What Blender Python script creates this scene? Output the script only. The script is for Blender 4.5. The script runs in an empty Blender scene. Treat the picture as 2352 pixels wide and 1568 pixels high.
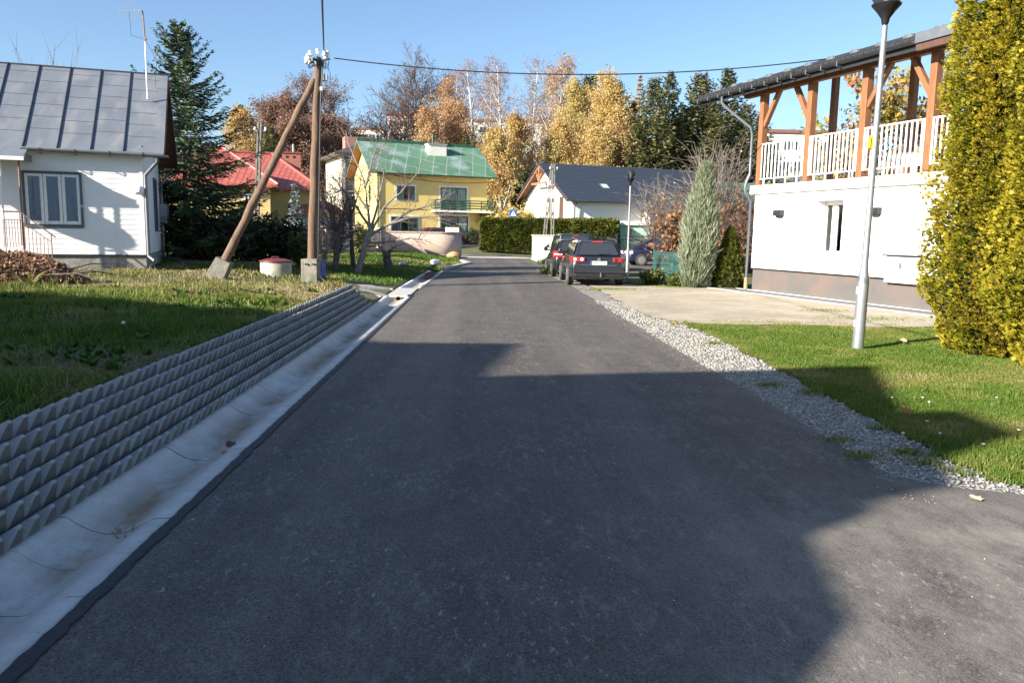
import bpy, bmesh, math, random
import numpy as np
from mathutils import Vector, Matrix
R_ = math.radians
S = bpy.context.scene
COL = S.collection
rng = np.random.default_rng(7)
random.seed(7)

# ------------------------------------------------------------------ camera
F_, CX, CY, EYE = 1800.0, 1176.0, 784.0, 1.7      # photo measured at 2352 px width
PITCH, YAW, ROLL = R_(7.8985), R_(2.375), R_(1.0)
cam = bpy.data.cameras.new("camera"); camo = bpy.data.objects.new("camera", cam); COL.objects.link(camo)
cam.sensor_width = 36.0; cam.lens = 36.0 * F_ / 2352.0
cam.clip_start = 0.05; cam.clip_end = 3000.0
CM = Matrix.Rotation(-YAW, 3, 'Z') @ Matrix.Rotation(math.pi / 2 - PITCH, 3, 'X') @ Matrix.Rotation(ROLL, 3, 'Z')
camo.matrix_world = Matrix.Translation((0, 0, EYE)) @ CM.to_4x4()
S.camera = camo
# ------------------------------------------------------------------ sky and sun
SUN_AZ = R_(237.0); SUN_EL = R_(23.0)
w = bpy.data.worlds.new("World"); S.world = w; w.use_nodes = True
nt = w.node_tree; nt.nodes.clear()
sky = nt.nodes.new("ShaderNodeTexSky"); sky.sky_type = 'NISHITA'; sky.sun_disc = False
sky.sun_elevation = SUN_EL; sky.sun_rotation = SUN_AZ; sky.altitude = 300; sky.air_density = 1.0; sky.dust_density = 1.0; sky.ozone_density = 3.5
bg = nt.nodes.new("ShaderNodeBackground"); bg.inputs[1].default_value = 0.076
wo = nt.nodes.new("ShaderNodeOutputWorld")
nt.links.new(sky.outputs[0], bg.inputs[0]); nt.links.new(bg.outputs[0], wo.inputs[0])
TO_SUN = Vector((math.sin(SUN_AZ) * math.cos(SUN_EL), math.cos(SUN_AZ) * math.cos(SUN_EL), math.sin(SUN_EL)))
sl = bpy.data.lights.new("sun", 'SUN'); sl.energy = 5.0; sl.angle = R_(0.53); sl.color = (1.0, 0.93, 0.82)
so = bpy.data.objects.new("sun", sl); COL.objects.link(so)
so.rotation_euler = TO_SUN.to_track_quat('Z', 'Y').to_euler()
S.view_settings.view_transform = 'Standard'; S.view_settings.look = 'None'
S.view_settings.exposure = 1.5; S.view_settings.gamma = 1.0
S.render.engine = 'CYCLES'
S.cycles.max_bounces = 6; S.cycles.transparent_max_bounces = 8

# ------------------------------------------------------------------ pixel -> world helpers
def ray(x, y): return CM @ Vector(((x - CX) / F_, -(y - CY) / F_, -1.0))
def at(x, y, z=0.0):
    r = ray(x, y); t = (z - EYE) / r.z
    return Vector((0, 0, EYE)) + r * t
def atY(x, y, Y):
    r = ray(x, y); return Vector((0, 0, EYE)) + r * (Y / r.y)
class Frame:                     # a vertical wall plane: origin, direction along the wall, outward normal
    def __init__(s, o, e, n): s.o = Vector(o); s.e = Vector(e).normalized(); s.n = Vector(n).normalized()
    def px(s, x, y, off=0.0):
        r = ray(x, y); c = Vector((0, 0, EYE)); t = (s.o + s.n * off - c).dot(s.n) / r.dot(s.n)
        P = c + r * t; return (P - s.o).dot(s.e), P.z
    def p(s, u, z, off=0.0):
        v = s.o + s.e * u + s.n * off; return Vector((v.x, v.y, z))
    def mat(s, z=0.0):           # local x along the wall, y = outward, z up
        m = Matrix.Identity(4)
        for i in range(3): m[i][0] = s.e[i]; m[i][1] = s.n[i]
        m[0][3] = s.o.x; m[1][3] = s.o.y; m[2][3] = z
        return m

# ------------------------------------------------------------------ materials
MATS = {}
def _new(name):
    m = bpy.data.materials.new(name); m.use_nodes = True; MATS[name] = m
    return m, m.node_tree, m.node_tree.nodes["Principled BSDF"]
def pm(name, c1, c2=None, scale=6.0, rough=0.7, bump=0.0, bscale=40.0, metal=0.0, detail=6.0, stretch=(1, 1, 1), spec=0.5, coat=0.0, c3=None, s3=1.0, lo=.35, hi=.65):
    m, t, b = _new(name)
    b.inputs["Roughness"].default_value = rough; b.inputs["Metallic"].default_value = metal
    b.inputs["Specular IOR Level"].default_value = spec; b.inputs["Coat Weight"].default_value = coat
    tc = t.nodes.new("ShaderNodeTexCoord"); mp = t.nodes.new("ShaderNodeMapping"); mp.inputs["Scale"].default_value = stretch
    t.links.new(tc.outputs["Object"], mp.inputs[0])
    if c2 is None: c2 = tuple(min(1, x * 0.82) for x in c1)
    n = t.nodes.new("ShaderNodeTexNoise"); n.inputs["Scale"].default_value = scale; n.inputs["Detail"].default_value = detail; n.inputs["Roughness"].default_value = .6
    r = t.nodes.new("ShaderNodeValToRGB"); r.color_ramp.elements[0].position = lo; r.color_ramp.elements[1].position = hi
    r.color_ramp.elements[0].color = (*c1, 1); r.color_ramp.elements[1].color = (*c2, 1)
    t.links.new(mp.outputs[0], n.inputs["Vector"]); t.links.new(n.outputs[0], r.inputs[0])
    out = r.outputs[0]
    if c3 is not None:
        n3 = t.nodes.new("ShaderNodeTexNoise"); n3.inputs["Scale"].default_value = s3; n3.inputs["Detail"].default_value = 5
        r3 = t.nodes.new("ShaderNodeMapRange"); r3.inputs[1].default_value = .5; r3.inputs[2].default_value = .68
        mx = t.nodes.new("ShaderNodeMix"); mx.data_type = 'RGBA'
        t.links.new(mp.outputs[0], n3.inputs["Vector"]); t.links.new(n3.outputs[0], r3.inputs[0]); t.links.new(r3.outputs[0], mx.inputs[0])
        t.links.new(out, mx.inputs[6]); mx.inputs[7].default_value = (*c3, 1); out = mx.outputs[2]
    t.links.new(out, b.inputs["Base Color"])
    if bump:
        n2 = t.nodes.new("ShaderNodeTexNoise"); n2.inputs["Scale"].default_value = bscale; n2.inputs["Detail"].default_value = 6
        bp = t.nodes.new("ShaderNodeBump"); bp.inputs["Strength"].default_value = bump; bp.inputs["Distance"].default_value = 0.02
        t.links.new(mp.outputs[0], n2.inputs["Vector"]); t.links.new(n2.outputs[0], bp.inputs["Height"]); t.links.new(bp.outputs[0], b.inputs["Normal"])
    return m
def leafmat(name, cols, trans=0.35, rough=0.6):
    m, t, b = _new(name)
    a = t.nodes.new("ShaderNodeAttribute"); a.attribute_name = "tint"
    r = t.nodes.new("ShaderNodeValToRGB"); cr = r.color_ramp
    while len(cr.elements) < len(cols): cr.elements.new(0.5)
    for i, c in enumerate(cols): cr.elements[i].position = i / (len(cols) - 1); cr.elements[i].color = (*c, 1)
    t.links.new(a.outputs["Fac"], r.inputs[0]); t.links.new(r.outputs[0], b.inputs["Base Color"])
    b.inputs["Roughness"].default_value = rough; b.inputs["Specular IOR Level"].default_value = .25
    tr = t.nodes.new("ShaderNodeBsdfTranslucent"); mx = t.nodes.new("ShaderNodeMixShader"); mx.inputs[0].default_value = trans
    t.links.new(r.outputs[0], tr.inputs[0]); t.links.new(b.outputs[0], mx.inputs[1]); t.links.new(tr.outputs[0], mx.inputs[2])
    t.links.new(mx.outputs[0], t.nodes["Material Output"].inputs[0])
    return m
def brickmat(name, c1, c2, mortar, w, h, ms=0.012, rough=.8, bump=.5, vert=False, wallrot=0.0):
    m, t, b = _new(name)
    tc = t.nodes.new("ShaderNodeTexCoord"); mp = t.nodes.new("ShaderNodeMapping"); mp.vector_type = 'POINT'
    mp.inputs["Rotation"].default_value = (0, 0, 0)
    t.links.new(tc.outputs["UV"], mp.inputs[0])
    k = t.nodes.new("ShaderNodeTexBrick"); k.inputs["Scale"].default_value = 1.0
    k.inputs["Brick Width"].default_value = w; k.inputs["Row Height"].default_value = h; k.inputs["Mortar Size"].default_value = ms
    k.inputs["Color1"].default_value = (*c1, 1); k.inputs["Color2"].default_value = (*c2, 1); k.inputs["Mortar"].default_value = (*mortar, 1)
    t.links.new(mp.outputs[0], k.inputs["Vector"]); t.links.new(k.outputs["Color"], b.inputs["Base Color"])
    bp = t.nodes.new("ShaderNodeBump"); bp.inputs["Strength"].default_value = bump; bp.inputs["Distance"].default_value = .02; bp.invert = True
    t.links.new(k.outputs["Fac"], bp.inputs["Height"]); t.links.new(bp.outputs[0], b.inputs["Normal"])
    b.inputs["Roughness"].default_value = rough
    return m

# ------------------------------------------------------------------ objects
LOC = {}
def tag(o, label=None, cat=None, group=None, kind=None):
    if label: o["label"] = label
    if cat: o["category"] = cat
    if group: o["group"] = group
    if kind: o["kind"] = kind
    return o
def thing(name, label, cat, loc, group=None, rz=0.0):
    o = bpy.data.objects.new(name, None); COL.objects.link(o); o.location = loc; o.rotation_euler = (0, 0, rz)
    o.empty_display_size = .2
    LOC[o.name] = Matrix.Translation(Vector(loc)) @ Matrix.Rotation(rz, 4, 'Z')
    return tag(o, label, cat, group)
def wmat(p):
    return LOC.get(p.name, Matrix.Identity(4)) if p else Matrix.Identity(4)
def npmesh(name, V, Fs, m, parent=None, tint=None, smooth=False, uv=None, loc=None):
    """V (n,3) world coordinates, Fs (k,3|4) or list of arrays; one mesh object"""
    V = np.asarray(V, dtype=np.float64)
    if parent is not None:
        M = np.array(wmat(parent).inverted()); V = V @ M[:3, :3].T + M[:3, 3]
    elif loc is not None: V = V - np.array(loc)
    Fl = Fs if isinstance(Fs, list) else [Fs]
    Fl = [np.asarray(f, dtype=np.int32) for f in Fl if len(f)]
    me = bpy.data.meshes.new(name)
    me.vertices.add(len(V)); me.vertices.foreach_set("co", V.astype(np.float32).ravel())
    tot = np.concatenate([np.full(len(f), f.shape[1], dtype=np.int32) for f in Fl])
    idx = np.concatenate([f.ravel() for f in Fl])
    me.loops.add(len(idx)); me.loops.foreach_set("vertex_index", idx)
    me.polygons.add(len(tot)); st = np.zeros(len(tot), dtype=np.int32); st[1:] = np.cumsum(tot)[:-1]
    me.polygons.foreach_set("loop_start", st)
    me.update(calc_edges=True)
    if smooth: me.polygons.foreach_set("use_smooth", np.ones(len(tot), dtype=bool))
    if tint is not None:
        a = me.attributes.new("tint", 'FLOAT', 'FACE'); a.data.foreach_set("value", np.asarray(tint, dtype=np.float32))
    if uv is not None:
        l = me.uv_layers.new(name="UVMap"); l.data.foreach_set("uv", np.asarray(uv, dtype=np.float32)[idx].ravel())
    me.materials.append(m)
    o = bpy.data.objects.new(name, me); COL.objects.link(o)
    if parent is not None: o.parent = parent; LOC[o.name] = wmat(parent)
    elif loc is not None: o.location = loc; LOC[o.name] = Matrix.Translation(Vector(loc))
    return o
class MB:
    """collects shapes; build() links them as ONE mesh object"""
    def __init__(s, M=None): s.v = []; s.f = []; s.M = M or Matrix.Identity(4); s.uv = {}
    def add(s, vs, fs):
        b = len(s.v); s.v += [s.M @ Vector(v) for v in vs]; s.f += [[b + i for i in f] for f in fs]; return s
    def box(s, x0, x1, y0, y1, z0, z1, M=None):
        vs = [(x, y, z) for z in (z0, z1) for y in (y0, y1) for x in (x0, x1)]
        if M is not None: vs = [M @ Vector(v) for v in vs]
        return s.add(vs, [(0, 2, 3, 1), (4, 5, 7, 6), (0, 1, 5, 4), (1, 3, 7, 5), (3, 2, 6, 7), (2, 0, 4, 6)])
    def bar(s, a, b, w, h=None, up=(0, 0, 1)):
        a = Vector(a); b = Vector(b); d = (b - a).normalized(); h = h or w; up = Vector(up)
        if abs(d.dot(up)) > .98: up = Vector((0, 1, 0))
        x = d.cross(up).normalized(); y = x.cross(d).normalized()
        vs = [p + x * sx * w / 2 + y * sy * h / 2 for p in (a, b) for sy in (-1, 1) for sx in (-1, 1)]
        return s.add(vs, [(0, 2, 3, 1), (4, 5, 7, 6), (0, 1, 5, 4), (1, 3, 7, 5), (3, 2, 6, 7), (2, 0, 4, 6)])
    def poly(s, pts, thick=None, d=(0, 0, 1)):
        n = len(pts)
        if thick is None: return s.add(pts, [tuple(range(n))])
        d = Vector(d).normalized() * thick; p2 = [Vector(p) + d for p in pts]
        return s.add(list(pts) + p2, [tuple(reversed(range(n))), tuple(range(n, 2 * n))] + [(i, (i + 1) % n, n + (i + 1) % n, n + i) for i in range(n)])
    def tube(s, pts, r, sides=8, cap=True):
        pts = [Vector(p) for p in pts]; n = len(pts)
        rr = r if isinstance(r, (list, tuple)) else [r] * n
        vs = []; fs = []; prev = None
        for i, p in enumerate(pts):
            d = (pts[min(i + 1, n - 1)] - pts[max(i - 1, 0)]).normalized()
            if prev is None:
                u = Vector((0, 0, 1)) if abs(d.z) < .9 else Vector((1, 0, 0)); x = d.cross(u).normalized()
            else: x = (prev - d * prev.dot(d)).normalized()
            prev = x; y = d.cross(x)
            vs += [p + (x * math.cos(2 * math.pi * k / sides) + y * math.sin(2 * math.pi * k / sides)) * rr[i] for k in range(sides)]
        for i in range(n - 1):
            for k in range(sides):
                a = i * sides + k; b = i * sides + (k + 1) % sides; fs.append((a, b, b + sides, a + sides))
        if cap: fs.append(tuple(reversed(range(sides)))); fs.append(tuple(range((n - 1) * sides, n * sides)))
        return s.add(vs, fs)
    def lathe(s, prof, c=(0, 0, 0), sides=20, M=None):
        vs = []; fs = []; n = len(prof)
        for (r, z) in prof:
            vs += [Vector((r * math.cos(2 * math.pi * k / sides), r * math.sin(2 * math.pi * k / sides), z)) for k in range(sides)]
        for i in range(n - 1):
            for k in range(sides):
                a = i * sides + k; b = i * sides + (k + 1) % sides; fs.append((a, b, b + sides, a + sides))
        fs.append(tuple(reversed(range(sides)))); fs.append(tuple(range((n - 1) * sides, n * sides)))
        c = Vector(c); vs = [((M @ v) if M is not None else v) + c for v in vs]
        return s.add(vs, fs)
    def build(s, name, m, parent=None, smooth=False, bevel=0.0, seg=2, loc=None, sharp=35):
        me = bpy.data.meshes.new(name)
        inv = wmat(parent).inverted() if parent is not None else (Matrix.Translation(-Vector(loc)) if loc is not None else Matrix.Identity(4))
        me.from_pydata([inv @ v for v in s.v], [], s.f); me.update()
        bm = bmesh.new(); bm.from_mesh(me); bmesh.ops.recalc_face_normals(bm, faces=bm.faces); bm.to_mesh(me); bm.free()
        me.materials.append(m)
        o = bpy.data.objects.new(name, me); COL.objects.link(o)
        if parent is not None: o.parent = parent; LOC[o.name] = wmat(parent)
        elif loc is not None: o.location = loc; LOC[o.name] = Matrix.Translation(Vector(loc))
        if bevel:
            b = o.modifiers.new("bevel", 'BEVEL'); b.width = bevel; b.segments = seg; b.limit_method = 'ANGLE'; b.angle_limit = R_(30)
        if smooth or bevel:
            me.polygons.foreach_set("use_smooth", np.ones(len(me.polygons), dtype=bool))
            if not bevel: me.set_sharp_from_angle(angle=R_(sharp))
            else:
                wn = o.modifiers.new("wn", 'WEIGHTED_NORMAL'); wn.keep_sharp = True
        return o
def box_uv(o, s=1.0):            # UV from local position: u along the dominant horizontal direction of each face
    me = o.data; l = me.uv_layers.new(name="UVMap")
    for p in me.polygons:
        n = p.normal
        if abs(n.z) > .7: ax = Vector((1, 0, 0)); ay = Vector((0, 1, 0))
        else: ax = Vector((-n.y, n.x, 0)).normalized(); ay = n.cross(ax); ay = ay if ay.z > 0 else -ay
        for li in p.loop_indices:
            v = me.vertices[me.loops[li].vertex_index].co; l.data[li].uv = (v.dot(ax) * s, v.dot(ay) * s)
    return o
def copy_tree(o, parent=None):
    c = o.copy(); COL.objects.link(c); c.parent = parent
    for ch in list(o.children): copy_tree(ch, c)
    return c
def text_mesh(txt, size, m, name, parent, M, extrude=.002):
    cu = bpy.data.curves.new(name, 'FONT'); cu.body = txt; cu.size = size; cu.extrude = extrude; cu.align_x = 'CENTER'; cu.align_y = 'CENTER'
    t = bpy.data.objects.new("tmp", cu); COL.objects.link(t)
    dg = bpy.context.evaluated_depsgraph_get(); me = bpy.data.meshes.new_from_object(t.evaluated_get(dg))
    bpy.data.objects.remove(t)
    me.transform(wmat(parent).inverted() @ M); me.materials.clear(); me.materials.append(m)
    o = bpy.data.objects.new(name, me); COL.objects.link(o); o.parent = parent; LOC[o.name] = wmat(parent)
    return o
# value noise for scattering
_perm = rng.random((256, 256))
def vnoise(x, y, s):
    x = np.asarray(x) * s; y = np.asarray(y) * s
    xi = np.floor(x).astype(int); yi = np.floor(y).astype(int); fx = x - xi; fy = y - yi
    fx = fx * fx * (3 - 2 * fx); fy = fy * fy * (3 - 2 * fy)
    g = lambda a, b: _perm[a % 256, b % 256]
    return (g(xi, yi) * (1 - fx) + g(xi + 1, yi) * fx) * (1 - fy) + (g(xi, yi + 1) * (1 - fx) + g(xi + 1, yi + 1) * fx) * fy
def sm(t): t = np.clip(t, 0, 1); return t * t * (3 - 2 * t)
# ------------------------------------------------------------------ shared materials
WHITE = pm("white_render", (.80, .79, .76), (.74, .73, .70), 3, .85, .15, 120)
WHITEP = pm("white_paint", (.8, .8, .79), (.74, .74, .73), 8, .45)
CONC = pm("concrete", (.34, .33, .30), (.25, .24, .215), 9, .9, .5, 60, c3=(.19, .19, .15), s3=3)
CONC_L = pm("pale_concrete", (.46, .45, .43), (.39, .38, .355), 7, .85, .25, 90)
GREY_M = pm("grey_metal", (.20, .21, .225), (.17, .18, .19), 5, .4, metal=.5)
DARK_M = pm("dark_metal", (.035, .038, .042), None, 5, .45, metal=.3)
BLACK = pm("black", (.012, .012, .013), None, 5, .5)
WOOD = pm("pine_wood", (.27, .12, .048), (.17, .07, .03), 5, .6, .25, 30, stretch=(6, 6, .6))
WOOD_D = pm("dark_wood", (.10, .05, .03), (.06, .03, .02), 6, .7, .2, 30, stretch=(5, 5, .8))
POLEW = pm("pole_wood", (.185, .118, .075), (.11, .066, .042), 6, .85, .5, 18, stretch=(7, 7, .45), c3=(.085, .05, .035), s3=1.2)
PORC = pm("porcelain", (.82, .82, .8), (.75, .75, .74), 9, .2)
GLASS_D, _t, _b = _new("dark_glass"); _b.inputs["Base Color"].default_value = (.03, .035, .042, 1); _b.inputs["Roughness"].default_value = .04; _b.inputs["Specular IOR Level"].default_value = .9
BARK = pm("bark", (.115, .092, .075), (.06, .048, .04), 9, .9, .6, 25, stretch=(3, 3, .6))
BARK_G = pm("grey_bark", (.24, .225, .20), (.14, .125, .11), 9, .9, .6, 25, stretch=(3, 3, .6))
TWIG = pm("twig", (.13, .085, .07), (.085, .06, .052), 4, .9)
TWIG_P = pm("birch_twig", (.21, .14, .125), (.15, .095, .085), 4, .9)
BIRCH = pm("birch_bark", (.72, .69, .64), (.55, .52, .48), 5, .8, c3=(.12, .10, .09), s3=6, stretch=(1, 1, 2.5))
GREEN_M = pm("dark_green_metal", (.03, .10, .06), (.025, .08, .05), 5, .5)
CURTAIN = pm("curtain", (.70, .76, .86), (.50, .57, .68), 22, .9, .3, 50, stretch=(4, 4, .3))
CURTAIN_W = pm("net_curtain", (.62, .62, .63), (.42, .42, .45), 14, .9, .3, 50, stretch=(5, 5, .2))
RUSTM = pm("rusty_metal", (.28, .15, .10), (.18, .12, .09), 16, .8)
REDP = pm("red_paint", (.17, .03, .03), (.13, .025, .027), 6, .5)
GLASSW, _t, _b = _new("window_glass")
_b.inputs["Base Color"].default_value = (.9, .95, 1, 1); _b.inputs["Roughness"].default_value = .02
_tr = _t.nodes.new("ShaderNodeBsdfTransparent"); _gl = _t.nodes.new("ShaderNodeBsdfGlossy"); _gl.inputs["Roughness"].default_value = .02
_fr = _t.nodes.new("ShaderNodeFresnel"); _fr.inputs[0].default_value = 1.9; _mx = _t.nodes.new("ShaderNodeMixShader")
_t.links.new(_fr.outputs[0], _mx.inputs[0]); _t.links.new(_tr.outputs[0], _mx.inputs[1]); _t.links.new(_gl.outputs[0], _mx.inputs[2]); _t.links.new(_mx.outputs[0], _t.nodes["Material Output"].inputs[0])
_tr.inputs[0].default_value = (.93, .96, .98, 1)
# ------------------------------------------------------------------ terrain
def hgt(x, y):
    x = np.asarray(x, float); y = np.asarray(y, float)
    # left bank
    zl = np.interp(y, [-10, 17.6, 20.2, 24, 28, 34, 45, 52, 60], [.44, .44, .17, .2, .12, .12, .35, .3, .2])
    near = np.clip((-2.45 - x) / .5, 0, 1)
    far = sm((-2.25 - x) / np.interp(y, [17.6, 20, 26], [.6, 2.2, 2.4]))
    k = sm((y - 17.7) / 1.0)
    z = zl * (near * (1 - k) + far * k)
    hz = .47 * sm((-4.6 - x) / 4.0) * sm((y - 19.0) / 1.5) * (1 - sm((y - 27) / 9))
    z = np.maximum(z, hz)
    # right lawn slightly above the gravel
    # rising ground and the hill behind
    z = z + np.where(y > 56, 1.0 * sm((y - 57) / 11), 0) + np.where(y > 76, .085 * (np.minimum(y, 240) - 76), 0)
    # channel and road bed stay below their own sheets
    bed = ((x > -2.46) & (x < 3.3) & (y < 41)) | ((x > -1.2) & (x < 3.3) & (y < 52)) | ((x > 2.4) & (y > 37.5) & (y < 47))
    z = np.where(bed, -.16, z)
    z = np.where((x > -2.97) & (x <= -2.44) & (y < 17.9), z - .14, z)
    bed2 = ((x > 2.9) & (x < 15.9) & (y > -8) & (y < 15.4)) | ((x > 2.9) & (x < 10.4) & (y > 4.5) & (y < 25.4)) | ((x > 2.5) & (x < 5.4) & (y < 36.8) & (y > 15))
    z = np.where(bed2, -.09, z); bed = bed | bed2
    nz = (vnoise(x + 31, y + 17, .9) - .5) * .05 + (vnoise(x + 3, y + 5, .25) - .5) * .10
    keep = sm((np.abs(x + .0) - 3.3) / 1.2) * np.where((x > 3) & (y > 4) & (y < 40), .25, 1)
    return z + np.where(bed, 0, nz * keep)
xs = np.unique(np.concatenate([np.linspace(-18, -3.2, 60), [-3.05, -2.95, -2.8, -2.62, -2.47, -2.455, -2.2, -1.9, -1.8, -1, 0, 1, 2, 2.95, 3.28, 3.31], np.linspace(3.5, 14, 43), np.linspace(-60, -19, 30), np.linspace(15, 60, 30), np.linspace(-420, -64, 24), np.linspace(64, 420, 24)]))
ys = np.unique(np.concatenate([np.linspace(-12, 30, 140), np.linspace(30.5, 76, 92), np.linspace(78, 250, 60), np.linspace(260, 900, 20), np.linspace(-120, -15, 12)]))
XX, YY = np.meshgrid(xs, ys); ZZ = hgt(XX, YY)
nx, ny = len(xs), len(ys)
I = (np.arange(ny - 1)[:, None] * nx + np.arange(nx - 1)[None, :]).ravel()
GROUNDM = pm("lawn_soil", (.060, .085, .022), (.105, .100, .040), 2.2, 1.0, .6, 25, c3=(.12, .085, .05), s3=.9)
g = npmesh("ground", np.stack([XX.ravel(), YY.ravel(), ZZ.ravel()], 1), np.stack([I, I + 1, I + nx + 1, I + nx], 1), GROUNDM, smooth=True)
tag(g, kind="structure")

def sheet(name, pts, m, z, kind="structure", cuts=0):
    bm = bmesh.new(); vs = [bm.verts.new((p[0], p[1], z if not callable(z) else z(p[0], p[1]))) for p in pts]
    f = bm.faces.new(vs); bmesh.ops.triangulate(bm, faces=[f])
    if f.is_valid and f.normal.z < 0: bmesh.ops.reverse_faces(bm, faces=bm.faces)
    bm.normal_update()
    for q in bm.faces:
        if q.normal.z < 0: q.normal_flip()
    me = bpy.data.meshes.new(name); bm.to_mesh(me); bm.free(); me.materials.append(m)
    o = bpy.data.objects.new(name, me); COL.objects.link(o)
    if kind: tag(o, kind=kind)
    return o
def wavy(pts, amp, step=.12, seed=0, sc=2.0):
    """resample an open polyline and roughen it"""
    out = []
    for (a, b) in zip(pts[:-1], pts[1:]):
        a = np.array(a, float); b = np.array(b, float); L = np.linalg.norm(b - a); n = max(1, int(L / step)); nn = np.array([-(b - a)[1], (b - a)[0]]) / max(L, 1e-6)
        for i in range(n):
            p = a + (b - a) * i / n
            k = (vnoise(p[0] + seed, p[1] + seed * 1.7, sc) - .5) * 2 * amp + (vnoise(p[0] + seed, p[1] - seed, sc * 4) - .5) * amp * .8
            out.append(tuple(p + nn * k))
    out.append(tuple(pts[-1])); return out
# ---- asphalt
m, t, b = _new("asphalt")
tc = t.nodes.new("ShaderNodeTexCoord")
def _n(sc, det=8, rg=.6, st=(1, 1, 1), rot=(0, 0, 0)):
    mp = t.nodes.new("ShaderNodeMapping"); mp.inputs["Scale"].default_value = st; mp.inputs["Rotation"].default_value = rot; t.links.new(tc.outputs["Object"], mp.inputs[0])
    n = t.nodes.new("ShaderNodeTexNoise"); n.inputs["Scale"].default_value = sc; n.inputs["Detail"].default_value = det; n.inputs["Roughness"].default_value = rg
    t.links.new(mp.outputs[0], n.inputs["Vector"]); return n.outputs[0]
def _mr(i, a, b_, c=0., d=1.):
    r = t.nodes.new("ShaderNodeMapRange"); r.inputs[1].default_value = a; r.inputs[2].default_value = b_; r.inputs[3].default_value = c; r.inputs[4].default_value = d; t.links.new(i, r.inputs[0]); return r.outputs[0]
def _mix(f, a, b_):
    x = t.nodes.new("ShaderNodeMix"); x.data_type = 'RGBA'
    if hasattr(f, "links"): t.links.new(f, x.inputs[0])
    else: x.inputs[0].default_value = f
    for k, v in ((6, a), (7, b_)):
        if hasattr(v, "links"): t.links.new(v, x.inputs[k])
        else: x.inputs[k].default_value = (*v, 1)
    return x.outputs[2]
def _mul(a, b_):
    x = t.nodes.new("ShaderNodeMath"); x.operation = 'MULTIPLY'; t.links.new(a, x.inputs[0])
    if hasattr(b_, "links"): t.links.new(b_, x.inputs[1])
    else: x.inputs[1].default_value = b_
    return x.outputs[0]
big = _mr(_n(.55, 4, .6, (1, .35, 1)), .35, .65)
col = _mix(big, (.063, .055, .048), (.096, .083, .072))
med = _mr(_n(3.2, 6, .65, (1, .5, 1)), .38, .66)
col = _mix(_mul(med, .6), col, (.145, .127, .110))
trk = _mr(_n(1.0, 3, .5, (1.15, .03, 1)), .46, .62)
col = _mix(_mul(trk, .45), col, (.175, .155, .135))
vo = t.nodes.new("ShaderNodeTexVoronoi"); vo.inputs["Scale"].default_value = 120; t.links.new(tc.outputs["Object"], vo.inputs["Vector"])
stone = _mr(vo.outputs["Distance"], .15, .62, 1., 0.)
sep = t.nodes.new("ShaderNodeSeparateColor"); t.links.new(vo.outputs["Color"], sep.inputs[0])
pale = _mr(sep.outputs[0], .72, 1.0)
col = _mix(_mul(_mul(pale, stone), .95), col, (.25, .23, .205))
dark = _mr(sep.outputs[1], .45, .95)
col = _mix(_mul(dark, .72), col, (.022, .021, .021))
# pale scuffs and dried cement smears
sc1 = _mul(_mr(_n(1.3, 3, .5), .42, .62), _mr(_n(13, 8, .75, (1, .5, 1), (0, 0, .9)), .52, .74))
col = _mix(_mul(sc1, .5), col, (.40, .39, .37))
sc2 = _mul(_mr(_n(.7, 3, .5, (1, 1, 1), (0, 0, 2)), .42, .6), _mr(_n(5.5, 8, .75, (2.6, .3, 1), (0, 0, -.5)), .55, .76))
col = _mix(_mul(sc2, .42), col, (.34, .33, .31))
sc3 = _mul(_mr(_n(.9, 3, .5, (1, 1, 1), (0, 0, 1)), .46, .62), _mr(_n(26, 8, .7, (1, .45, 1), (0, 0, -.4)), .57, .72))
col = _mix(_mul(sc3, .85), col, (.48, .46, .42))
sx = t.nodes.new("ShaderNodeSeparateXYZ"); t.links.new(tc.outputs["Object"], sx.inputs[0])
dust_sun = _mul(_mul(_mr(sx.outputs[0], .3, 3.2), _mr(sx.outputs[1], 5.6, 4.2)), _mr(_n(2.4, 8, .7, (1, .6, 1), (0, 0, .6)), .34, .66))  # pale cement residue at the near corner, with sunlight painted into its colour
col = _mix(_mul(dust_sun, .85), col, (.30, .27, .23))
t.links.new(col, b.inputs["Base Color"])
b.inputs["Roughness"].default_value = .78; b.inputs["Specular IOR Level"].default_value = .38
bp = t.nodes.new("ShaderNodeBump"); bp.inputs["Strength"].default_value = .35; bp.inputs["Distance"].default_value = .004
bp2 = t.nodes.new("ShaderNodeBump"); bp2.inputs["Strength"].default_value = .18; bp2.inputs["Distance"].default_value = .008
t.links.new(_n(22, 6, .6), bp2.inputs["Height"]); t.links.new(stone, bp.inputs["Height"]); t.links.new(bp2.outputs[0], bp.inputs["Normal"]); t.links.new(bp.outputs[0], b.inputs["Normal"])
ASPH = m
left = wavy([(-1.80, -6), (-1.80, 22), (-1.74, 30), (-1.52, 36), (-1.1, 39.5), (-.55, 42.9), (-1.1, 46.5), (-1.35, 51.6)], .022, .08, 3, 3.5)
right = wavy([(3.3, 51.3), (3.5, 44), (5, 43.6), (7, 46.6), (30, 47.5), (30, 39), (6, 38.0), (2.55, 37.5), (2.75, 33), (2.98, 27), (3.02, 9.4), (2.99, 5.38), (3.3, 5.12), (3.7, 4.98), (9, 4.5), (9, -6)], .025, .1, 9, 3.0)
road = sheet("road", left + right, ASPH, 0.0)
BIT = pm("bitumen_edge", (.012, .013, .016), (.022, .022, .026), 14, .6, .6, 60)
sheet("road_edge_seal", wavy([(-1.80, -6), (-1.80, 21)], .009, .03, 21, 12.0) + wavy([(-1.765, 21), (-1.74, 10), (-1.72, -6)], .010, .03, 33, 12.0), BIT, .0095)
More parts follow.
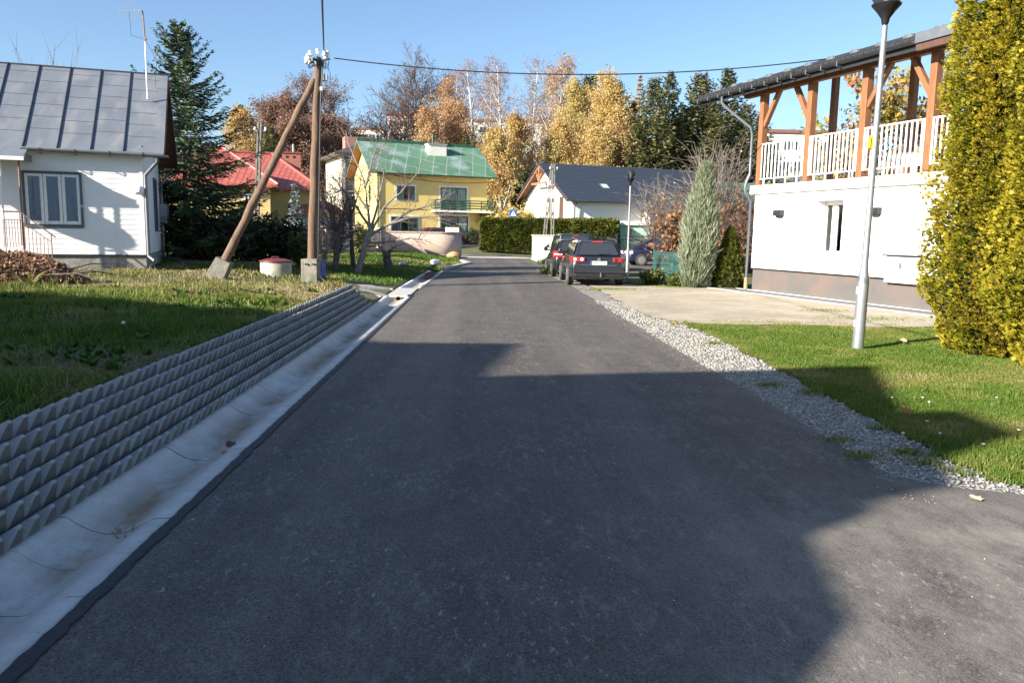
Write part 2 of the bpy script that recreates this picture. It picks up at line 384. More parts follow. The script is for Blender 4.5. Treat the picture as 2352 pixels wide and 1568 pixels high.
# ---- gravel verge, dirt yard, gravel by the wall
m, t, b = _new("gravel"); tc = t.nodes.new("ShaderNodeTexCoord")
vo = t.nodes.new("ShaderNodeTexVoronoi"); vo.inputs["Scale"].default_value = 34; t.links.new(tc.outputs["Object"], vo.inputs["Vector"])
sep = t.nodes.new("ShaderNodeSeparateColor"); t.links.new(vo.outputs["Color"], sep.inputs[0])
col = _mix(sep.outputs[0], (.24, .232, .215), (.40, .385, .355))
col = _mix(_mr(vo.outputs["Distance"], .45, .8), col, (.09, .08, .065))
col = _mix(_mul(_mr(_n(1.7, 5), .5, .7), .5), col, (.21, .18, .14))
t.links.new(col, b.inputs["Base Color"]); b.inputs["Roughness"].default_value = .9
bp = t.nodes.new("ShaderNodeBump"); bp.inputs["Strength"].default_value = .9; bp.inputs["Distance"].default_value = .02; bp.invert = True
t.links.new(vo.outputs["Distance"], bp.inputs["Height"]); t.links.new(bp.outputs[0], b.inputs["Normal"]); GRAV = m
m, t, b = _new("sandy_dirt"); tc = t.nodes.new("ShaderNodeTexCoord")
col = _mix(_mr(_n(.8, 6, .6), .35, .65), (.30, .25, .18), (.43, .375, .285))
col = _mix(_mul(_mr(_n(7, 8, .75), .45, .65), .6), col, (.23, .185, .13))
vo = t.nodes.new("ShaderNodeTexVoronoi"); vo.inputs["Scale"].default_value = 45; t.links.new(tc.outputs["Object"], vo.inputs["Vector"])
sep = t.nodes.new("ShaderNodeSeparateColor"); t.links.new(vo.outputs["Color"], sep.inputs[0])
col = _mix(_mul(_mr(sep.outputs[0], .75, .9), _mr(vo.outputs["Distance"], .2, .5, 1., 0.)), col, (.52, .49, .43))
t.links.new(col, b.inputs["Base Color"]); b.inputs["Roughness"].default_value = .95
bp = t.nodes.new("ShaderNodeBump"); bp.inputs["Strength"].default_value = .7; bp.inputs["Distance"].default_value = .015
t.links.new(_n(40, 8, .7), bp.inputs["Height"]); t.links.new(bp.outputs[0], b.inputs["Normal"]); DIRT = m
_ge = [at(*q)[:2] for q in [(2352, 1118), (2290, 1098), (2180, 1052), (2090, 1008), (2000, 962), (1910, 912), (1850, 882), (1790, 850), (1690, 800), (1620, 765), (1585, 752)]]
gv_edge = [(7.5, 5.0), (5.2, 5.05)] + [tuple(p) for p in _ge] + [(4.05, 15.6), (3.95, 20), (3.8, 26), (5.4, 28.5), (5.6, 36.0), (2.7, 37.3)]
def zg(x, y): return .012
sheet("gravel_verge", wavy(gv_edge, .06, .1, 5, 3.0) + [(2.6, 37.4), (2.65, 33), (2.85, 27), (2.9, 9.4), (2.9, 5.0), (3.4, 4.7), (7.5, 4.2)], GRAV, -.006)
# dirt yard lies between gravel and the house on the right
dirt_edge = [(3.5, 15.9), (4.2, 15.0), (5.2, 14.75), (6.4, 14.9), (7.6, 14.7), (9.6, 15.2)]
DIRT_POLY = wavy(dirt_edge, .16, .12, 14, 2.0) + [(10.6, 15.4), (10.9, 18.0), (8.35, 25.0), (7.2, 25.7)] + wavy([(6.4, 25.6), (5.0, 26.6), (4.4, 27.6), (3.6, 27.2), (3.6, 20), (3.5, 15.9)], .12, .15, 4, 2.0)[:-1]
sheet("dirt_yard", DIRT_POLY, DIRT, .022)
def in_poly(x, y, P):
    x = np.asarray(x); y = np.asarray(y); c = np.zeros(x.shape, bool); n = len(P)
    for i in range(n):
        x0, y0 = P[i]; x1, y1 = P[(i + 1) % n]
        if y0 == y1: continue
        k = ((y0 > y) != (y1 > y)) & (x < (x1 - x0) * (y - y0) / (y1 - y0) + x0); c ^= k
    return c
# turf sheet of the right lawn sits a little above the verge
lawn_pts = [tuple(p) for p in _ge] + [(4.0, 15.6), (5.2, 15.5), (6.4, 15.6), (7.6, 15.4), (9.6, 15.7), (16, 15.7), (16, 5.3), (7.5, 5.0), (5.6, 5.0)]
LAWN_R = lawn_pts
LAWNM = pm("mown_turf", (.070, .105, .025), (.115, .125, .040), 3, 1.0, .6, 50, c3=(.14, .12, .06), s3=1.4)
sheet("lawn", wavy(lawn_pts[:11], .06, .1, 5, 3.0) + lawn_pts[11:], LAWNM, .008)
# driveway gravel to the left field, gravel behind the junction
GRAVW = pm("white_gravel", (.36, .34, .31), (.22, .205, .185), 11, .95, .8, 30)
dl = [at(*q, .16)[:2] for q in [(815, 652), (850, 650), (905, 654), (962, 660), (985, 668), (965, 678), (920, 672), (870, 668), (825, 662)]]
sheet("gravel_track", wavy([tuple(p) for p in dl] + [tuple(dl[0])], .1, .1, 8, 2.0)[:-1], GRAVW, lambda x, y: float(hgt(x, y)) + .035)
sheet("gravel_forecourt", wavy([(-1.35, 51.4), (3.3, 51.1), (3.2, 53.5), (1.2, 57), (-1.5, 58), (-4, 59)], .1, .3, 2, 1.0) + [(-4, 54)], GRAVW, lambda x, y: max(.0, float(hgt(x, y))) + .04)
kerb = MB()
for a, b_ in zip([(-1.62, 35.5), (-1.2, 39.3), (-.62, 42.7), (-1.15, 46.4)][:-1], [(-1.2, 39.3), (-.62, 42.7), (-1.15, 46.4)]): kerb.bar((a[0], a[1], .03), (b_[0], b_[1], .03), .22, .1)
kerb.bar((-1.3, 51.7, .02), (3.35, 51.4, .02), .25, .1); kerb.bar((3.38, 51.2, .03), (3.55, 43.9, .03), .2, .12)
tag(kerb.build("kerb", CONC_L), kind="structure")

# ---- concrete drainage channel in half-metre segments
PROF = [(-2.50, -.14), (-2.50, .005), (-2.43, .012), (-2.40, .006), (-2.34, -.035), (-2.27, -.072), (-2.19, -.092), (-2.11, -.092), (-2.04, -.072), (-1.97, -.036), (-1.915, -.004), (-1.90, .002), (-1.79, .006), (-1.79, -.14)]
def channel(y0, y1, seg=.5):
    V = []; Fq = []
    n = int((y1 - y0) / seg)
    for i in range(n):
        a = y0 + i * seg + .002; e = y0 + (i + 1) * seg - .002; dz = (random.random() - .5) * .004; dx = (random.random() - .5) * .006
        b0 = len(V); P = PROF
        for yy in (a, a + .006, e - .006, e):
            s_ = .002 if yy in (a, e) else 0
            V += [(x + dx, yy, z + dz - (s_ if -2.49 < x < -1.8 else 0)) for x, z in P]
        k = len(P)
        for r in range(3):
            Fq += [(b0 + r * k + j, b0 + r * k + j + 1, b0 + (r + 1) * k + j + 1, b0 + (r + 1) * k + j) for j in range(k - 1)]
    return np.array(V), np.array(Fq)
m, t, b = _new("channel_concrete"); tc = t.nodes.new("ShaderNodeTexCoord")
col = _mix(_mr(_n(4, 6), .35, .65), (.56, .55, .525), (.45, .44, .41))
sx = t.nodes.new("ShaderNodeSeparateXYZ"); t.links.new(tc.outputs["Object"], sx.inputs[0])
ad = t.nodes.new("ShaderNodeMath"); ad.operation = 'ADD'; ad.inputs[1].default_value = .0; t.links.new(sx.outputs[0], ad.inputs[0])
ab = t.nodes.new("ShaderNodeMath"); ab.operation = 'ABSOLUTE'; t.links.new(ad.outputs[0], ab.inputs[0])
inv = _mr(ab.outputs[0], .03, .22, 1., 0.)
silt = _mul(inv, _mr(_n(2.3, 6, .7, (1, .4, 1)), .36, .58))
col = _mix(_mul(silt, .9), col, (.25, .175, .095))
col = _mix(_mul(_mr(_n(38, 6, .75), .57, .68), .6), col, (.20, .18, .15))
t.links.new(col, b.inputs["Base Color"]); b.inputs["Roughness"].default_value = .85
bp = t.nodes.new("ShaderNodeBump"); bp.inputs["Strength"].default_value = .25; bp.inputs["Distance"].default_value = .01; t.links.new(_n(70, 8, .7), bp.inputs["Height"]); t.links.new(bp.outputs[0], b.inputs["Normal"]); CHANM = m
V, Fq = channel(-3, 20.5)
tag(npmesh("drainage_channel", V, Fq, CHANM, loc=(-2.15, 3, 0)), "long pale concrete drainage channel between the toothed slab bank and the road", "channel", "concrete channels along the road")
V, Fq = channel(23.4, 34.4)
V[:, 0] += np.interp(V[:, 1], [23, 35], [0.02, .22])
tag(npmesh("drainage_channel", V, Fq, CHANM, loc=(-2.1, 24, 0)), "far short piece of the concrete channel, red-brown leaves lying in it", "channel", "concrete channels along the road")
MUD = pm("mud", (.075, .055, .04), (.11, .08, .055), 20, .95, .6, 60)
# ---- toothed concrete slabs on the bank
SL0, SL1 = Vector((-2.47, 0, -.03)), Vector((-2.965, 0, .455))
dv = (SL1 - SL0); LEN = dv.length; dv.normalize(); nv = Vector((dv.z, 0, -dv.x)); nv = nv if nv.x > 0 else -nv
PA, PR = .1667, LEN / 6
V = []; Fq = []; TN = []
def spt(s_, y, h): p = SL0 + dv * s_ + nv * h; return (p.x, y, p.z)
y0 = -1.0; ncol = int((17.8 - y0) / PA)
for j in range(ncol):
    for r in range(6):
        yc = y0 + (j + .5) * PA + random.gauss(0, .0015); sc = (r + .5) * PR + random.gauss(0, .0015); b0 = len(V); hh = .118 + random.gauss(0, .004)
        gap = .006 if j % 6 == 0 else .001; tone = random.gauss(0, .10)
        # rings: base, skirt, blunt tip leaning down the slope
        for (fy, s0, s1, h) in ((.5, -.5, .5, 0), (.44, -.44, .44, .016), (.15, -.02, .22, hh), (.10, .02, .18, hh + .006)):
            V += [spt(sc + PR * q, yc + sb * (PA - gap) * fy, h) for q, sb in ((s0, -1), (s1, -1), (s1, 1), (s0, 1))]
        for l in range(3):
            Fq += [(b0 + l * 4 + q, b0 + l * 4 + (q + 1) % 4, b0 + l * 4 + 4 + (q + 1) % 4, b0 + l * 4 + 4 + q) for q in range(4)]
            # faces in order: front, upslope, back, underside; silt and painted shade share this tint, darkest in valleys and underneath
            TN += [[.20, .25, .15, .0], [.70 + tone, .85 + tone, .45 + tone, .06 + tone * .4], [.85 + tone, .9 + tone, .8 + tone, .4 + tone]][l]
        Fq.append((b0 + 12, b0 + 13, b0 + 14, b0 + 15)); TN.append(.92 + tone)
b0 = len(V); ye = y0 + ncol * PA
V += [spt(0, y0, .0), spt(LEN - .035, y0, .0), spt(LEN - .035, ye, .0), spt(0, ye, .0), spt(0, y0, -.09), spt(LEN - .035, y0, -.09), spt(LEN - .035, ye, -.09), spt(0, ye, -.09)]
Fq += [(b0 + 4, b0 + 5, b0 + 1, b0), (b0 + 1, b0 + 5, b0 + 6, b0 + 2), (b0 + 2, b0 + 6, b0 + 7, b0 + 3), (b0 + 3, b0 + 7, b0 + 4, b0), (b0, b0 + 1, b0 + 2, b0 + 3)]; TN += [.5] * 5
m, t, b = _new("toothed_concrete"); tc = t.nodes.new("ShaderNodeTexCoord"); at_ = t.nodes.new("ShaderNodeAttribute"); at_.attribute_name = "tint"
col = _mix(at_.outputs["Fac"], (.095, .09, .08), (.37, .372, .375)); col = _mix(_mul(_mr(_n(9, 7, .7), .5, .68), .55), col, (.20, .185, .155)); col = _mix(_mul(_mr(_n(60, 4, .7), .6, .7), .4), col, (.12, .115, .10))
t.links.new(col, b.inputs["Base Color"]); b.inputs["Roughness"].default_value = .85
bp = t.nodes.new("ShaderNodeBump"); bp.inputs["Strength"].default_value = .35; bp.inputs["Distance"].default_value = .01; t.links.new(_n(80, 8, .7), bp.inputs["Height"]); t.links.new(bp.outputs[0], b.inputs["Normal"]); TOOTH = m
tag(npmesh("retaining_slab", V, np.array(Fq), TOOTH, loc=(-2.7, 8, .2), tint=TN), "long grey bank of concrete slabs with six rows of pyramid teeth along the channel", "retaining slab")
SOIL = pm("bare_soil", (.10, .07, .045), (.15, .11, .075), 8, 1, .8, 30)

# ------------------------------------------------------------------ grass
def blades(name, x, y, h, wd, tint, m, zoff=0.0, lean=.45, seg=True, loc=None, zf=None):
    n = len(x); z = (hgt(x, y) if zf is None else zf(x, y)) + zoff
    az = rng.random(n) * 2 * np.pi; la = rng.random(n) * 2 * np.pi; le = (rng.random(n) ** 1.3) * lean * h * 1.6
    dx = np.cos(az) * wd / 2; dy = np.sin(az) * wd / 2; lx = np.cos(la) * le; ly = np.sin(la) * le
    B = np.stack([x, y, z - .01], 1); W = np.stack([dx, dy, 0 * dx], 1); T = np.stack([lx, ly, h * np.sqrt(np.clip(1 - (le / h / 1.7) ** 2, .15, 1))], 1)
    Md = np.stack([lx * .3, ly * .3, T[:, 2] * .58], 1)
    V = np.stack([B - W, B + W, B + Md + W * .75, B + Md - W * .75, B + T], 1).reshape(-1, 3)
    k = np.arange(n)[:, None] * 5
    q = k + np.array([[0, 1, 2, 3]]); tr = k + np.array([[3, 2, 4]])
    o = npmesh(name, V, [q, tr], m, tint=np.concatenate([tint, np.clip(tint + .06, 0, 1)]), loc=loc)
    return tag(o, kind="stuff")
GRASS = leafmat("grass_blade", [(.030, .072, .010), (.058, .122, .014), (.105, .165, .022), (.185, .195, .045), (.30, .245, .11), (.38, .30, .17)], .3, .5)
def scatter(n, x0, x1, y0, y1, dens):       # dens(x,y) -> 0..1
    x = x0 + (x1 - x0) * rng.random(n); y = y0 + (y1 - y0) * rng.random(n); k = rng.random(n) < dens(x, y); return x[k], y[k]
def in_view(x, y, pad=.3): return (x > -(.615 + pad) * y - 2.5) & (x < (.70 + pad) * y + 3)
# left field, unmown
x, y = scatter(620000, -17, -2.98, 4.2, 30, lambda x, y: in_view(x, y) * np.clip(1.25 - y / 21, .16, 1) * (.22 + .9 * sm((vnoise(x, y, 1.1) - .25) / .4)) * np.where(y > 17.6, (x < -2.3 - .3 * (y - 17.6)), 1))
tr = in_poly(x, y, [tuple(p) for p in dl]); hs = ((x + 9.69) * -.957 + (y - 23.18) * -.29 > -.1) & ((x + 9.69) * -.29 + (y - 23.18) * .957 > -.05)
x, y = x[~tr & ~hs], y[~tr & ~hs]; n = len(x)
dry = sm((vnoise(x + 9, y + 2, .55) - .48) / .25) * .5 + sm((vnoise(x, y + 40, 2.2) - .6) / .2) * .25 + .42 * sm((y - 11) / 6) + .25 * sm(1 - (-2.95 - x) / .55)
ht = np.clip((.05 + .15 * vnoise(x + 50, y, 1.4) ** 1.3 + .04 * rng.random(n)) * (1 - .45 * dry), .03, .3) * np.where(rng.random(n) < .012, 2.3, 1) * (1 - .35 * sm(1 - (-2.95 - x) / .4))
blades("meadow_grass", x, y, ht, .006 + .0009 * y + .004 * rng.random(n), np.clip(.10 + .10 * sm((y - 9) / 5) + .66 * dry + .28 * rng.random(n), 0, 1), GRASS, lean=.75, loc=(-6, 12, .4))
# broad leaved weeds and lying straw among the grass
k = 420; wx = rng.uniform(-9, -3.1, k); wy = rng.uniform(4.3, 15.5, k); kk = in_view(wx, wy) & (vnoise(wx, wy, .8) > .42); wx, wy = wx[kk], wy[kk]; k = len(wx); q = 13
az = rng.random((k, q)) * 6.283; ln = (.03 + .05 * rng.random((k, q))); el = .25 + .6 * rng.random((k, q)); dirs = np.stack([np.cos(az) * np.cos(el), np.sin(az) * np.cos(el), np.sin(el)], 2); cen = np.stack([wx, wy, hgt(wx, wy) + .035], 1)[:, None] + dirs * ln[..., None] * .9
sd_ = np.stack([-np.sin(az), np.cos(az), 0 * az], 2) * ln[..., None] * .5; A_ = (dirs * ln[..., None]).reshape(-1, 3); B_ = sd_.reshape(-1, 3); C_ = cen.reshape(-1, 3); Vw = np.stack([C_ - A_, C_ + B_, C_ + A_, C_ - B_], 1).reshape(-1, 3)
tag(npmesh("field_weeds", Vw, np.arange(len(Vw)).reshape(-1, 4), GRASS, tint=.02 + .28 * rng.random(len(C_)), loc=(-6, 10, .4)), kind="stuff")
wx, wy = scatter(26000, -10, -3.02, 4.2, 20, lambda x, y: in_view(x, y) * (.10 + .9 * sm((vnoise(x + 9, y + 2, .55) - .42) / .25) + .9 * sm(1 - (-2.97 - x) / .6)) * np.clip(1.2 - y / 20, .2, 1) * (y < 17.5)); k = len(wx); az = rng.random(k) * 6.283; ln = .05 + .10 * rng.random(k)
A_ = np.stack([np.cos(az) * ln, np.sin(az) * ln, ln * (.6 * rng.random(k) - .1)], 1); B_ = np.stack([-np.sin(az), np.cos(az), 0 * az], 1) * .0035; C_ = np.stack([wx, wy, hgt(wx, wy) + .02 + .05 * rng.random(k)], 1); Vw = np.stack([C_ - A_, C_ + B_, C_ + A_, C_ - B_], 1).reshape(-1, 3)
tag(npmesh("dry_straw", Vw, np.arange(len(Vw)).reshape(-1, 4), GRASS, tint=.72 + .28 * rng.random(k), loc=(-6, 10, .4)), kind="stuff")
# far left verge and mound in front of the pink wall
x, y = scatter(60000, -16, -.5, 24, 52, lambda x, y: in_view(x, y) * (x < np.interp(y, [24, 30, 36, 39.5, 42.9, 46.5, 52], [-2.7, -2.4, -1.75, -1.3, -.8, -1.3, -1.6])) * .8)
n = len(x); dry = sm((vnoise(x + 9, y + 2, .35) - .45) / .3) * .5 + .2 * rng.random(n)
blades("verge_grass", x, y, .05 + .09 * rng.random(n), .03 + .02 * rng.random(n), np.clip(.15 + .8 * dry, 0, 1), GRASS, lean=.7, loc=(-4, 38, .2))
# right lawn, short
zr = lambda x, y: np.maximum(hgt(x, y), .008)
wl = wavy(lawn_pts[:11], .06, .1, 5, 3.0) + lawn_pts[11:]
x, y = scatter(700000, 3.2, 11, 5.0, 15.5, lambda x, y: in_view(x, y) * np.clip(1.3 - y / 20, .4, 1) * (.35 + .8 * sm((vnoise(x + 77, y, 1.6) - .2) / .35)))
k = in_poly(x, y, wl) & ~in_poly(x, y + .12, DIRT_POLY); x, y = x[k], y[k]; n = len(x)
dry = sm((vnoise(x + 19, y + 2, .8) - .42) / .3) * .42 + sm((vnoise(x, y + 70, 3.2) - .55) / .25) * .3 + .2 * sm((y - 13.4) / 1.5)
blades("lawn_grass", x, y, (.022 + .03 * vnoise(x + 5, y + 9, 2.) + .02 * rng.random(n)) * np.where(rng.random(n) < .01, 1.8, 1), .0055 + .0006 * y + .002 * rng.random(n), np.clip(.16 + .50 * dry + .30 * rng.random(n), 0, 1), GRASS, lean=.7, loc=(6, 9, .05), zf=zr)
x, y = scatter(30000, 3.6, 10.4, 14.2, 17.2, lambda x, y: np.clip(1 - np.abs(y - 14.85 - .5 * (vnoise(x, y * 0, .7) - .5)) / .8, 0, 1) * sm((vnoise(x + 4, y, 2.4) - .35) / .3)); n = len(x)
blades("dry_grass_fringe", x, y, .015 + .03 * rng.random(n), .016 + .006 * rng.random(n), np.clip(.45 + .6 * rng.random(n), 0, 1), GRASS, lean=.95, loc=(6, 15, 0), zf=lambda x, y: .02 + 0 * x)
# weeds creeping over the gravel edge and small tufts on gravel
cl = [at(*q) for q in [(1770, 886), (1925, 1012), (1985, 1048), (2085, 1040), (2200, 1085), (1640, 790), (2120, 1062), (1880, 900), (1860, 905), (2030, 985), (1990, 940), (2290, 1100), (1940, 925), (2150, 1045)]]
tx = []; ty = []
for p in cl:
    k = int(random.uniform(50, 150)); tx.append(rng.normal(p.x, .07, k)); ty.append(rng.normal(p.y, .055, k))
for q, sx_, sy_, k in (((1410, 666), .45, .2, 900), ((1895, 715), .35, .25, 500), ((2000, 735), .6, .3, 900), ((1500, 655), .5, .5, 700), ((1545, 660), .35, .3, 900), ((1290, 622), .3, .8, 900), ((1255, 604), .35, 1.2, 900)):
    p = at(*q); tx.append(rng.normal(p.x, sx_, k)); ty.append(rng.normal(p.y, sy_, k))
x = np.concatenate(tx); y = np.concatenate(ty); n = len(x)
blades("gravel_tufts", x, y, (.03 + .05 * rng.random(n)), .006 + .0008 * y, np.clip(.2 + .5 * rng.random(n), 0, 1), GRASS, lean=.9, loc=(4, 8, 0), zf=lambda x, y: .0 * x)
# loose stones of the verge
def stones(name, x, y, s, z, m, loc):
    n = len(x); ico = np.array([(0, 0, 1), (.89, 0, .45), (.28, .85, .45), (-.72, .53, .45), (-.72, -.53, .45), (.28, -.85, .45), (.72, .53, -.45), (-.28, .85, -.45), (-.89, 0, -.45), (-.28, -.85, -.45), (.72, -.53, -.45), (0, 0, -1)])
    F = np.array([(0, 1, 2), (0, 2, 3), (0, 3, 4), (0, 4, 5), (0, 5, 1), (1, 6, 2), (2, 7, 3), (3, 8, 4), (4, 9, 5), (5, 10, 1), (6, 7, 2), (7, 8, 3), (8, 9, 4), (9, 10, 5), (10, 6, 1), (6, 11, 7), (7, 11, 8), (8, 11, 9), (9, 11, 10), (10, 11, 6)])
    V = ico[None] * (1 + .5 * (rng.random((n, 12, 1)) - .5)) * np.stack([s * (1 + .5 * rng.random(n)), s, s * (.5 + .3 * rng.random(n))], 1)[:, None]
    a = rng.random(n) * 6.28; c, s_ = np.cos(a)[:, None], np.sin(a)[:, None]
    V = np.stack([V[..., 0] * c - V[..., 1] * s_, V[..., 0] * s_ + V[..., 1] * c, V[..., 2]], 2) + np.stack([x, y, z], 1)[:, None]
    FF = (np.arange(n)[:, None, None] * 12 + F[None]).reshape(-1, 3)
    return tag(npmesh(name, V.reshape(-1, 3), FF, m, tint=np.repeat(rng.random(n), 20), loc=loc), kind="stuff")
STONE = leafmat("stone_mix", [(.17, .165, .155), (.28, .27, .25), (.40, .385, .355), (.33, .285, .225)], 0, .85)
gp = wavy(gv_edge, .06, .1, 5, 3.0) + [(2.6, 37.4), (2.85, 27), (2.98, 9.4), (3.0, 5.42), (3.3, 5.17), (3.7, 5.02), (7.5, 4.65)]
x, y = scatter(85000, 2.9, 7.5, 4.6, 20, lambda x, y: np.clip(1.3 - y / 16, .15, 1)); k = in_poly(x, y, gp); x, y = x[k], y[k]; n = len(x)
k = rng.random(n) < .8; x, y = x[k], y[k]; n = len(x)
stones("gravel_stones", x, y, .0045 + .010 * rng.random(n) ** 2.6 + .0004 * y, .002 + 0 * x, STONE, (3.5, 8, 0))
# grit and bits lying on the asphalt and in the channel
x = np.concatenate([rng.uniform(-1.7, 2.9, 500), rng.normal(2.9, .12, 900)]); y = np.concatenate([rng.uniform(3, 16, 500), rng.uniform(4.8, 18, 900)])
stones("road_grit", x, y, .002 + .004 * rng.random(len(x)), .003 + 0 * x, STONE, (1, 8, 0))
# ------------------------------------------------------------------ cottage on the left
C0 = Vector((-9.69, 23.18, .47))
e1 = Vector((-.957, -.29, 0)).normalized(); e2 = Vector((-.29, .957, 0)).normalized()
LF = Frame(C0, e1, -e2)          # front wall, u runs to the left
LS = Frame(C0, e2, -e1)          # gable side, u runs to the back
SIDING = pm("white_siding", (.80, .80, .79), (.75, .755, .75), 3, .55)
SEAMM = pm("zinc_roof", (.155, .175, .205), (.205, .225, .255), 1.6, .5, .08, 8, metal=.25, c3=(.25, .255, .265), s3=2.3, stretch=(1, .5, .5))
ROOFL = pm("roof_seam", (.05, .058, .08), None, 5, .5, metal=.3)
hs = thing("cottage", "low white clapboard cottage with a grey sheet metal roof on the left", "house", C0)
zS = LF.px(337, 585)[1]; zE = 3.87
HL, HD = 9.0, 5.1
def siding(fr, u0, u1, z0, z1, pitch=.142, holes=()):
    mb = MB(); z = z0
    while z < z1 - .02:
        zt = min(z + pitch, z1)
        us = [u0] + sorted([q for h in holes for q in h[:2] if h[2] < zt - .01 and h[3] > z + .01]) + [u1]
        for a, b in zip(us[0::2], us[1::2]):
            p = [fr.p(a, z, .014), fr.p(b, z, .014), fr.p(b, zt, .006), fr.p(a, zt, .006), fr.p(a, z, 0), fr.p(b, z, 0), fr.p(b, zt, 0), fr.p(a, zt, 0)]
            mb.add(p, [(0, 1, 2, 3), (4, 5, 1, 0), (0, 3, 7, 4), (1, 5, 6, 2)])
        z = zt
    return mb
wu0, wzt = LF.px(182, 401); wu1, wzb = LF.px(62, 516)
su0, szt = LS.px(350, 413); su1, szb = LS.px(359.5, 527)
tu0, tu1 = LS.px(380, 430)[0], LS.px(387.5, 430)[0]
mb = siding(LF, 0, HL, zS, zE, holes=[(wu0, wu1, wzb, wzt)])
wall = mb.build("front_wall", SIDING, hs)
mb = siding(LS, 0, HD, zS, zE + .1)
# gable triangle boards
RZ = 6.38; RU = HD / 2
z = zE + .1
while z < RZ - .25:
    k = (RZ - .1 - z) / (RZ - .1 - zE); zt = z + .142
    a, b = RU - RU * k, RU + RU * k
    p = [LS.p(a, z, .026), LS.p(b, z, .026), LS.p(b - .1, zt, .006), LS.p(a + .1, zt, .006), LS.p(a, z, 0), LS.p(b, z, 0), LS.p(b - .1, zt, 0), LS.p(a + .1, zt, 0)]
    mb.add(p, [(0, 1, 2, 3), (4, 5, 1, 0), (0, 3, 7, 4), (1, 5, 6, 2)]); z = zt
mb.build("gable_wall", SIDING, hs)
mb = MB(LF.mat()); mb.box(.05, HL, -HD + .05, -.04, .1, zE); mb.build("wall_core", SIDING, hs)
mb = MB(LF.mat()); mb.box(-.03, .05, -.05, .04, zS, zE - .02); mb.build("corner_post", WHITEP, hs)
mb = MB(LF.mat()); mb.box(-.02, HL, -HD, .0, -.2, zS - .03); mb.build("plinth", CONC, hs)
mb = MB(LF.mat()); mb.box(-.06, HL, 0, .05, zS - .045, zS - .01); mb.build("plinth_flashing", DARK_M, hs)
# window of three sashes
mb = MB(LF.mat()); d = .055
for (a, b, c, e) in ((wu0 - d, wu0, wzb - d, wzt + d), (wu1, wu1 + d, wzb - d, wzt + d), (wu0, wu1, wzt, wzt + d), (wu0, wu1, wzb - d, wzb)): mb.box(a, b, -.04, .05, c, e)
win = mb.build("window", pm("window_surround", (.10, .115, .14), None, 4, .6), hs)
mb = MB(LF.mat()); n = 3; wd = (wu1 - wu0) / 3; f = .075
for i in range(n):
    a, b = wu0 + i * wd + .006, wu0 + (i + 1) * wd - .006
    for q in ((a, a + f, wzb + .02, wzt - .01), (b - f, b, wzb + .02, wzt - .01), (a + f, b - f, wzt - f - .01, wzt - .01), (a + f, b - f, wzb + .02, wzb + f + .04)): mb.box(q[0], q[1], -.038, .025, q[2], q[3])
mb.build("sash_frame", WHITEP, win, bevel=.008)
mb = MB(LF.mat()); mb.box(wu0, wu1, -.022, -.016, wzb, wzt); mb.build("pane", GLASSW, win)
mb = MB(LF.mat())
N = 90
for k in range(N):
    a = wu0 + (wu1 - wu0) * k / N; b = wu0 + (wu1 - wu0) * (k + 1) / N
    mb.poly([(a, -.032 + .005 * math.sin(k * 1.1), wzb), (b, -.032 + .005 * math.sin((k + 1) * 1.1), wzb), (b, -.032 + .005 * math.sin((k + 1) * 1.1), wzt), (a, -.032 + .005 * math.sin(k * 1.1), wzt)])
mb.build("curtain", CURTAIN, win)
for (a, b) in ((su0, su1), (tu0, min(tu1, HD - .1))):
    mb = MB(LS.mat()); d = .06
    for q in ((a - d, a, szb - d, szt + d), (b, b + d, szb - d, szt + d), (a, b, szt, szt + d), (a, b, szb - d, szb)): mb.box(q[0], q[1], .0, .06, q[2], q[3])
    mb.box(a - d, b + d, .06, .14, szb - d, szb - d + .03)
    sw = mb.build("window", MATS["window_surround"], hs)
    mb = MB(LS.mat()); mb.box(a, b, .02, .034, szb, szt); mb.build("pane", GLASS_D, sw)
# roof: local frame along the front wall
OV, OR_, OE = .20, .62, .30
tanp = (RZ - zE) / RU
M = LF.mat(); mb = MB(M)
ze = zE - OV * tanp * .55
# slightly flared eave: three-point profile
prof = [(OV, ze), (0, zE + .04), (-RU, RZ)]
profb = [(-RU, RZ), (-HD - .0, zE + .04), (-HD - OV, ze)]
def slope(mb, pr, x0, x1, th=.05):
    for (ya, za), (yb, zb) in zip(pr[:-1], pr[1:]):
        p = [(x0, ya, za), (x1, ya, za), (x1, yb, zb), (x0, yb, zb)]
        mb.add(p + [(q[0], q[1], q[2] - th) for q in p], [(0, 1, 2, 3), (7, 6, 5, 4), (0, 4, 5, 1), (1, 5, 6, 2), (2, 6, 7, 3), (3, 7, 4, 0)])
slope(mb, prof, -OR_, HL); slope(mb, profb, -OR_, HL)
roof = mb.build("roof", SEAMM, hs)
mb = MB(M)
k = 0
sx0 = .42
while sx0 + k * .82 < HL:
    x = sx0 + k * .82; k += 1
    for (ya, za), (yb, zb) in zip(prof[:-1], prof[1:]): mb.bar((x, ya, za + .02), (x + .0, yb, zb + .02), .022, .045)
mb.bar((-OR_, -RU, RZ + .0), (HL, -RU, RZ + .0), .07, .04)
mb.build("seam", ROOFL, roof)
mb = MB(M)
for k in range(60):                      # horizontal sheet joints
    x = sx0 + (k % 10 - 1) * .82 + .03; f = (.14 + .155 * (k // 10)) + (.04 if k % 2 else 0)
    y = -RU * f + .02; z = zE + .04 + (RZ - zE - .04) * (RU * f - .02) / RU
    if x + .76 < HL and x > -.6: mb.bar((max(x, -OR_ + .02), y, z + .004), (x + .76, y, z + .004), .01, .012)
mb.build("sheet_joint", pm("sheet_joint_grey", (.10, .108, .125), None, 5, .5, metal=.3), roof)
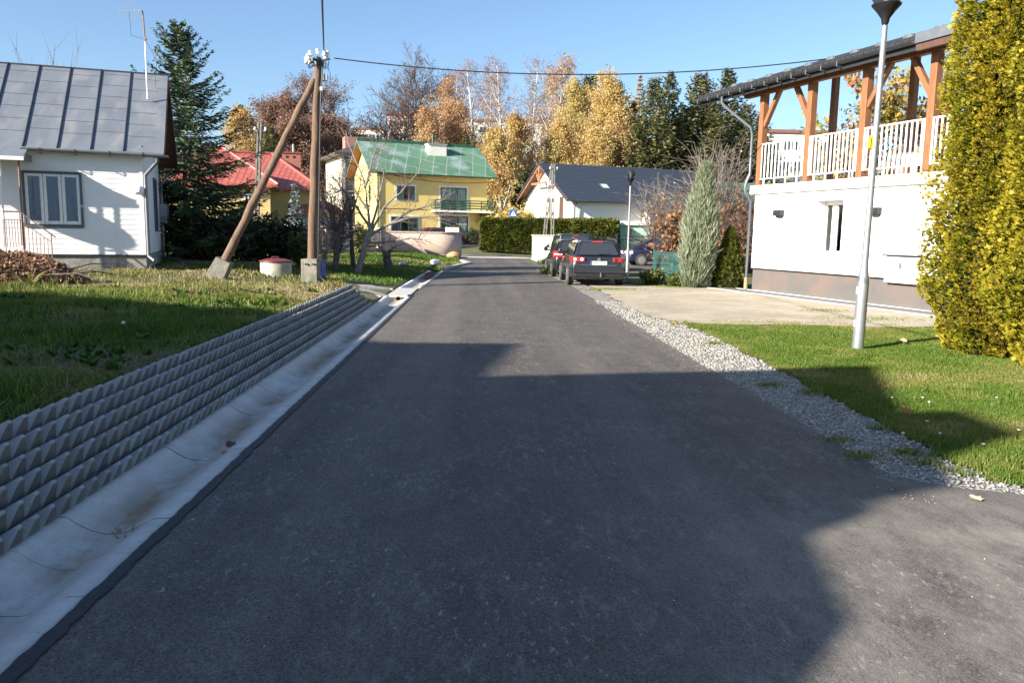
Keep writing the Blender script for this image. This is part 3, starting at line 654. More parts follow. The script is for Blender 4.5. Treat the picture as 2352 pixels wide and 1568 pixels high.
# barge board / dark soffit of the gable overhang
mb = MB(M)
for pr in (prof, profb):
    for (ya, za), (yb, zb) in zip(pr[:-1], pr[1:]): mb.add([(-OR_ - .02, ya, za - .01), (-OR_ - .02, yb, zb - .01), (-OR_ - .02, yb, zb - .2), (-OR_ - .02, ya, za - .2), (-OR_ + .01, ya, za - .06), (-OR_ + .01, yb, zb - .06), (-OR_ + .01, yb, zb - .2), (-OR_ + .01, ya, za - .2)], [(0, 1, 2, 3), (7, 6, 5, 4), (0, 4, 5, 1), (3, 2, 6, 7)])
    for (ya, za), (yb, zb) in zip(pr[:-1], pr[1:]): mb.add([(-OR_ + .02, ya, za - .07), (.0, ya, za - .07), (.0, yb, zb - .07), (-OR_ + .02, yb, zb - .07)], [(0, 1, 2, 3)])
mb.build("barge_board", WOOD_D, hs)
mb = MB(M); mb.box(-.02, HL, .005, OV - .04, ze - .02, ze + .0); mb.build("soffit", pm("soffit_paint", (.42, .42, .42), None, 5, .7), hs)
# gutter and downpipes
def halfpipe(mb, a, b, r=.065, n=10):
    a = Vector(a); b = Vector(b); d = (b - a).normalized(); sd = d.cross(Vector((0, 0, 1))).normalized()
    vs = []; fs = []
    for p in (a, b):
        for rr in (r, r - .008):
            vs += [p + sd * math.cos(math.pi * k / n) * rr + Vector((0, 0, -math.sin(math.pi * k / n) * rr)) for k in range(n + 1)]
    m1 = n + 1
    for k in range(n):
        fs += [(k, k + 1, 2 * m1 + k + 1, 2 * m1 + k), (m1 + k, 3 * m1 + k, 3 * m1 + k + 1, m1 + k + 1), (k, m1 + k, m1 + k + 1, k + 1), (2 * m1 + k, 2 * m1 + k + 1, 3 * m1 + k + 1, 3 * m1 + k)]
    fs += [(0, 2 * m1, 3 * m1, m1), (n, m1 + n, 3 * m1 + n, 2 * m1 + n)]
    mb.add(vs, fs)
mb = MB(M); halfpipe(mb, (-OR_ - .12, OV + .07, ze - .07), (2.9, OV + .07, ze - .03), .075); gut = mb.build("gutter", GREY_M, hs, smooth=True)
for k in range(4):
    mb = MB(M); mb.box(-.1 + k * .85 - .02, -.1 + k * .85 + .02, OV - .02, OV + .155, ze - .165, ze - .15); mb.box(-.1 + k * .85 - .02, -.1 + k * .85 + .02, OV + .148, OV + .155, ze - .15, ze - .02); mb.build("gutter_bracket", DARK_M, gut)
mb = MB(M); mb.tube([(-.44, OV + .05, ze - .1), (-.44, OV + .05, ze - .25), (-.10, .06, ze - .62), (-.10, .06, ze - .72), (-.10, .06, .55 + .47), (-.10, .06, .85), (-.26, .2, .72)], .048, 10); mb.build("downpipe", GREY_M, hs, smooth=True)
mb = MB(LS.mat()); mb.tube([(HD + .3, .3, zE - .35), (HD - .05, .08, zE - .75), (HD - .05, .08, .3)], .045, 8)
mb.build("downpipe", GREY_M, hs, smooth=True)
# wall lamp
lu, lz = LF.px(322, 431 / 1.0 + 2); mb = MB(LF.mat()); 
mb.lathe([(.0, -.16), (.10, -.13), (.14, -.05), (.14, .03), (.12, .06), (.0, .065)], (lu + .02, .13, lz - .03), 16, Matrix.Rotation(R_(22), 3, 'X'))
mb.bar((lu + .02, 0, lz - .03), (lu + .02, .12, lz - .02), .05); mb.build("wall_lamp", WHITEP, hs, smooth=True)
# meter box with conduit on the gable side
bu, bz1 = LS.px(371, 470); bu1, bz0 = LS.px(389, 513)
bu1 = min(bu1, HD - .3)
mb = MB(LS.mat()); mb.box(bu, bu1, .0, .24, bz0, bz1); mbx = mb.build("meter_box", pm("grey_box", (.30, .32, .35), None, 4, .6), hs, bevel=.015)
mb = MB(LS.mat()); mb.tube([(bu + .12, .1, bz1), (bu + .12, .1, bz1 + .75), (bu + .0, .06, bz1 + .8)], .022, 8); mb.tube([(bu + .12, .1, bz0), (bu + .12, .1, .4)], .028, 8); mb.build("conduit", DARK_M, mbx, smooth=True)
# porch at the left edge of the picture: canopy with posts, steps, rails
PD = .73
pu0 = LF.px(73, 336, PD)[0]; cu0 = LF.px(55, 361, PD)[0]
cz = LF.px(55, 358, PD)[1]
ct = LF.px(76, 333, .2)[1]
mb = MB(M); 
p = [(cu0, PD, cz), (HL, PD, cz + .0), (HL, .02, cz + .36), (cu0, .02, cz + .36)]
mb.add(p + [(q[0], q[1], q[2] - .05) for q in p], [(0, 1, 2, 3), (7, 6, 5, 4), (0, 4, 5, 1), (1, 5, 6, 2), (2, 6, 7, 3), (3, 7, 4, 0)])
can = mb.build("porch_roof", SEAMM, hs)
mb = MB(M); mb.box(cu0 - .03, cu0, .03, PD + .02, cz - .11, cz + .06); mb.build("canopy_side", GREY_M, can)
mb = MB(M); mb.box(cu0, HL, PD + .004, PD + .05, cz - .12, cz - .02); mb.build("canopy_fascia", WHITEP, can)
pz0 = .35
for (px_, nm) in ((49, "rust"), (6, "white")):
    pu, _z = LF.px(px_, 470, PD - .08); mb = MB(M); mb.tube([(pu, PD - .08, pz0), (pu, PD - .08, cz - .05)], .026, 8); mb.build("porch_post", RUSTM if nm == "rust" else WHITEP, can, smooth=True)
sc_u = LF.px(3, 470, PD)[0]
# satellite dish on a porch post, just outside the left edge; its round shadow falls on the wall
_u, _z = LF.px(168, 507); dd_ = .95; k_ = LF.e.dot(TO_SUN) / LF.n.dot(TO_SUN); dpos = LF.p(_u + dd_ * k_, _z + dd_ * TO_SUN.z / LF.n.dot(TO_SUN), dd_)
sdish = thing("satellite_dish", "round satellite dish on the porch post of the white cottage", "satellite dish", dpos)
MD = TO_SUN.to_track_quat('Z', 'Y').to_matrix(); mb = MB(); mb.lathe([(.02, 0), (.2, .015), (.36, .06), (.45, .11), (.455, .10), (.36, .045), (.2, .0), (.0, -.02)], dpos, 28, MD); mb.build("dish", GREY_M, sdish, smooth=True)
mb = MB(); mb.tube([dpos, dpos + MD @ Vector((.05, -.2, .1)), dpos + MD @ Vector((0, -.05, .42))], .012, 6); mb.bar(dpos - Vector((0, 0, .0)), LF.p(_u + dd_ * k_ + .1, cz, PD - .06), .04); mb.build("dish_arm", GREY_M, sdish)
# steps and rails
mb = MB(M); st_u = LF.px(49, 560, PD)[0]
mb.box(st_u - .1, HL, .02, PD + .1, .2, zS - .15); mb.build("porch_floor", CONC, hs)
mb = MB(M)
for k in range(4): mb.box(st_u - .1 - .27 * (k + 1), st_u - .1 - .27 * k, .1, PD, .2, zS - .15 - .17 * (k + 1) + .0)
mb.build("steps", CONC, hs)
mb = MB(M); ra = LF.px(49, 486, PD)[1]; re_u, re_z = LF.px(128, 546, PD)
mb.tube([(sc_u, PD - .04, ra), (st_u, PD - .04, ra), (re_u, PD - .04, re_z)], .018, 8)
n = 8
for k in range(n + 1):
    f = k / n * .86; u = st_u + (re_u - st_u) * f; zt = ra + (re_z - ra) * f
    mb.tube([(u, PD - .04, zt - .22 if 0 < k < n else zt), (u, PD - .04, max(zt - .9, .45))], .009 if 0 < k < n else .016, 6)
mb.tube([(st_u, PD - .04, ra - .22), (st_u + (re_u - st_u) * .86, PD - .04, ra + (re_z - ra) * .86 - .22)], .010, 6)
mb.tube([(sc_u, PD - .04, ra - .22), (st_u, PD - .04, ra - .22)], .012, 6)
for k in range(6):
    u = st_u + (sc_u - st_u) * (k + 1) / 6; mb.tube([(u, PD - .04, ra - .22), (u, PD - .04, ra - .95)], .009, 6)
mb.build("hand_rail", RUSTM, hs, smooth=True)

# ---- television aerial on the roof
ap = atY(338, 208, (LF.p(.25, 0, -1.6)).y)
an = thing("tv_aerial", "thin television aerial on a bent white pole rising from the grey cottage roof", "aerial", ap)
top = atY(327, 26, ap.y); mid = atY(333, 90, ap.y)
mb = MB(); mb.tube([ap - Vector((0, 0, .25)), mid], .022, 8); mb.build("mast", WHITEP, an, smooth=True)
mb = MB(); mb.tube([mid - Vector((.0, 0, .08)), atY(329, 40, ap.y), top, atY(322, 25, ap.y - .05)], .022, 8); mb.bar(mid - Vector((.03, .0, .03)), mid + Vector((.03, .0, .03)), .07); mb.build("mast_tip", RUSTM, an, smooth=True)
mb = MB(); bl = atY(272, 25, ap.y - .1); br = atY(326, 25, ap.y - .1); mb.bar(bl, br, .018)
for k, hh in enumerate((.20, .0, .32, .34, .22, .18)):
    p = bl.lerp(br, .02 + .17 * k); mb.bar(p - Vector((.0, 0, hh)), p + Vector((.0, 0, hh * 1.05)), .008)
mb.build("dipoles", GREY_M, an)
mb = MB(); mb.tube([bl.lerp(br, .45), bl.lerp(br, .5) - Vector((0, 0, .7)), mid, atY(360, 140, ap.y - .1), LF.p(-.28, RZ - .5, -RU * .8)], .006, 5); mb.build("aerial_cable", BLACK, an)
# ------------------------------------------------------------------ white house on the right with an open veranda
B0 = at(1722, 668); B1 = at(2110, 715)
rd = (B1 - B0); rd.z = 0; rd.normalize(); rn = Vector((rd.y, -rd.x, 0))
if rn.x > 0: rn = -rn
RF = Frame(B0, rd, rn); M = RF.mat()
rh = thing("veranda_house", "white rendered house with a timber veranda under a dark tiled roof on the right", "house", B0)
U1 = 8.6; ZL = 3.27; zp = .74; DP = 5.2
wa, wzt = RF.px(1873, 461); wb, _ = RF.px(1938, 461); wz0 = RF.px(1888, 583)[1]; rec = .38
mb = MB(M)                                    # wall with a recessed window opening
mb.box(0, wa, -DP, 0, zp, ZL - .26); mb.box(wb, U1, -DP, 0, zp, ZL - .26); mb.box(wa, wb, -DP, 0, zp, wz0 - .06); mb.box(wa, wb, -DP, 0, wzt, ZL - .26); mb.box(wa, wb, -DP, -rec - .13, wz0 - .06, wzt)
mb.build("wall", WHITE, rh)
PL = pm("plinth_render", (.115, .102, .095), (.10, .092, .088), 1.3, .9, .25, 80, c3=(.14, .105, .09), s3=.9)
mb = MB(M); mb.box(.03, U1, -DP, -.05, -.1, zp - .02); mb.build("plinth", PL, rh)
mb = MB(M); mb.box(-.01, U1, -.06, .012, zp - .03, zp); mb.build("drip_edge", DARK_M, rh)
mb = MB(M); mb.box(-.16, U1, -DP, .10, ZL - .26, ZL); mb.build("ledge", WHITE, rh, bevel=.012)
# window
y0, y1 = -rec - .07, -rec; W_ = wb - wa
fx = [wa, wa + .05, wa + W_ * .245, wa + W_ * .43, wa + W_ * .70, wb]
mb = MB(M)
for q in ((fx[0], fx[1], wz0, wzt), (fx[4], fx[5], wz0, wzt), (fx[1], fx[4], wzt - .12, wzt), (fx[1], fx[4], wz0, wz0 + .08), (fx[2], fx[3], wz0 + .08, wzt - .12)): mb.box(q[0], q[1], y0, y1, q[2], q[3])
wf = mb.build("window", WHITEP, rh, bevel=.01)
mb = MB(M); mb.box(fx[1], fx[2], -rec - .045, -rec - .035, wz0 + .08, wzt - .12); mb.box(fx[3], fx[4], -rec - .045, -rec - .035, wz0 + .08, wzt - .12); mb.build("pane", GLASSW, wf)
mb = MB(M); mb.box(fx[1], fx[2], -rec - .06, -rec - .055, wz0 + .08, wzt - .12); mb.build("blind", pm("grey_blind", (.5, .52, .5), (.36, .38, .36), 5, .8), wf)
mb = MB(M); mb.box(fx[3], fx[4], -rec - .115, -rec - .11, wz0 + .08, wzt - .12); mb.build("dark_room", BLACK, wf)
mb = MB(M); mb.box(wa - .13, wb + .05, -rec, .07, wz0 - .055, wz0 - .0); mb.build("sill", WHITEP, rh, bevel=.008)
# up-down wall lamps
for (x, y) in ((1793, 489), (2014, 484)):
    u, z = RF.px(x, y); mb = MB(M); mb.box(u - .19, u + .17, .0, .14, z - .09, z + .08); mb.box(u - .10, u + .12, .0, .10, z - .14, z - .09)
    mb.build("wall_lamp", DARK_M, rh, bevel=.008)
# gas / meter cabinet and its small canopy
u, z1 = RF.px(2036, 585); u2, z0 = RF.px(2093, 652)
mb = MB(M); mb.box(u + .1, u + 1.15, 0, .12, z0, z1 - .03); mc = mb.build("meter_cabinet", WHITEP, rh, bevel=.01)
mb = MB(M); mb.box(u + .03, u + 1.2, 0, .18, z1 - .02, z1 + .01); mb.build("cabinet_canopy", DARK_M, mc)
mb = MB(M); mb.box(u + .55, u + .62, .12, .135, z0 + .35, z0 + .5); mb.box(u + .5, u + .72, .12, .135, z0 + .28, z0 + .31); mb.build("cabinet_lock", GREY_M, mc)
# veranda posts, beam, braces
ZB = 6.0
def post(u, y, w=.17, z0=ZL, z1=ZB, mat_=WOOD):
    mb = MB(M); mb.box(u - w / 2, u + w / 2, y - w / 2, y + w / 2, z0, z1); return mb.build("post", mat_, rh, bevel=.008)
pu = [.16, 2.28, 4.32, 6.42, 8.3]
for u in pu: post(u, -.02, .2, ZL - (.1 if u < 1 else .0) + (.10 if u < 1 else 0))
for u in (RF.px(1912, 300, -DP + 1.6)[0], RF.px(2094, 260, -DP + 1.6)[0]): post(u, -DP + 1.6, .19, ZL, ZB + 1.15)
mb = MB(M); mb.box(-.75, U1, -.11, .09, ZB, ZB + .2); mb.build("beam", WOOD, rh, bevel=.008)
mb = MB(M); mb.box(-.75, U1, -DP + 1.5, -DP + 1.7, ZB + 1.15, ZB + 1.35); mb.build("beam", WOOD_D, rh)
for (u, du) in ((pu[0] + .08, .62), (pu[1] - .08, -.62), (pu[2] + .08, .66), (pu[3] - .08, -.62)):
    mb = MB(M); mb.bar((u, -.02, ZB - .95), (u + du, -.02, ZB + .02), .13, .13); mb.build("brace", WOOD, rh, bevel=.006)
# upper wall behind the veranda at the right
mb = MB(M); mb.box(6.62, 7.6, -DP + 1.5, -DP + 1.58, ZL, ZB + 1.1); mb.build("upper_wall", pm("pale_render", (.62, .60, .56), None, 4, .9), rh)
mb = MB(M); mb.bar((4.4, -DP + 1.6, ZB + .35), (6.6, -DP + 1.6, ZB + .3), .12); mb.build("tie_beam", WOOD_D, rh)
# railings between the posts: each with its balusters
RT = 4.52
for a, b in zip(pu[:-1], pu[1:]):
    mb = MB(M); a2, b2 = a + (.0 if a < 1 else .1), b - .1
    mb.box(a2, b2, .03, .07, RT - .035, RT); mb.box(a2, b2, .03, .07, ZL + .17, ZL + .20); mb.box(a2, a2 + .03, .031, .069, ZL + .18, RT - .01); mb.box(b2 - .03, b2, .031, .069, ZL + .18, RT - .01)
    rl = mb.build("railing", WHITEP, rh)
    n = int((b - a) / .165)
    mb = MB(M)
    for k in range(n):
        u = a2 + .1 + (b2 - a2 - .2) * k / (n - 1); mb.box(u - .022, u + .022, .03, .055, ZL + .2, RT - .035)
        if k % 3 == 1: mb.box(u - .022, u + .022, .03, .055, ZL + .01, ZL + .17)
    mb.build("baluster_row", WHITEP, rl)
# railing of the far side of the veranda
mb = MB(M); yb = -DP + 1.7
mb.box(.2, 3.2, yb, yb + .04, RT - .3, RT - .27); mb.box(.2, 3.2, yb, yb + .04, ZL + .12, ZL + .15)
for k in range(17): mb.box(.25 + k * .18, .29 + k * .18, yb, yb + .03, ZL + .15, RT - .3)
mb.build("rear_railing", WHITEP, rh)
# roof: tiles, gutter, snow guards
RT_M = pm("dark_roof_tile", (.030, .032, .037), (.02, .022, .026), 6, .8)
g0u = RF.px(1603, 225, .62)[0]; gz = .5 * (RF.px(1750, 191, .62)[1] + RF.px(1850, 166, .62)[1]); g1u = RF.px(2101, 106, .62)[0]
PITCHR = math.tan(R_(18)); ye = .60; z_e = gz + .06; ridge_y = -DP + .6
rz = z_e + (ye - ridge_y) * PITCHR
ue = g0u - .02; URF = 11.5
def roofplane(mb, x0, x1, ya, za, yb, zb, th=.06):
    p = [(x0, ya, za), (x1, ya, za), (x1, yb, zb), (x0, yb, zb)]
    mb.add(p + [(q[0], q[1], q[2] - th) for q in p], [(0, 1, 2, 3), (7, 6, 5, 4), (0, 4, 5, 1), (1, 5, 6, 2), (2, 6, 7, 3), (3, 7, 4, 0)])
mb = MB(M); roofplane(mb, ue, URF, ye, z_e, ridge_y, rz); rr = mb.build("roof", RT_M, rh)
mb = MB(M)                                    # rolled tile profile
k = 0
while ue + .1 + k * .2 < URF:
    x = ue + .1 + k * .2; k += 1; mb.tube([(x, ye + .03, z_e + .025), (x, ridge_y, rz + .025)], .05, 8)
for j in range(9):
    f = j / 9; y = ye + (ridge_y - ye) * f; z = z_e + (rz - z_e) * f
    mb.box(ue, URF, y - .012, y + .012, z + .0, z + .045)
mb.build("roof_tiles", RT_M, rr, smooth=True)
GTILE = pm("grey_tile", (.09, .10, .105), None, 5, .6)
for k in range(14):
    x = ue + .55 + k * .86; y = ye - .42; z = z_e + .42 * PITCHR - .02
    if x > URF - .3: break
    mb = MB(M); mb.lathe([(.17, 0), (.16, .11), (.13, .165), (.0, .17)], (x, y, z), 10, Matrix.Scale(.6, 3, Vector((0, 1, 0)))); mb.build("snow_guard", GTILE, rr, smooth=True)
mb = MB(M); halfpipe(mb, (ue - .05, ye + .07, gz - .03), (g1u, ye + .07, gz + .02), .085); gg = mb.build("gutter", DARK_M, rh, smooth=True)
for k in range(12):
    mb = MB(M); mb.box(ue + .2 + k * .58, ue + .235 + k * .58, ye - .02, ye + .165, gz - .125, gz - .108); mb.box(ue + .2 + k * .58, ue + .235 + k * .58, ye + .155, ye + .165, gz - .125, gz - .0); mb.build("gutter_bracket", GREY_M, gg)
mb = MB(M); mb.box(ue + .02, URF, ye - .05, ye - .02, z_e - .24, z_e - .08); mb.build("fascia", DARK_M, rh)
mb = MB(M); mb.box(g1u + .02, URF, ye + .0, ye + .05, z_e - .1, z_e + .12); mb.build("eave_flashing", GREY_M, rh)
mb = MB(M); mb.box(g1u + .02, URF, ye - .1, ye - .0, z_e - .26, z_e - .1); mb.build("eave_board", WOOD_D, rh)
mb = MB(M)
x = ue + .3
while x < URF:
    mb.bar((x, ye - .08, z_e - .14), (x, ridge_y, rz - .14), .07, .14); x += .8
mb.build("rafter", WOOD_D, rh)
mb = MB(M)                                    # boarding under the tiles
roofplane(mb, ue + .05, URF - .05, ye - .05, z_e - .066, ridge_y, rz - .066, .02); mb.build("roof_boarding", WOOD_D, rh)
# downpipe
du = RF.px(1662, 222, .62)[0]
mb = MB(M)
p = [(du, ye + .07, gz - .1), (du, ye + .07, gz - .28), (du + .1, ye - .0, gz - .42)]
bx = -.18
p += [(bx - .03, .16, 5.05), (bx, .11, 4.85), (bx, .11, 3.62), (bx - .03, .2, 3.40), (bx - .05, .22, 3.28), (bx - .04, .22, 3.08), (bx + .02, .14, 2.92), (bx + .04, .06, 2.78), (bx + .04, .06, .42)]
mb.tube(p, .048, 10); dp = mb.build("downpipe", pm("anthracite_pipe", (.11, .12, .135), None, 5, .4, metal=.3), rh, smooth=True)
mb = MB(M); mb.tube([(bx + .04, .06, .42), (bx + .04, .06, -.05)], .062, 10); mb.build("pipe_foot", pm("tan_pipe", (.32, .22, .12), None, 5, .7), dp, smooth=True)
# paved strip along the wall with a pale edge
PAVE = pm("grey_paving", (.175, .18, .19), (.14, .145, .15), 5, .9, .3, 60)
mb = MB(M); mb.box(-1.4, 9.5, .045, .80, -.03, .036); ps = mb.build("paved_strip", PAVE, loc=B0); tag(ps, kind="structure")
mb = MB(M); mb.box(-1.4, 9.5, -.04, .045, -.03, .046); ps = mb.build("paving_edge", WHITEP, loc=B0); tag(ps, kind="structure")
mb = MB(M); mb.box(-1.4, 9.5, .80, .86, -.03, .044); ps = mb.build("paving_kerb", CONC_L, loc=B0); tag(ps, kind="structure")
# ------------------------------------------------------------------ timber utility pole with a raking brace
pb = at(717, 646, .22); PY = pb.y
up = thing("utility_pole", "old timber utility pole with a raking brace and white insulators, on concrete feet", "utility pole", (pb.x, pb.y, float(hgt(pb.x, pb.y))))
ptop = atY(730, 138, PY); pbot = atY(716, 612, PY)
mb = MB(); n = 14
pts = [pbot.lerp(ptop, i / (n - 1)) + Vector((.012 * math.sin(i * 1.7), .01 * math.cos(i * 2.1), 0)) for i in range(n)]
mb.tube([pbot - Vector((0, 0, .45))] + pts, [.135] + [.135 - .03 * i / (n - 1) + .006 * math.sin(i * 2.3) for i in range(n)], 14); mb.build("pole", POLEW, up, smooth=True)
kb = atY(513, 606, at(512, 632, .4).y); kt = atY(722, 182, PY - .02)
mb = MB(); pts = [kb.lerp(kt, i / (n - 1)) + Vector((.012 * math.sin(i * 2.7), 0, .012 * math.cos(i * 1.3))) for i in range(n)]
mb.tube([kb + (kb - kt).normalized() * .35] + pts, [.115] + [.115 - .022 * i / (n - 1) + .006 * math.sin(i * 1.9) for i in range(n)], 14); mb.build("brace", POLEW, up, smooth=True)
gz_ = float(hgt(pb.x, pb.y))
mb = MB(Matrix.Translation((pb.x, pb.y - .02, 0)) @ Matrix.Rotation(R_(-6), 4, 'Z')); mb.box(-.25, -.17, -.2, .15, gz_ - .3, gz_ + .66); mb.box(-.165, .22, -.23, .17, gz_ - .3, gz_ + .665)
mb.build("footing", pm("mossy_concrete", (.23, .215, .18), (.16, .15, .12), 7, .95, .7, 40, c3=(.11, .11, .07), s3=2.5), up, bevel=.012)
mb = MB(Matrix.Translation((pb.x, pb.y, 0)) @ Matrix.Rotation(R_(-6), 4, 'Z'))
for x in (-.07, .13):
    mb.box(x - .05, x + .05, -.26, -.225, gz_ + .49, gz_ + .54); mb.tube([(x + .03, -.23, gz_ + .515), (x + .03, -.30, gz_ + .515)], .025, 6)
mb.build("footing_bolts", DARK_M, up)
bb = at(512, 640, .4); dk = (kt - kb).normalized()
mb = MB(); sx = dk.cross(Vector((0, 1, 0))).normalized(); c = kb - dk * .18
vs = []
for zt in (-.5, .3):
    for (a, b_) in ((-.22, -.17), (.24, -.17), (.24, .2), (-.22, .2)): vs.append(c + dk * zt + sx * a * (1.15 if zt < 0 else .9) + Vector((0, 1, 0)) * b_)
mb.add(vs, [(0, 3, 2, 1), (4, 5, 6, 7), (0, 1, 5, 4), (1, 2, 6, 5), (2, 3, 7, 6), (3, 0, 4, 7)]); mb.build("footing", MATS["mossy_concrete"], up, bevel=.015)
# crossarm hardware with insulators
mb = MB(); mb.lathe([(.13, -.16), (.14, -.05), (.10, .06), (.0, .1)], ptop, 12)
mb.bar(ptop + Vector((-.32, 0, -.10)), ptop + Vector((.34, -.05, .02)), .05); mb.bar(ptop + Vector((-.1, -.3, -.02)), ptop + Vector((.1, .3, -.02)), .05)
for k in range(7):
    a = k * .9; mb.tube([ptop + Vector((.1 * math.cos(a), .1 * math.sin(a), -.12)), ptop + Vector((.27 * math.cos(a), .16 * math.sin(a), -.22)), ptop + Vector((.30 * math.cos(a), .2 * math.sin(a), -.04))], .014, 6)
mb.build("bracket", DARK_M, up, smooth=True)
IN = [(708, 132), (713, 124), (704, 139), (730, 120), (745, 124), (752, 125), (711, 142), (748, 131)]
for k, (x, y) in enumerate(IN):
    p = atY(x, y, PY - .12 + .06 * (k % 4)); mb = MB()
    mb.lathe([(.03, -.07), (.058, -.06), (.058, -.01), (.04, .0), (.05, .03), (.05, .07), (.03, .09), (.0, .095)], p, 12, Matrix.Rotation(R_(12 if x > 730 else -14), 3, 'Y')); mb.build("insulator", PORC, up, smooth=True)
mb = MB(); q = atY(741, 178, PY + .02); mb.box(q.x - .03, q.x + .13, q.y - .05, q.y + .07, q.z - .09, q.z + .09); mb.build("junction_box", pm("grey_plastic", (.38, .42, .45), None, 5, .5), up, bevel=.01)
mb = MB()
mb.tube([ptop + Vector((.14, -.05, -.1)), atY(737, 220, PY - .1), atY(735, 330, PY - .12), atY(733, 450, PY - .13), atY(731, 600, PY - .14)], .018, 6)
mb.tube([atY(745, 140, PY - .1), atY(752, 150, PY), atY(758, 170, PY), atY(760, 185, PY + .3)], .008, 6)
mb.tube([atY(736, 200, PY - .1), atY(741, 208, PY), atY(748, 211, PY), atY(737, 230, PY - .1)], .009, 6)
mb.build("pole_cable", BLACK, up, smooth=True)
q = atY(738, 204, PY - .1); mb = MB(); mb.box(q.x - .03, q.x + .03, q.y - .03, q.y + .03, q.z - .05, q.z + .05); mb.build("cable_clamp", PORC, up)
def cable(name, label, a, b, sag, r=.012, n=24, group=None):
    pts = [Vector(a).lerp(Vector(b), i / n) - Vector((0, 0, sag * 4 * (i / n) * (1 - i / n))) for i in range(n + 1)]
    mb = MB(); mb.tube(pts, r, 6); o = mb.build(name, BLACK, loc=a, smooth=True); return tag(o, label, "cable", group)
hp = RF.p(3.2, rz - .5, -1.5)
cable("power_cable", "long black cable sagging from the timber pole across the road to the veranda roof", atY(768, 134, PY - .1), atY(1935, 131, hp.y), .45, .016, 40)
a = atY(744, 118, PY); b = atY(740, -10, PY * .62); b2 = a + (b - a) * 3.0
cable("power_cable", "twisted black cable running overhead from the pole top towards the viewer", a, b2, .15, .018)
# ---- round concrete well with a red lid
wb_ = at(634, 628, .3); wz = float(hgt(wb_.x, wb_.y)); wl_ = thing("well", "round concrete well ring with a domed red metal lid in the grass", "well", (wb_.x, wb_.y, wz))
mb = MB(); mb.lathe([(.47, -.2), (.475, .40), (.46, .44), (.0, .45)], (wb_.x, wb_.y, wz), 32); mb.build("ring", pm("well_concrete", (.44, .42, .36), (.34, .32, .27), 6, .95, .5, 50, c3=(.25, .24, .18), s3=2), wl_, smooth=True)
mb = MB(); mb.lathe([(.50, .44), (.515, .455), (.51, .475), (.30, .535), (.10, .555), (.0, .56)], (wb_.x, wb_.y, wz), 32)
mb.tube([(wb_.x - .12, wb_.y - .05, wz + .545), (wb_.x - .1, wb_.y - .05, wz + .60), (wb_.x + .1, wb_.y - .05, wz + .60), (wb_.x + .12, wb_.y - .05, wz + .545)], .012, 6); mb.build("lid", REDP, wl_, smooth=True)
# ---- blue barrel behind the pole footing
p = at(738, 640, .15); p = Vector((-4.69, 22.95, 0)); z = float(hgt(p.x, p.y)); mb = MB(); prof = []
for i in range(12): prof.append((.20 + (.012 if i in (3, 4, 7, 8) else 0), .62 * i / 11))
mb.lathe(prof + [(.18, .64), (.0, .64)], (p.x, p.y, z - .02), 20)
tag(mb.build("barrel", pm("blue_plastic", (.02, .06, .30), None, 4, .45), loc=(p.x, p.y, z), smooth=True), "blue plastic barrel half hidden behind the concrete foot of the timber pole", "barrel")
# ---- street lamps
LAMPM = pm("galvanised", (.52, .53, .54), (.45, .46, .47), 9, .32, metal=.75)
def glassglobe():
    m, t, b = _new("smoked_globe"); b.inputs["Base Color"].default_value = (.05, .05, .055, 1); b.inputs["Roughness"].default_value = .05; b.inputs["Transmission Weight"].default_value = .0
    tr = t.nodes.new("ShaderNodeBsdfTransparent"); tr.inputs[0].default_value = (.55, .55, .56, 1); mx = t.nodes.new("ShaderNodeMixShader"); mx.inputs[0].default_value = .45
    t.links.new(tr.outputs[0], mx.inputs[1]); t.links.new(b.outputs[0], mx.inputs[2]); t.links.new(mx.outputs[0], t.nodes["Material Output"].inputs[0]); return m
GLOBE = glassglobe()
def lamp(base, H, label, sc=1.0, lean=0.0):
    base = Vector(base); o = thing("street_lamp", label, "street lamp", base, "globe street lamps")
    x, y, z = base; MT = Matrix.Translation(base) @ Matrix.Rotation(lean, 4, 'Y')
    mb = MB(MT); mb.lathe([(.085 * sc, -.3), (.085 * sc, 1.02), (.075 * sc, 1.10), (.055 * sc, 1.20), (.052 * sc, 1.3), (.040 * sc, H - .42), (.040 * sc, H - .40), (.0, H - .4)], (0, 0, 0), 24); mb.build("pole", LAMPM, o, smooth=True)
    mb = MB(MT); mb.lathe([(.03 * sc, H - .40), (.05 * sc, H - .36), (.06 * sc, H - .30), (.13 * sc, H - .2), (.20 * sc, H - .12), (.205 * sc, H - .105), (.0, H - .1)], (0, 0, 0), 24); mb.build("lamp_cup", BLACK, o, smooth=True)
    mb = MB(MT); R = .225 * sc; mb.lathe([(R * math.sin(math.pi * k / 14), H + .07 - R * math.cos(math.pi * k / 14)) for k in range(1, 14)], (0, 0, 0), 28); gl = mb.build("globe", GLOBE, o, smooth=True)
    mb = MB(MT); mb.lathe([(.05 * sc, H - .1), (.045 * sc, H + .02), (.03 * sc, H + .09), (.0, H + .1)], (0, 0, 0), 12); mb.build("bulb", PORC, gl, smooth=True)
    return o, MT
lb = at(1970, 797, .05)
l1, MT = lamp(lb, 5.12, "tall grey street lamp standing in the lawn beside the golden hedge, smoked globe", 1.0, R_(.35))
mb = MB(MT); mb.box(-.095, -.078, -.03, .03, 2.98, 3.14); mb.box(-.055, -.035, -.025, .025, 2.96, 3.16); mb.build("yellow_sticker", pm("yellow_sticker", (.75, .55, .03), None, 5, .5), l1)
mb = MB(MT); mb.box(-.088, -.083, -.03, .02, .32, .42); mb.box(-.088, -.083, -.03, .02, .82, .92); mb.build("sticker", PORC, l1)
lb2 = at(1440, 640, 0.0)
lamp(lb2, 3.95, "far street lamp with smoked globe beside the parked estate car", .78)
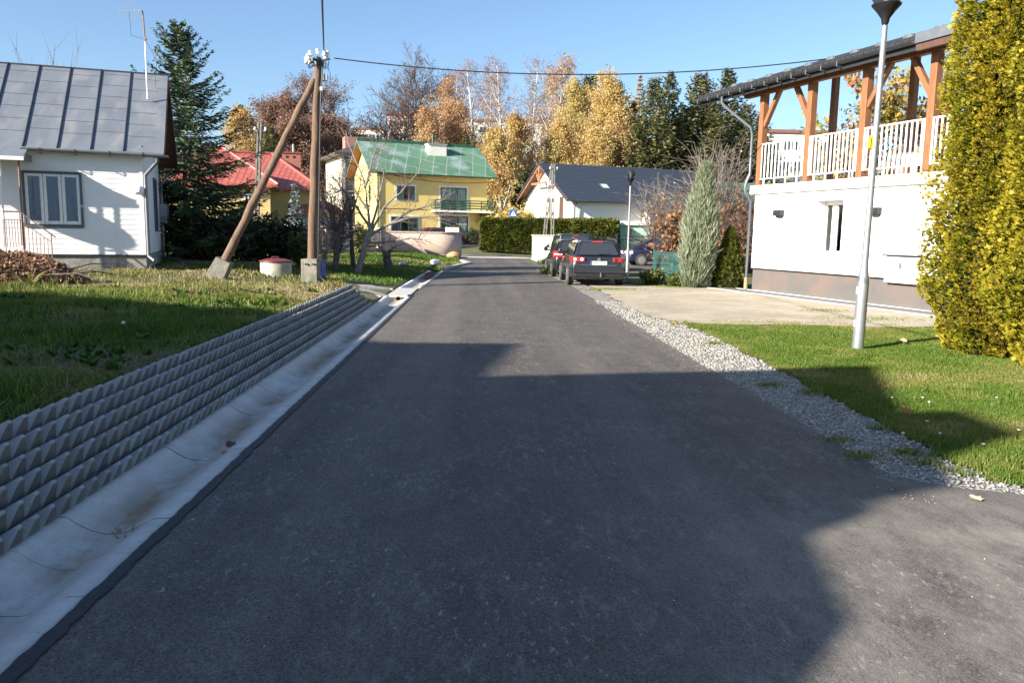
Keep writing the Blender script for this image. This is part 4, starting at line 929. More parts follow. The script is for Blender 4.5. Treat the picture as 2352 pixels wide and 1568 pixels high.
CONC_P = pm("weathered_post", (.19, .18, .155), (.14, .132, .115), 6, .9)
# ---- concrete posts
def concrete_pole(base, top, label, double=False, w=.2, group="concrete line poles"):
    o = thing("concrete_pole", label, "utility pole", base, group)
    for k in ((0, 1) if double else (0,)):
        b = Vector(base) + Vector((-.62 * k, .2 * k, 0)); mb = MB(); t_ = Vector(top) + Vector((-.1 * k, 0, 0))
        x = (t_ - b).normalized().cross(Vector((0, 1, 0))).normalized()
        for s_ in (-1, 1): mb.bar(b + x * s_ * w * .42 - Vector((0, 0, .3)), t_ + x * s_ * w * .26, .075, .16)
        for i in range(14): f = (i + .5) / 14; c = b.lerp(t_, f); mb.bar(c - x * w * .4, c + x * w * .4, .11 if i % 2 else .26, .13, up=(0, 1, 0)) if i % 2 == 0 else None
        mb.build("shaft" if k == 0 else "strut", CONC_P, o)
    for dx in (-.22, .24):
        p = Vector(top) + Vector((dx, 0, -.35)); mb = MB(); mb.lathe([(.03, 0), (.06, .03), (.06, .1), (.03, .14), (.0, .15)], p, 10); mb.bar(p, Vector(top) + Vector((0, 0, -.4)), .03); mb.build("insulator", PORC, o, smooth=True)
    return o
cb = at(1275, 590, 0.0); cb = Vector((4.65, 51.6, .2)); ct_ = atY(1272, 376, 51.6)
concrete_pole(cb, ct_, "concrete line pole of two leaning legs in front of the white house", True, .2)
c2 = atY(583, 560, 36); c2.z = float(hgt(c2.x, c2.y)); c2t = atY(597, 281, 36)
concrete_pole(c2, c2t, "single slim concrete line pole in front of the red roofed house", False, .22)
cable("power_cable", "thin cable between the two concrete poles, sagging over the yellow house", c2t - Vector((0, 0, .2)), ct_ - Vector((0, 0, .3)), 1.6, .018, 30)
cable("power_cable", "thin cable running left from the slim concrete pole into the fir", c2t - Vector((0, 0, .2)), atY(430, 330, 34), .3, .014, 16)
cable("power_cable", "thin cable running right from the double concrete pole past the slate roof", ct_ - Vector((0, 0, .2)), atY(1600, 470, 40), .5, .018, 20)
# ---- blue pedestrian crossing sign
sp = atY(1179, 505, 66); sp.z = float(hgt(sp.x, sp.y)); o = thing("road_sign", "small blue square pedestrian crossing sign on a post behind the hedge", "road sign", sp)
stp = atY(1179, 490, 66); mb = MB(); mb.tube([sp, stp], .035, 8); mb.build("post", LAMPM, o, smooth=True)
mb = MB(); mb.box(stp.x - .3, stp.x + .3, stp.y - .06, stp.y - .03, stp.z - .3, stp.z + .3); pl = mb.build("plate", pm("sign_blue", (.02, .09, .38), None, 4, .4), o, bevel=.02)
mb = MB(); y = stp.y - .066; mb.poly([(stp.x - .23, y, stp.z - .2), (stp.x + .23, y, stp.z - .2), (stp.x, y, stp.z + .22)], .006, (0, -1, 0)); tr_ = mb.build("triangle", PORC, pl)
mb = MB(); y = stp.y - .074; mb.lathe([(.03, -.03), (.03, .03)], (stp.x, y, stp.z + .07), 8); mb.bar((stp.x, y, stp.z + .04), (stp.x, y, stp.z - .05), .05, .01)
for dx in (-.06, .06): mb.bar((stp.x, y, stp.z - .04), (stp.x + dx, y, stp.z - .17), .03, .01); mb.bar((stp.x, y, stp.z + .02), (stp.x + dx * 1.3, y, stp.z - .03), .02, .01)
mb.build("walking_figure", BLACK, pl)
# ------------------------------------------------------------------ parked cars
def carpaint(name, c, rough=.28):
    m, t, b = _new(name); b.inputs["Base Color"].default_value = (*c, 1); b.inputs["Roughness"].default_value = rough; b.inputs["Metallic"].default_value = .25
    b.inputs["Coat Weight"].default_value = .6; b.inputs["Coat Roughness"].default_value = .06; return m
TYRE = pm("tyre", (.03, .029, .028), (.055, .05, .045), 6, .9)
RIM = pm("alloy", (.42, .42, .43), None, 5, .35, metal=.7)
TAIL = pm("tail_red", (.55, .02, .02), None, 5, .15, coat=.6)
TAILW = pm("tail_clear", (.75, .62, .62), None, 5, .12, coat=.6)
CHROME = pm("chrome", (.75, .76, .78), None, 5, .15, metal=1)
CARGLASS = GLASS_D
BUMP = pm("dusty_plastic", (.045, .045, .047), (.08, .075, .07), 3, .7)
def car(name, label, loc, rz, L, W, H, paint, st, gh, wheels, tail, group="parked cars", glass_side=3, extra=None):
    """st: stations (y from rear, half width, z bottom, z shoulder); gh: (yb0,yt0,yt1,yb1,zb,wb,wt)"""
    o = thing(name, label, "car", loc, group, rz); M = wmat(o)
    mb = MB(M); vs = []; fs = []; n = 12
    for (y, w_, zb, zs) in st:
        zm = zb + (zs - zb) * .5
        h = [(0, zb), (w_ - .09, zb), (w_ - .015, zb + .08), (w_, zm - .02), (w_ - .008, zm + .1), (w_ - .055, zs - .03), (w_ - .14, zs + .005)]
        ring = h + [(-x, z) for x, z in reversed(h[1:])]
        ring.append((0, zs + .015)) if False else None
        vs += [(x, y, z) for x, z in ring]
    n = len(vs) // len(st)
    for i in range(len(st) - 1):
        for k in range(n): fs.append((i * n + k, i * n + (k + 1) % n, (i + 1) * n + (k + 1) % n, (i + 1) * n + k))
    fs += [tuple(range(n)), tuple(range((len(st) - 1) * n, len(st) * n))]
    mb.add(vs, fs); body = mb.build("body", paint, o, bevel=.045, seg=3)
    yb0, yt0, yt1, yb1, zb, wb2, wt = gh
    def rp(s_, t_, off=0.0):           # rear glass plane
        y = yb0 + (yt0 - yb0) * t_; z = zb + (H - zb) * t_; ww = wb2 + (wt - wb2) * t_; nn = Vector((0, -(H - zb), (yt0 - yb0))).normalized(); return Vector((s_ * ww, y, z)) + nn * off
    def fp(s_, t_, off=0.0):
        y = yb1 + (yt1 - yb1) * t_; z = zb + (H - zb) * t_; ww = wb2 + (wt - wb2) * t_; nn = Vector((0, (H - zb), (yb1 - yt1))).normalized(); return Vector((s_ * ww, y, z)) + nn * off
    def sp_(sd, u, t_, off=0.0):        # side plane
        y0 = yb0 + (yt0 - yb0) * t_; y1 = yb1 + (yt1 - yb1) * t_; ww = wb2 + (wt - wb2) * t_; nn = Vector((sd * (H - zb), 0, wb2 - wt)).normalized(); return Vector((sd * ww, y0 + (y1 - y0) * u, zb + (H - zb) * t_)) + nn * off
    mb = MB(M); c = .012
    vs = [(-wb2, yb0, zb - .06), (wb2, yb0, zb - .06), (wb2, yb1, zb - .06), (-wb2, yb1, zb - .06), (-wt, yt0, H - .03), (wt, yt0, H - .03), (wt, yt1, H - .02), (-wt, yt1, H - .02), (-wt * .8, yt0 + .1, H), (wt * .8, yt0 + .1, H), (wt * .8, yt1 - .1, H + .012), (-wt * .8, yt1 - .1, H + .012)]
    mb.add(vs, [(0, 1, 5, 4), (1, 2, 6, 5), (2, 3, 7, 6), (3, 0, 4, 7), (4, 5, 9, 8), (5, 6, 10, 9), (6, 7, 11, 10), (7, 4, 8, 11), (8, 9, 10, 11), (3, 2, 1, 0)]); mb.build("roof", paint, o, bevel=.07, seg=4)
    def panel(nm, pf, quad, m=CARGLASS, off=.03, ch=.06, par=o):
        q = [pf(a, b_, off) for a, b_ in quad]; pts = []
        for i in range(4):
            a, b_, c_ = q[i - 1], q[i], q[(i + 1) % 4]
            for k in (.0, .5, 1.):
                d1 = (a - b_); d2 = (c_ - b_); cl = min(ch, d1.length * .3, d2.length * .3); p = b_ + d1.normalized() * cl * (1 - k) + d2.normalized() * cl * k
                if k == .5: p = p + (b_ - p) * .4
                pts.append(p)
        mb = MB(M); mb.poly(pts, .012, -(q[1] - q[0]).cross(q[3] - q[0]) * (1 if (q[1] - q[0]).cross(q[3] - q[0]).dot(pf(*quad[0], off) - pf(*quad[0], 0)) > 0 else -1)); return mb.build(nm, m, par)
    panel("rear_window", rp, [(-.86, .10), (.86, .10), (.80, .86), (-.80, .86)])
    panel("windscreen", fp, [(-.88, .08), (.88, .08), (.84, .9), (-.84, .9)])
    for sd in (-1, 1):
        cuts = [.05, .30, .62, .93] if glass_side == 3 else [.08, .5, .93]
        for a, b_ in zip(cuts[:-1], cuts[1:]): panel("side_window", lambda u, t_, off, sd=sd: sp_(sd, u, t_, off), [(a + .012, .14), (b_ - .012, .14), (b_ - .02, .86), (a + .02, .86)], ch=.04)
    for (wy, wr, wx) in wheels:
        for sd in (-1, 1):
            mb = MB(M); Mx = Matrix.Rotation(math.pi / 2, 3, 'Y'); mb.lathe([(wr + .06, 0), (wr + .06, .004), (0, .004)], (sd * (wx - .012) - (.004 if sd < 0 else 0), wy, wr + .02), 24, Mx); mb.build("wheel_arch", BLACK, o)
            wh = MB(M); wh.lathe([(wr * .6, -.10), (wr * .93, -.10), (wr, -.07), (wr, .07), (wr * .93, .10), (wr * .6, .10)], (sd * (wx - .07), wy, wr), 28, Mx); w1 = wh.build("wheel", TYRE, o, smooth=True)
            rm = MB(M); rm.lathe([(wr * .64, -.085 if sd > 0 else -.105), (wr * .62, .105 if sd > 0 else .085), (.0, .07 if sd > 0 else -.07)], (sd * (wx - .07), wy, wr), 20, Mx)
            for k in range(5):
                a = k * 1.2566; rm.bar((sd * (wx + .032), wy, wr), (sd * (wx + .034), wy + math.cos(a) * wr * .6, wr + math.sin(a) * wr * .6), .06, .02, up=(1, 0, 0))
            rm.build("rim", RIM, w1, smooth=True)
    for sd in (-1, 1):
        mb = MB(M); my = yb1 - .55; mb.lathe([(.0, -.10), (.07, -.08), (.085, 0), (.07, .08), (.0, .10)], (sd * (W / 2 + .09), my, zb + .10), 12); mb.bar((sd * (W / 2 - .1), my, zb + .03), (sd * (W / 2 + .05), my, zb + .05), .05); mb.build("wing_mirror", CHROME if extra == "van" else paint, o, smooth=True)
    return o, M, rp, sp_
NAVY = carpaint("dark_blue_paint", (.022, .026, .034)); BLUE = carpaint("blue_paint", (.016, .019, .055)); BLK = carpaint("black_paint", (.016, .018, .022)); TEAL = carpaint("teal_black_paint", (.02, .03, .036)); RED = carpaint("red_paint_car", (.16, .006, .012))
# estate car, rear towards the viewer
p0 = Vector((3.82, 25.35, 0))
st = [(0.0, .74, .36, .70), (.03, .82, .30, .82), (.10, .88, .25, .97), (.45, .905, .24, 1.0), (1.6, .91, .22, .985), (2.9, .91, .22, .95), (3.6, .905, .22, .90), (4.25, .87, .22, .80), (4.62, .77, .24, .70), (4.77, .6, .28, .6)]
o, M, rp, sp_ = car("estate_car", "dark estate car with roof rails parked nearest on the gravel, rear plate showing", p0, R_(-.8), 4.77, 1.82, 1.47, NAVY, st, (.14, .52, 2.75, 3.62, .96, .80, .615), [(1.0, .325, .90), (3.71, .325, .90)], "est")
for sd in (-1, 1):
    mb = MB(M); pl = [(.46, -.012), (.72, .0), (.84, .05), (.915, .36), (.88, .36), (.70, .10), (.46, .06)]
    mb.poly([(sd * x, y, .81) for x, y in pl], .14, (0, 0, 1)); tl = mb.build("tail_light", TAIL, o, bevel=.012)
    for cx_, mm in ((.55, TAILW if sd < 0 else DARK_M), (.77, TAILW if sd < 0 else DARK_M)):
        mb = MB(M); mb.lathe([(.058, 0), (.05, .012), (.0, .016)], (sd * cx_, -.012 if cx_ < .6 else .008, .885), 16, Matrix.Rotation(math.pi / 2, 3, 'X')); mb.build("lamp_ring", mm, tl, smooth=True)
    mb = MB(M); mb.tube([(sd * .62, .55, 1.45), (sd * .63, .72, 1.52), (sd * .63, 2.5, 1.54), (sd * .62, 2.75, 1.47)], .02, 8); mb.build("roof_rail", CHROME, o, smooth=True)
mb = MB(M); mb.box(-.78, .78, -.03, .12, .30, .44); mb.build("bumper_lower", BLACK, o, bevel=.03)
mb = MB(M); mb.box(-.84, .84, -.05, .2, .44, .67); mb.build("bumper", NAVY, o, bevel=.04, seg=3)
mb = MB(M); mb.box(-.60, .60, -.022, .0, .690, .704); mb.build("chrome_strip", CHROME, o)
mb = MB(M); mb.box(-.26, .26, -.025, -.010, .715, .83); npl = mb.build("number_plate", PORC, o)
mb = MB(M); mb.box(-.258, -.215, -.029, -.025, .717, .828); mb.build("plate_strip", MATS["sign_blue"], npl)
text_mesh("RBR 01793", .098, BLACK, "lettering", npl, M @ Matrix.Translation((.022, -.028, .772)) @ Matrix.Rotation(math.pi / 2, 4, 'X'), .001)
mb = MB(M); Rx90 = Matrix.Rotation(math.pi / 2, 3, 'X'); mb.lathe([(.058, 0), (.058, .012), (.048, .012), (.048, .004), (.0, .004)], (0, -.008, .885), 24, Rx90)
y = -.016
for a, b_ in (((-.022, .042), (0, .006)), ((.022, .042), (0, .006)), ((-.042, .018), (-.02, -.044)), ((.042, .018), (.02, -.044)), ((-.02, -.044), (0, -.004)), ((.02, -.044), (0, -.004))): mb.bar((a[0], y, .885 + a[1]), (b_[0], y, .885 + b_[1]), .009, .008, up=(0, 1, 0))
mb.build("emblem", CHROME, o)
mb = MB(M)
for x in (-.56, -.46): mb.tube([(x, -.06, .31), (x, .3, .33)], .042, 12)
mb.build("exhaust", BLACK, o, smooth=True)
mb = MB(M); mb.tube([(.06, -.0, .33), (.06, -.10, .34), (.06, -.10, .43)], .022, 8); mb.lathe([(.0, -.03), (.03, 0), (.0, .03)], (.06, -.10, .45), 10); mb.build("tow_ball", GREY_M, o, smooth=True)
mb = MB(M); q0, q1 = rp(-.2, .92, .03), rp(.2, .98, .05); mb.box(-.18, .18, q0.y - .03, q0.y + .03, q0.z - .015, q0.z + .018); mb.build("brake_light", TAIL, o)
mb = MB(M); mb.bar(rp(.02, .12, .05), rp(.5, .16, .05), .018, .02); mb.build("wiper", BLACK, o)
# interior glimpsed through the glass would be dark: head restraint shapes on the seats are left to the dark glazing
# second car
st2 = [(0.0, .70, .38, .72), (.04, .80, .30, .86), (.14, .855, .25, .99), (.5, .875, .24, 1.0), (1.5, .88, .22, .98), (2.7, .88, .22, .94), (3.3, .87, .22, .88), (3.9, .82, .23, .78), (4.2, .6, .28, .6)]
o, M, rp, sp_ = car("hatchback", "dark hatchback mostly hidden between the estate car and the van", (3.72, 30.6, 0), 0, 4.2, 1.76, 1.46, BLK, st2, (.10, .42, 2.5, 3.3, .96, .78, .60), [(.85, .31, .87), (3.4, .31, .87)], "h")
for sd in (-1, 1):
    mb = MB(M); mb.poly([(sd * x, y, .78) for x, y in [(.52, -.0), (.74, .0), (.86, .09), (.895, .35), (.86, .35), (.7, .1), (.52, .06)]], .24, (0, 0, 1)); tl = mb.build("tail_light", TAIL, o, bevel=.012)
    mb = MB(M); mb.poly([(sd * x, y, .87) for x, y in [(.55, -.006), (.74, -.005), (.865, .085), (.84, .12), (.7, .05)]], .06, (0, 0, 1)); mb.build("clear_band", TAILW, tl)
mb = MB(M); mb.box(-.78, .78, -.04, .14, .32, .62); mb.build("bumper", BLK, o, bevel=.04)
# van
st3 = [(0.0, .80, .40, .92), (.04, .86, .34, 1.0), (.12, .90, .28, 1.05), (1.5, .91, .25, 1.05), (3.1, .91, .25, 1.04), (3.7, .90, .25, .98), (4.2, .84, .26, .84), (4.45, .62, .3, .66)]
o, M, rp, sp_ = car("van", "tall dark van with tall red and white tail lights, farthest in the parked row", (4.28, 35.4, 0), 0, 4.45, 1.82, 1.68, TEAL, st3, (.06, .22, 2.8, 3.75, 1.0, .84, .71), [(.8, .32, .91), (3.6, .32, .91)], "v", extra="van")
for sd in (-1, 1):
    mb = MB(M); mb.poly([(sd * x, y, .74) for x, y in [(.70, -.005), (.86, .02), (.925, .2), (.89, .2), (.7, .06)]], .46, (0, 0, 1)); tl = mb.build("tail_light", TAIL, o, bevel=.012)
    mb = MB(M); mb.poly([(sd * x, y, .90) for x, y in [(.69, -.012), (.865, .012), (.932, .2), (.88, .2), (.69, .05)]], .14, (0, 0, 1)); mb.build("clear_band", TAILW, tl)
mb = MB(M); mb.box(-.86, .86, -.05, .16, .34, .58); mb.build("bumper", BUMP, o, bevel=.04)
mb = MB(M); mb.box(-.13, .13, .16, .22, 1.60, 1.635); mb.build("brake_light", TAIL, o)
mb = MB(M); mb.box(-.26, .26, -.06, -.045, .62, .73); mb.build("number_plate", PORC, o)
# people carrier seen from the side
st4 = [(0.0, .76, .40, .80), (.05, .84, .32, .95), (.15, .89, .26, 1.02), (1.5, .90, .24, 1.01), (3.2, .90, .24, .98), (3.75, .89, .24, .93), (4.3, .84, .25, .80), (4.62, .6, .3, .62)]
o, M, rp, sp_ = car("people_carrier", "dark blue people carrier parked sideways across the side street behind the lamp", (12.6, 44.3, 0), R_(91), 4.62, 1.8, 1.62, BLUE, st4, (.10, .30, 2.75, 4.0, .98, .82, .66), [(.85, .32, .90), (3.72, .32, .90)], "p")
for sd in (-1, 1):
    mb = MB(M); mb.poly([(sd * x, y, .66) for x, y in [(.55, 4.60), (.80, 4.45), (.87, 4.2), (.83, 4.2), (.5, 4.5)]], .14, (0, 0, 1)); mb.build("headlight", TAILW, o)
    mb = MB(M); mb.box(sd * .905 - .01, sd * .905 + .01, 2.0, 2.2, .86, .89); mb.build("door_handle", CHROME, o)
# red car in the yard of the yellow house
rp0 = atY(1052, 545, 62.5); z = float(hgt(rp0.x, rp0.y)) + .02
o, M, rp, sp_ = car("hatchback", "red car parked in front of the yellow house, seen over the brick wall", (rp0.x - 3.0, rp0.y + .3, z), R_(-66), 3.9, 1.7, 1.47, RED, [(y_ * .93, w_ * .95, a_, b_) for y_, w_, a_, b_ in st2], (.10, .38, 2.3, 3.1, .95, .74, .58), [(.75, .3, .83), (3.1, .3, .83)], "r")
mb = MB(M); mb.box(-.7, .7, 3.75, 3.93, .3, .5); mb.build("bumper", BUMP, o, bevel=.03)
# ------------------------------------------------------------------ houses across the junction
def gable_house(name, label, fr, W, D, z0, ze, zr, walls, roofm, ov=.5, og=.45, th=.12, parent=None, soffit=WOOD):
    """front wall along fr.e (0..W), depth D behind it; ridge parallel to the front"""
    o = thing(name, label, "house", (fr.o.x, fr.o.y, z0)); M = fr.mat()
    mb = MB(M); mb.box(0, W, -D, 0, z0 - 1.0, ze)
    for x in (0, W): mb.add([(x, 0, ze), (x, -D, ze), (x, -D / 2, zr - .12)], [(0, 1, 2)])
    mb.build("wall", walls, o)
    k = (zr - ze) / (D / 2); mb = MB(M)
    for s_ in (1, -1):
        yo = (ov if s_ > 0 else -D - ov); p = [(-og, yo, ze - ov * k), (W + og, yo, ze - ov * k), (W + og, -D / 2, zr), (-og, -D / 2, zr)]
        mb.add(p + [(q[0], q[1], q[2] - th) for q in p], [(0, 1, 2, 3), (7, 6, 5, 4), (0, 4, 5, 1), (1, 5, 6, 2), (2, 6, 7, 3), (3, 7, 4, 0)])
    rf = mb.build("roof", roofm, o); box_uv(rf)
    mb = MB(M)
    for s_ in (1, -1):
        yo = (ov - .03 if s_ > 0 else -D - ov + .03); e_ = ze - ov * k - th - .01
        mb.add([(-og + .02, yo, e_), (W + og - .02, yo, e_), (W + og - .02, -D / 2, zr - th - .01), (-og + .02, -D / 2, zr - th - .01)], [(0, 1, 2, 3)])
    mb.build("soffit", soffit, o)
    mb = MB(M); halfpipe(mb, (-og, ov + .07, ze - ov * k - .03), (W + og, ov + .07, ze - ov * k - .03), .075); mb.build("gutter", GREEN_M if "green" in label else GREY_M, o, smooth=True)
    return o, M, k
def window(fr, o, u0, u1, z0, z1, frame, d=.07, mull=(.5,), curtain=True, sur=None, depth=.12, trans=None):
    M = fr.mat()
    if sur:
        mb = MB(M); e = .16; mb.box(u0 - e, u1 + e, .0, .02, z0 - e * .5, z1 + e); mb.build("window_surround", sur, o)
    mb = MB(M)
    for q in ((u0, u0 + d, z0, z1), (u1 - d, u1, z0, z1), (u0 + d, u1 - d, z1 - d, z1), (u0 + d, u1 - d, z0, z0 + d)): mb.box(q[0], q[1], .021, .075, q[2], q[3])
    for f in mull: u = u0 + (u1 - u0) * f; mb.box(u - d * .5, u + d * .5, .022, .07, z0 + d, z1 - d)
    w_ = mb.build("window", frame, o)
    mb = MB(M); mb.box(u0 + d * .5, u1 - d * .5, .03, .04, z0 + d * .5, z1 - d * .5); mb.build("pane", GLASSW, w_)
    mb = MB(M); mb.box(u0 + d * .5, u1 - d * .5, .022, .026, z0 + d * .5, z1 - d * .5); mb.build("dark_room", BLACK, w_)
    if curtain:
        mb = MB(M)
        for (a, b_) in ((u0 + d, u0 + (u1 - u0) * .36), (u1 - (u1 - u0) * .40, u1 - d)):
            N = 14
            for k in range(N):
                x0, x1 = a + (b_ - a) * k / N, a + (b_ - a) * (k + 1) / N; mb.poly([(x0, .0265 + .003 * (k % 2), z0 + d), (x1, .0265 + .003 * ((k + 1) % 2), z0 + d), (x1, .0265 + .003 * ((k + 1) % 2), z1 - d), (x0, .0265 + .003 * (k % 2), z1 - d)])
        mb.build("curtain", CURTAIN_W, w_)
    return w_
YEL = pm("yellow_render", (.74, .56, .205), (.68, .51, .18), 1.2, .9, .1, 60)
m, t, b = _new("green_sheet_roof"); tc = t.nodes.new("ShaderNodeTexCoord")
k_ = t.nodes.new("ShaderNodeTexBrick"); k_.offset = .0; k_.inputs["Scale"].default_value = 1; k_.inputs["Brick Width"].default_value = 1.15; k_.inputs["Row Height"].default_value = 1.6; k_.inputs["Mortar Size"].default_value = .035
k_.inputs["Color1"].default_value = (.075, .16, .095, 1); k_.inputs["Color2"].default_value = (.10, .20, .125, 1); k_.inputs["Mortar"].default_value = (.24, .30, .27, 1); t.links.new(tc.outputs["UV"], k_.inputs["Vector"])
col = _mix(_mul(_mr(_n(.5, 5, .65), .52, .66), .7), k_.outputs["Color"], (.30, .34, .36)); t.links.new(col, b.inputs["Base Color"]); b.inputs["Roughness"].default_value = .5; GROOF = m
ye1 = Vector((.93, .37, 0)).normalized(); yn = Vector((ye1.y, -ye1.x, 0)); yo = Vector(((870 - 1105) / 1800 * 68, 68, 0))
YF = Frame(yo, ye1, yn); YS = Frame(yo, -yn, -ye1)
YW, YD, YZ = 10.1, 8.25, .75; YE, YR = YF.px(930, 400, .0)[1] + .1, 9.55
o, M, k = gable_house("yellow_house", "two storey yellow house with a patched green sheet roof and a green balcony", YF, YW, YD, YZ, 6.95, YR, YEL, GROOF, .65, .75, .12)
yh = o
# raised ridge strip, chimney and green flue
mb = MB(M); mb.box(-.7, YW + .2, -YD / 2 - .35, -YD / 2 + .1, YR - .25, YR + .22); mb.build("ridge_strip", GREEN_M, o)
cu0, _z = YF.px(984, 370, -2.4); cu1, _ = YF.px(1025, 370, -2.4)
chz1 = YF.px(1004, 330, -2.4)[1]; mb = MB(M); mb.box(cu0, cu1, -3.3, -2.35, 7.6, chz1 - .12); ch = mb.build("chimney", pm("chimney_render", (.78, .75, .66), (.68, .65, .57), 2, .9), o)
mb = MB(M); mb.box(cu0 - .08, cu1 + .08, -3.38, -2.27, chz1 - .12, chz1); mb.build("chimney_cap", CONC, ch)
mb = MB(M); mb.tube([((cu0 + cu1) / 2 + .0, -3.7, YR), ((cu0 + cu1) / 2, -3.7, chz1 + .95)], .10, 10); mb.build("flue", GREEN_M, ch, smooth=True)
WS = pm("cream_surround", (.85, .82, .68), None, 4, .8)
def fpx(fr, x0, y0, x1, y1): a = fr.px(x0, y0); b_ = fr.px(x1, y1); return a[0], b_[0], b_[1], a[1]
window(YF, o, *fpx(YF, 911, 427, 952, 460), GREEN_M, .09, (.36,), sur=WS)
window(YF, o, *fpx(YF, 898, 497, 960, 532), GREEN_M, .09, (.36, .66), sur=WS)
window(YF, o, *fpx(YF, 1012, 430, 1071, 492), GREEN_M, .12, (.22, .64), sur=WS)
window(YF, o, *fpx(YF, 1011, 496, 1074, 548), GREEN_M, .12, (.22, .64), sur=WS)
a = YS.px(838, 452); mb = MB(YS.mat()); mb.box(2.2, 2.75, 0, .05, 4.2, 5.6); wn_ = mb.build("window", GREEN_M, o); mb = MB(YS.mat()); mb.box(2.27, 2.68, .05, .06, 4.27, 5.53); mb.build("pane", GLASS_D, wn_)
# roller shutter box, balcony
u0, u1, z0, z1 = fpx(YF, 990, 459, 1122, 486); BD = 1.15
mb = MB(M); mb.box(u0, u1, 0, BD, z0 - .18, z0 - .02); bal = mb.build("balcony", WHITEP, o, bevel=.01)
mb = MB(M)
for (ya, xa, xb) in ((BD - .06, u0, u1),):
    for i in range(4): zz = z0 + .12 + i * (z1 - z0 - .2) / 3; mb.box(xa, xb, ya - .03, ya, zz, zz + (.11 if i < 3 else .09))
for xx in (u0, u1 - .04):
    for i in range(4): zz = z0 + .12 + i * (z1 - z0 - .2) / 3; mb.box(xx, xx + .04, .05, BD - .1, zz, zz + .1)
mb.build("balcony_rails", GREEN_M, bal)
mb = MB(M)
for i in range(6): x = u0 + (u1 - u0 - .1) * i / 5; mb.box(x, x + .08, BD - .1, BD - .061, z0 - .02, z1)
mb.build("balcony_posts", GREEN_M, bal)
mb = MB(M); mb.tube([(.12, .08, 6.5), (.12, .08, .5)], .05, 8); mb.build("downpipe", GREEN_M, o, smooth=True)
mb = MB(M); mb.box(.2, YW * .5, .0, .03, 3.55, 3.6); mb.build("string_course", pm("tan_paint", (.45, .30, .16), None, 4, .8), o)
mb = MB(M); mb.box(-.02, YW + .02, -.5, .03, -.3, YZ + .35); mb.build("plinth", pm("ochre_plinth", (.45, .28, .12), None, 4, .9), o)
mb = MB(M); q = YF.px(1102, 511); mb.box(q[0] - .25, q[0] + .25, 0, .08, q[1] - .28, q[1] + .28); mb.build("meter_box", YEL, o); mb = MB(M); mb.lathe([(.05, 0), (.12, .1), (.0, .2)], (YF.px(1059, 556)[0], .1, 1.2), 8)

# white house with slate-blue tiled roof
WE1 = Vector((.95, .31, 0)).normalized(); wn = Vector((WE1.y, -WE1.x, 0))
apx = atY(1236, 374, 68.0)                       # gable peak at the left end of the ridge
hw = 5.3; WEV = 4.75; og_ = .9
wo_ = Vector((apx.x, apx.y, 0)) + WE1 * og_ + wn * hw
WF = Frame(wo_, WE1, wn); WSF = Frame(wo_, -wn, -WE1)
TILE_B = pm("slate_blue_tile", (.035, .045, .066), (.042, .055, .08), 3, .45)
o, M, k = gable_house("white_house", "white house with a steep slate blue tiled roof and timber gable", WF, 13.5, 2 * hw, .3, WEV, apx.z, WHITE, TILE_B, .75, og_, .14, soffit=WOOD_D)
mb = MB(M); n = 26
for i in range(n):
    f = i / n; y = .75 + (-hw - .75) * f; z = WEV - .75 * k + (apx.z - WEV + .75 * k) * f; mb.box(-og_, 13.5 + og_, y - .03, y + .0, z + .0, z + .055)
mb.build("tile_courses", TILE_B, o)
mb = MB(M); y = -1.2; z = WEV + 1.2 * k
su_ = WF.px(1380, 440, -1.6)[0] - 5.6
mb = MB(M @ Matrix.Translation((su_, 0, 0)))
mb.add([(5.6, y, z + .06), (6.3, y, z + .06), (6.3, y - .75, z + .75 * k + .06), (5.6, y - .75, z + .75 * k + .06), (5.6, y, z - .05), (6.3, y, z - .05), (6.3, y - .75, z + .75 * k - .05), (5.6, y - .75, z + .75 * k - .05)], [(0, 1, 2, 3), (0, 4, 5, 1), (1, 5, 6, 2), (2, 6, 7, 3), (3, 7, 4, 0)]); sk = mb.build("roof_window", GREY_M, o)
mb = MB(M @ Matrix.Translation((su_, 0, 0))); mb.add([(5.68, y - .06, z + .06 * k + .07), (6.22, y - .06, z + .06 * k + .07), (6.22, y - .68, z + .68 * k + .07), (5.68, y - .68, z + .68 * k + .07)], [(0, 1, 2, 3)]); mb.build("pane", pm("sky_glass", (.5, .6, .62), None, 4, .05), sk)
# front extension with lower eave at the right
mb = MB(M); kk = k; p = [(4.9, 1.9, WEV - 1.9 * kk), (14.2, 1.9, WEV - 1.9 * kk), (14.2, .6, WEV - .6 * kk + .02), (4.9, .6, WEV - .6 * kk + .02)]
mb.add(p + [(q[0], q[1], q[2] - .14) for q in p], [(0, 1, 2, 3), (7, 6, 5, 4), (0, 4, 5, 1), (1, 5, 6, 2), (2, 6, 7, 3), (3, 7, 4, 0)]); mb.build("extension_roof", TILE_B, o)
mb = MB(M); mb.box(6.3, 13.5, .01, 1.3, .0, WEV - 1.35 * kk - .1); mb.build("extension_wall", WHITE, o)
mb = MB(M); mb.tube([(.1, .82, WEV - .6 * k - .1), (.1, .2, WEV - .9), (.1, .1, .5)], .05, 8); mb.build("downpipe", GREY_M, o, smooth=True)
mb = MB(M); mb.box(2.9, 4.5, .0, .05, 1.0, 2.55); mb.build("garage_door", WOOD, o)
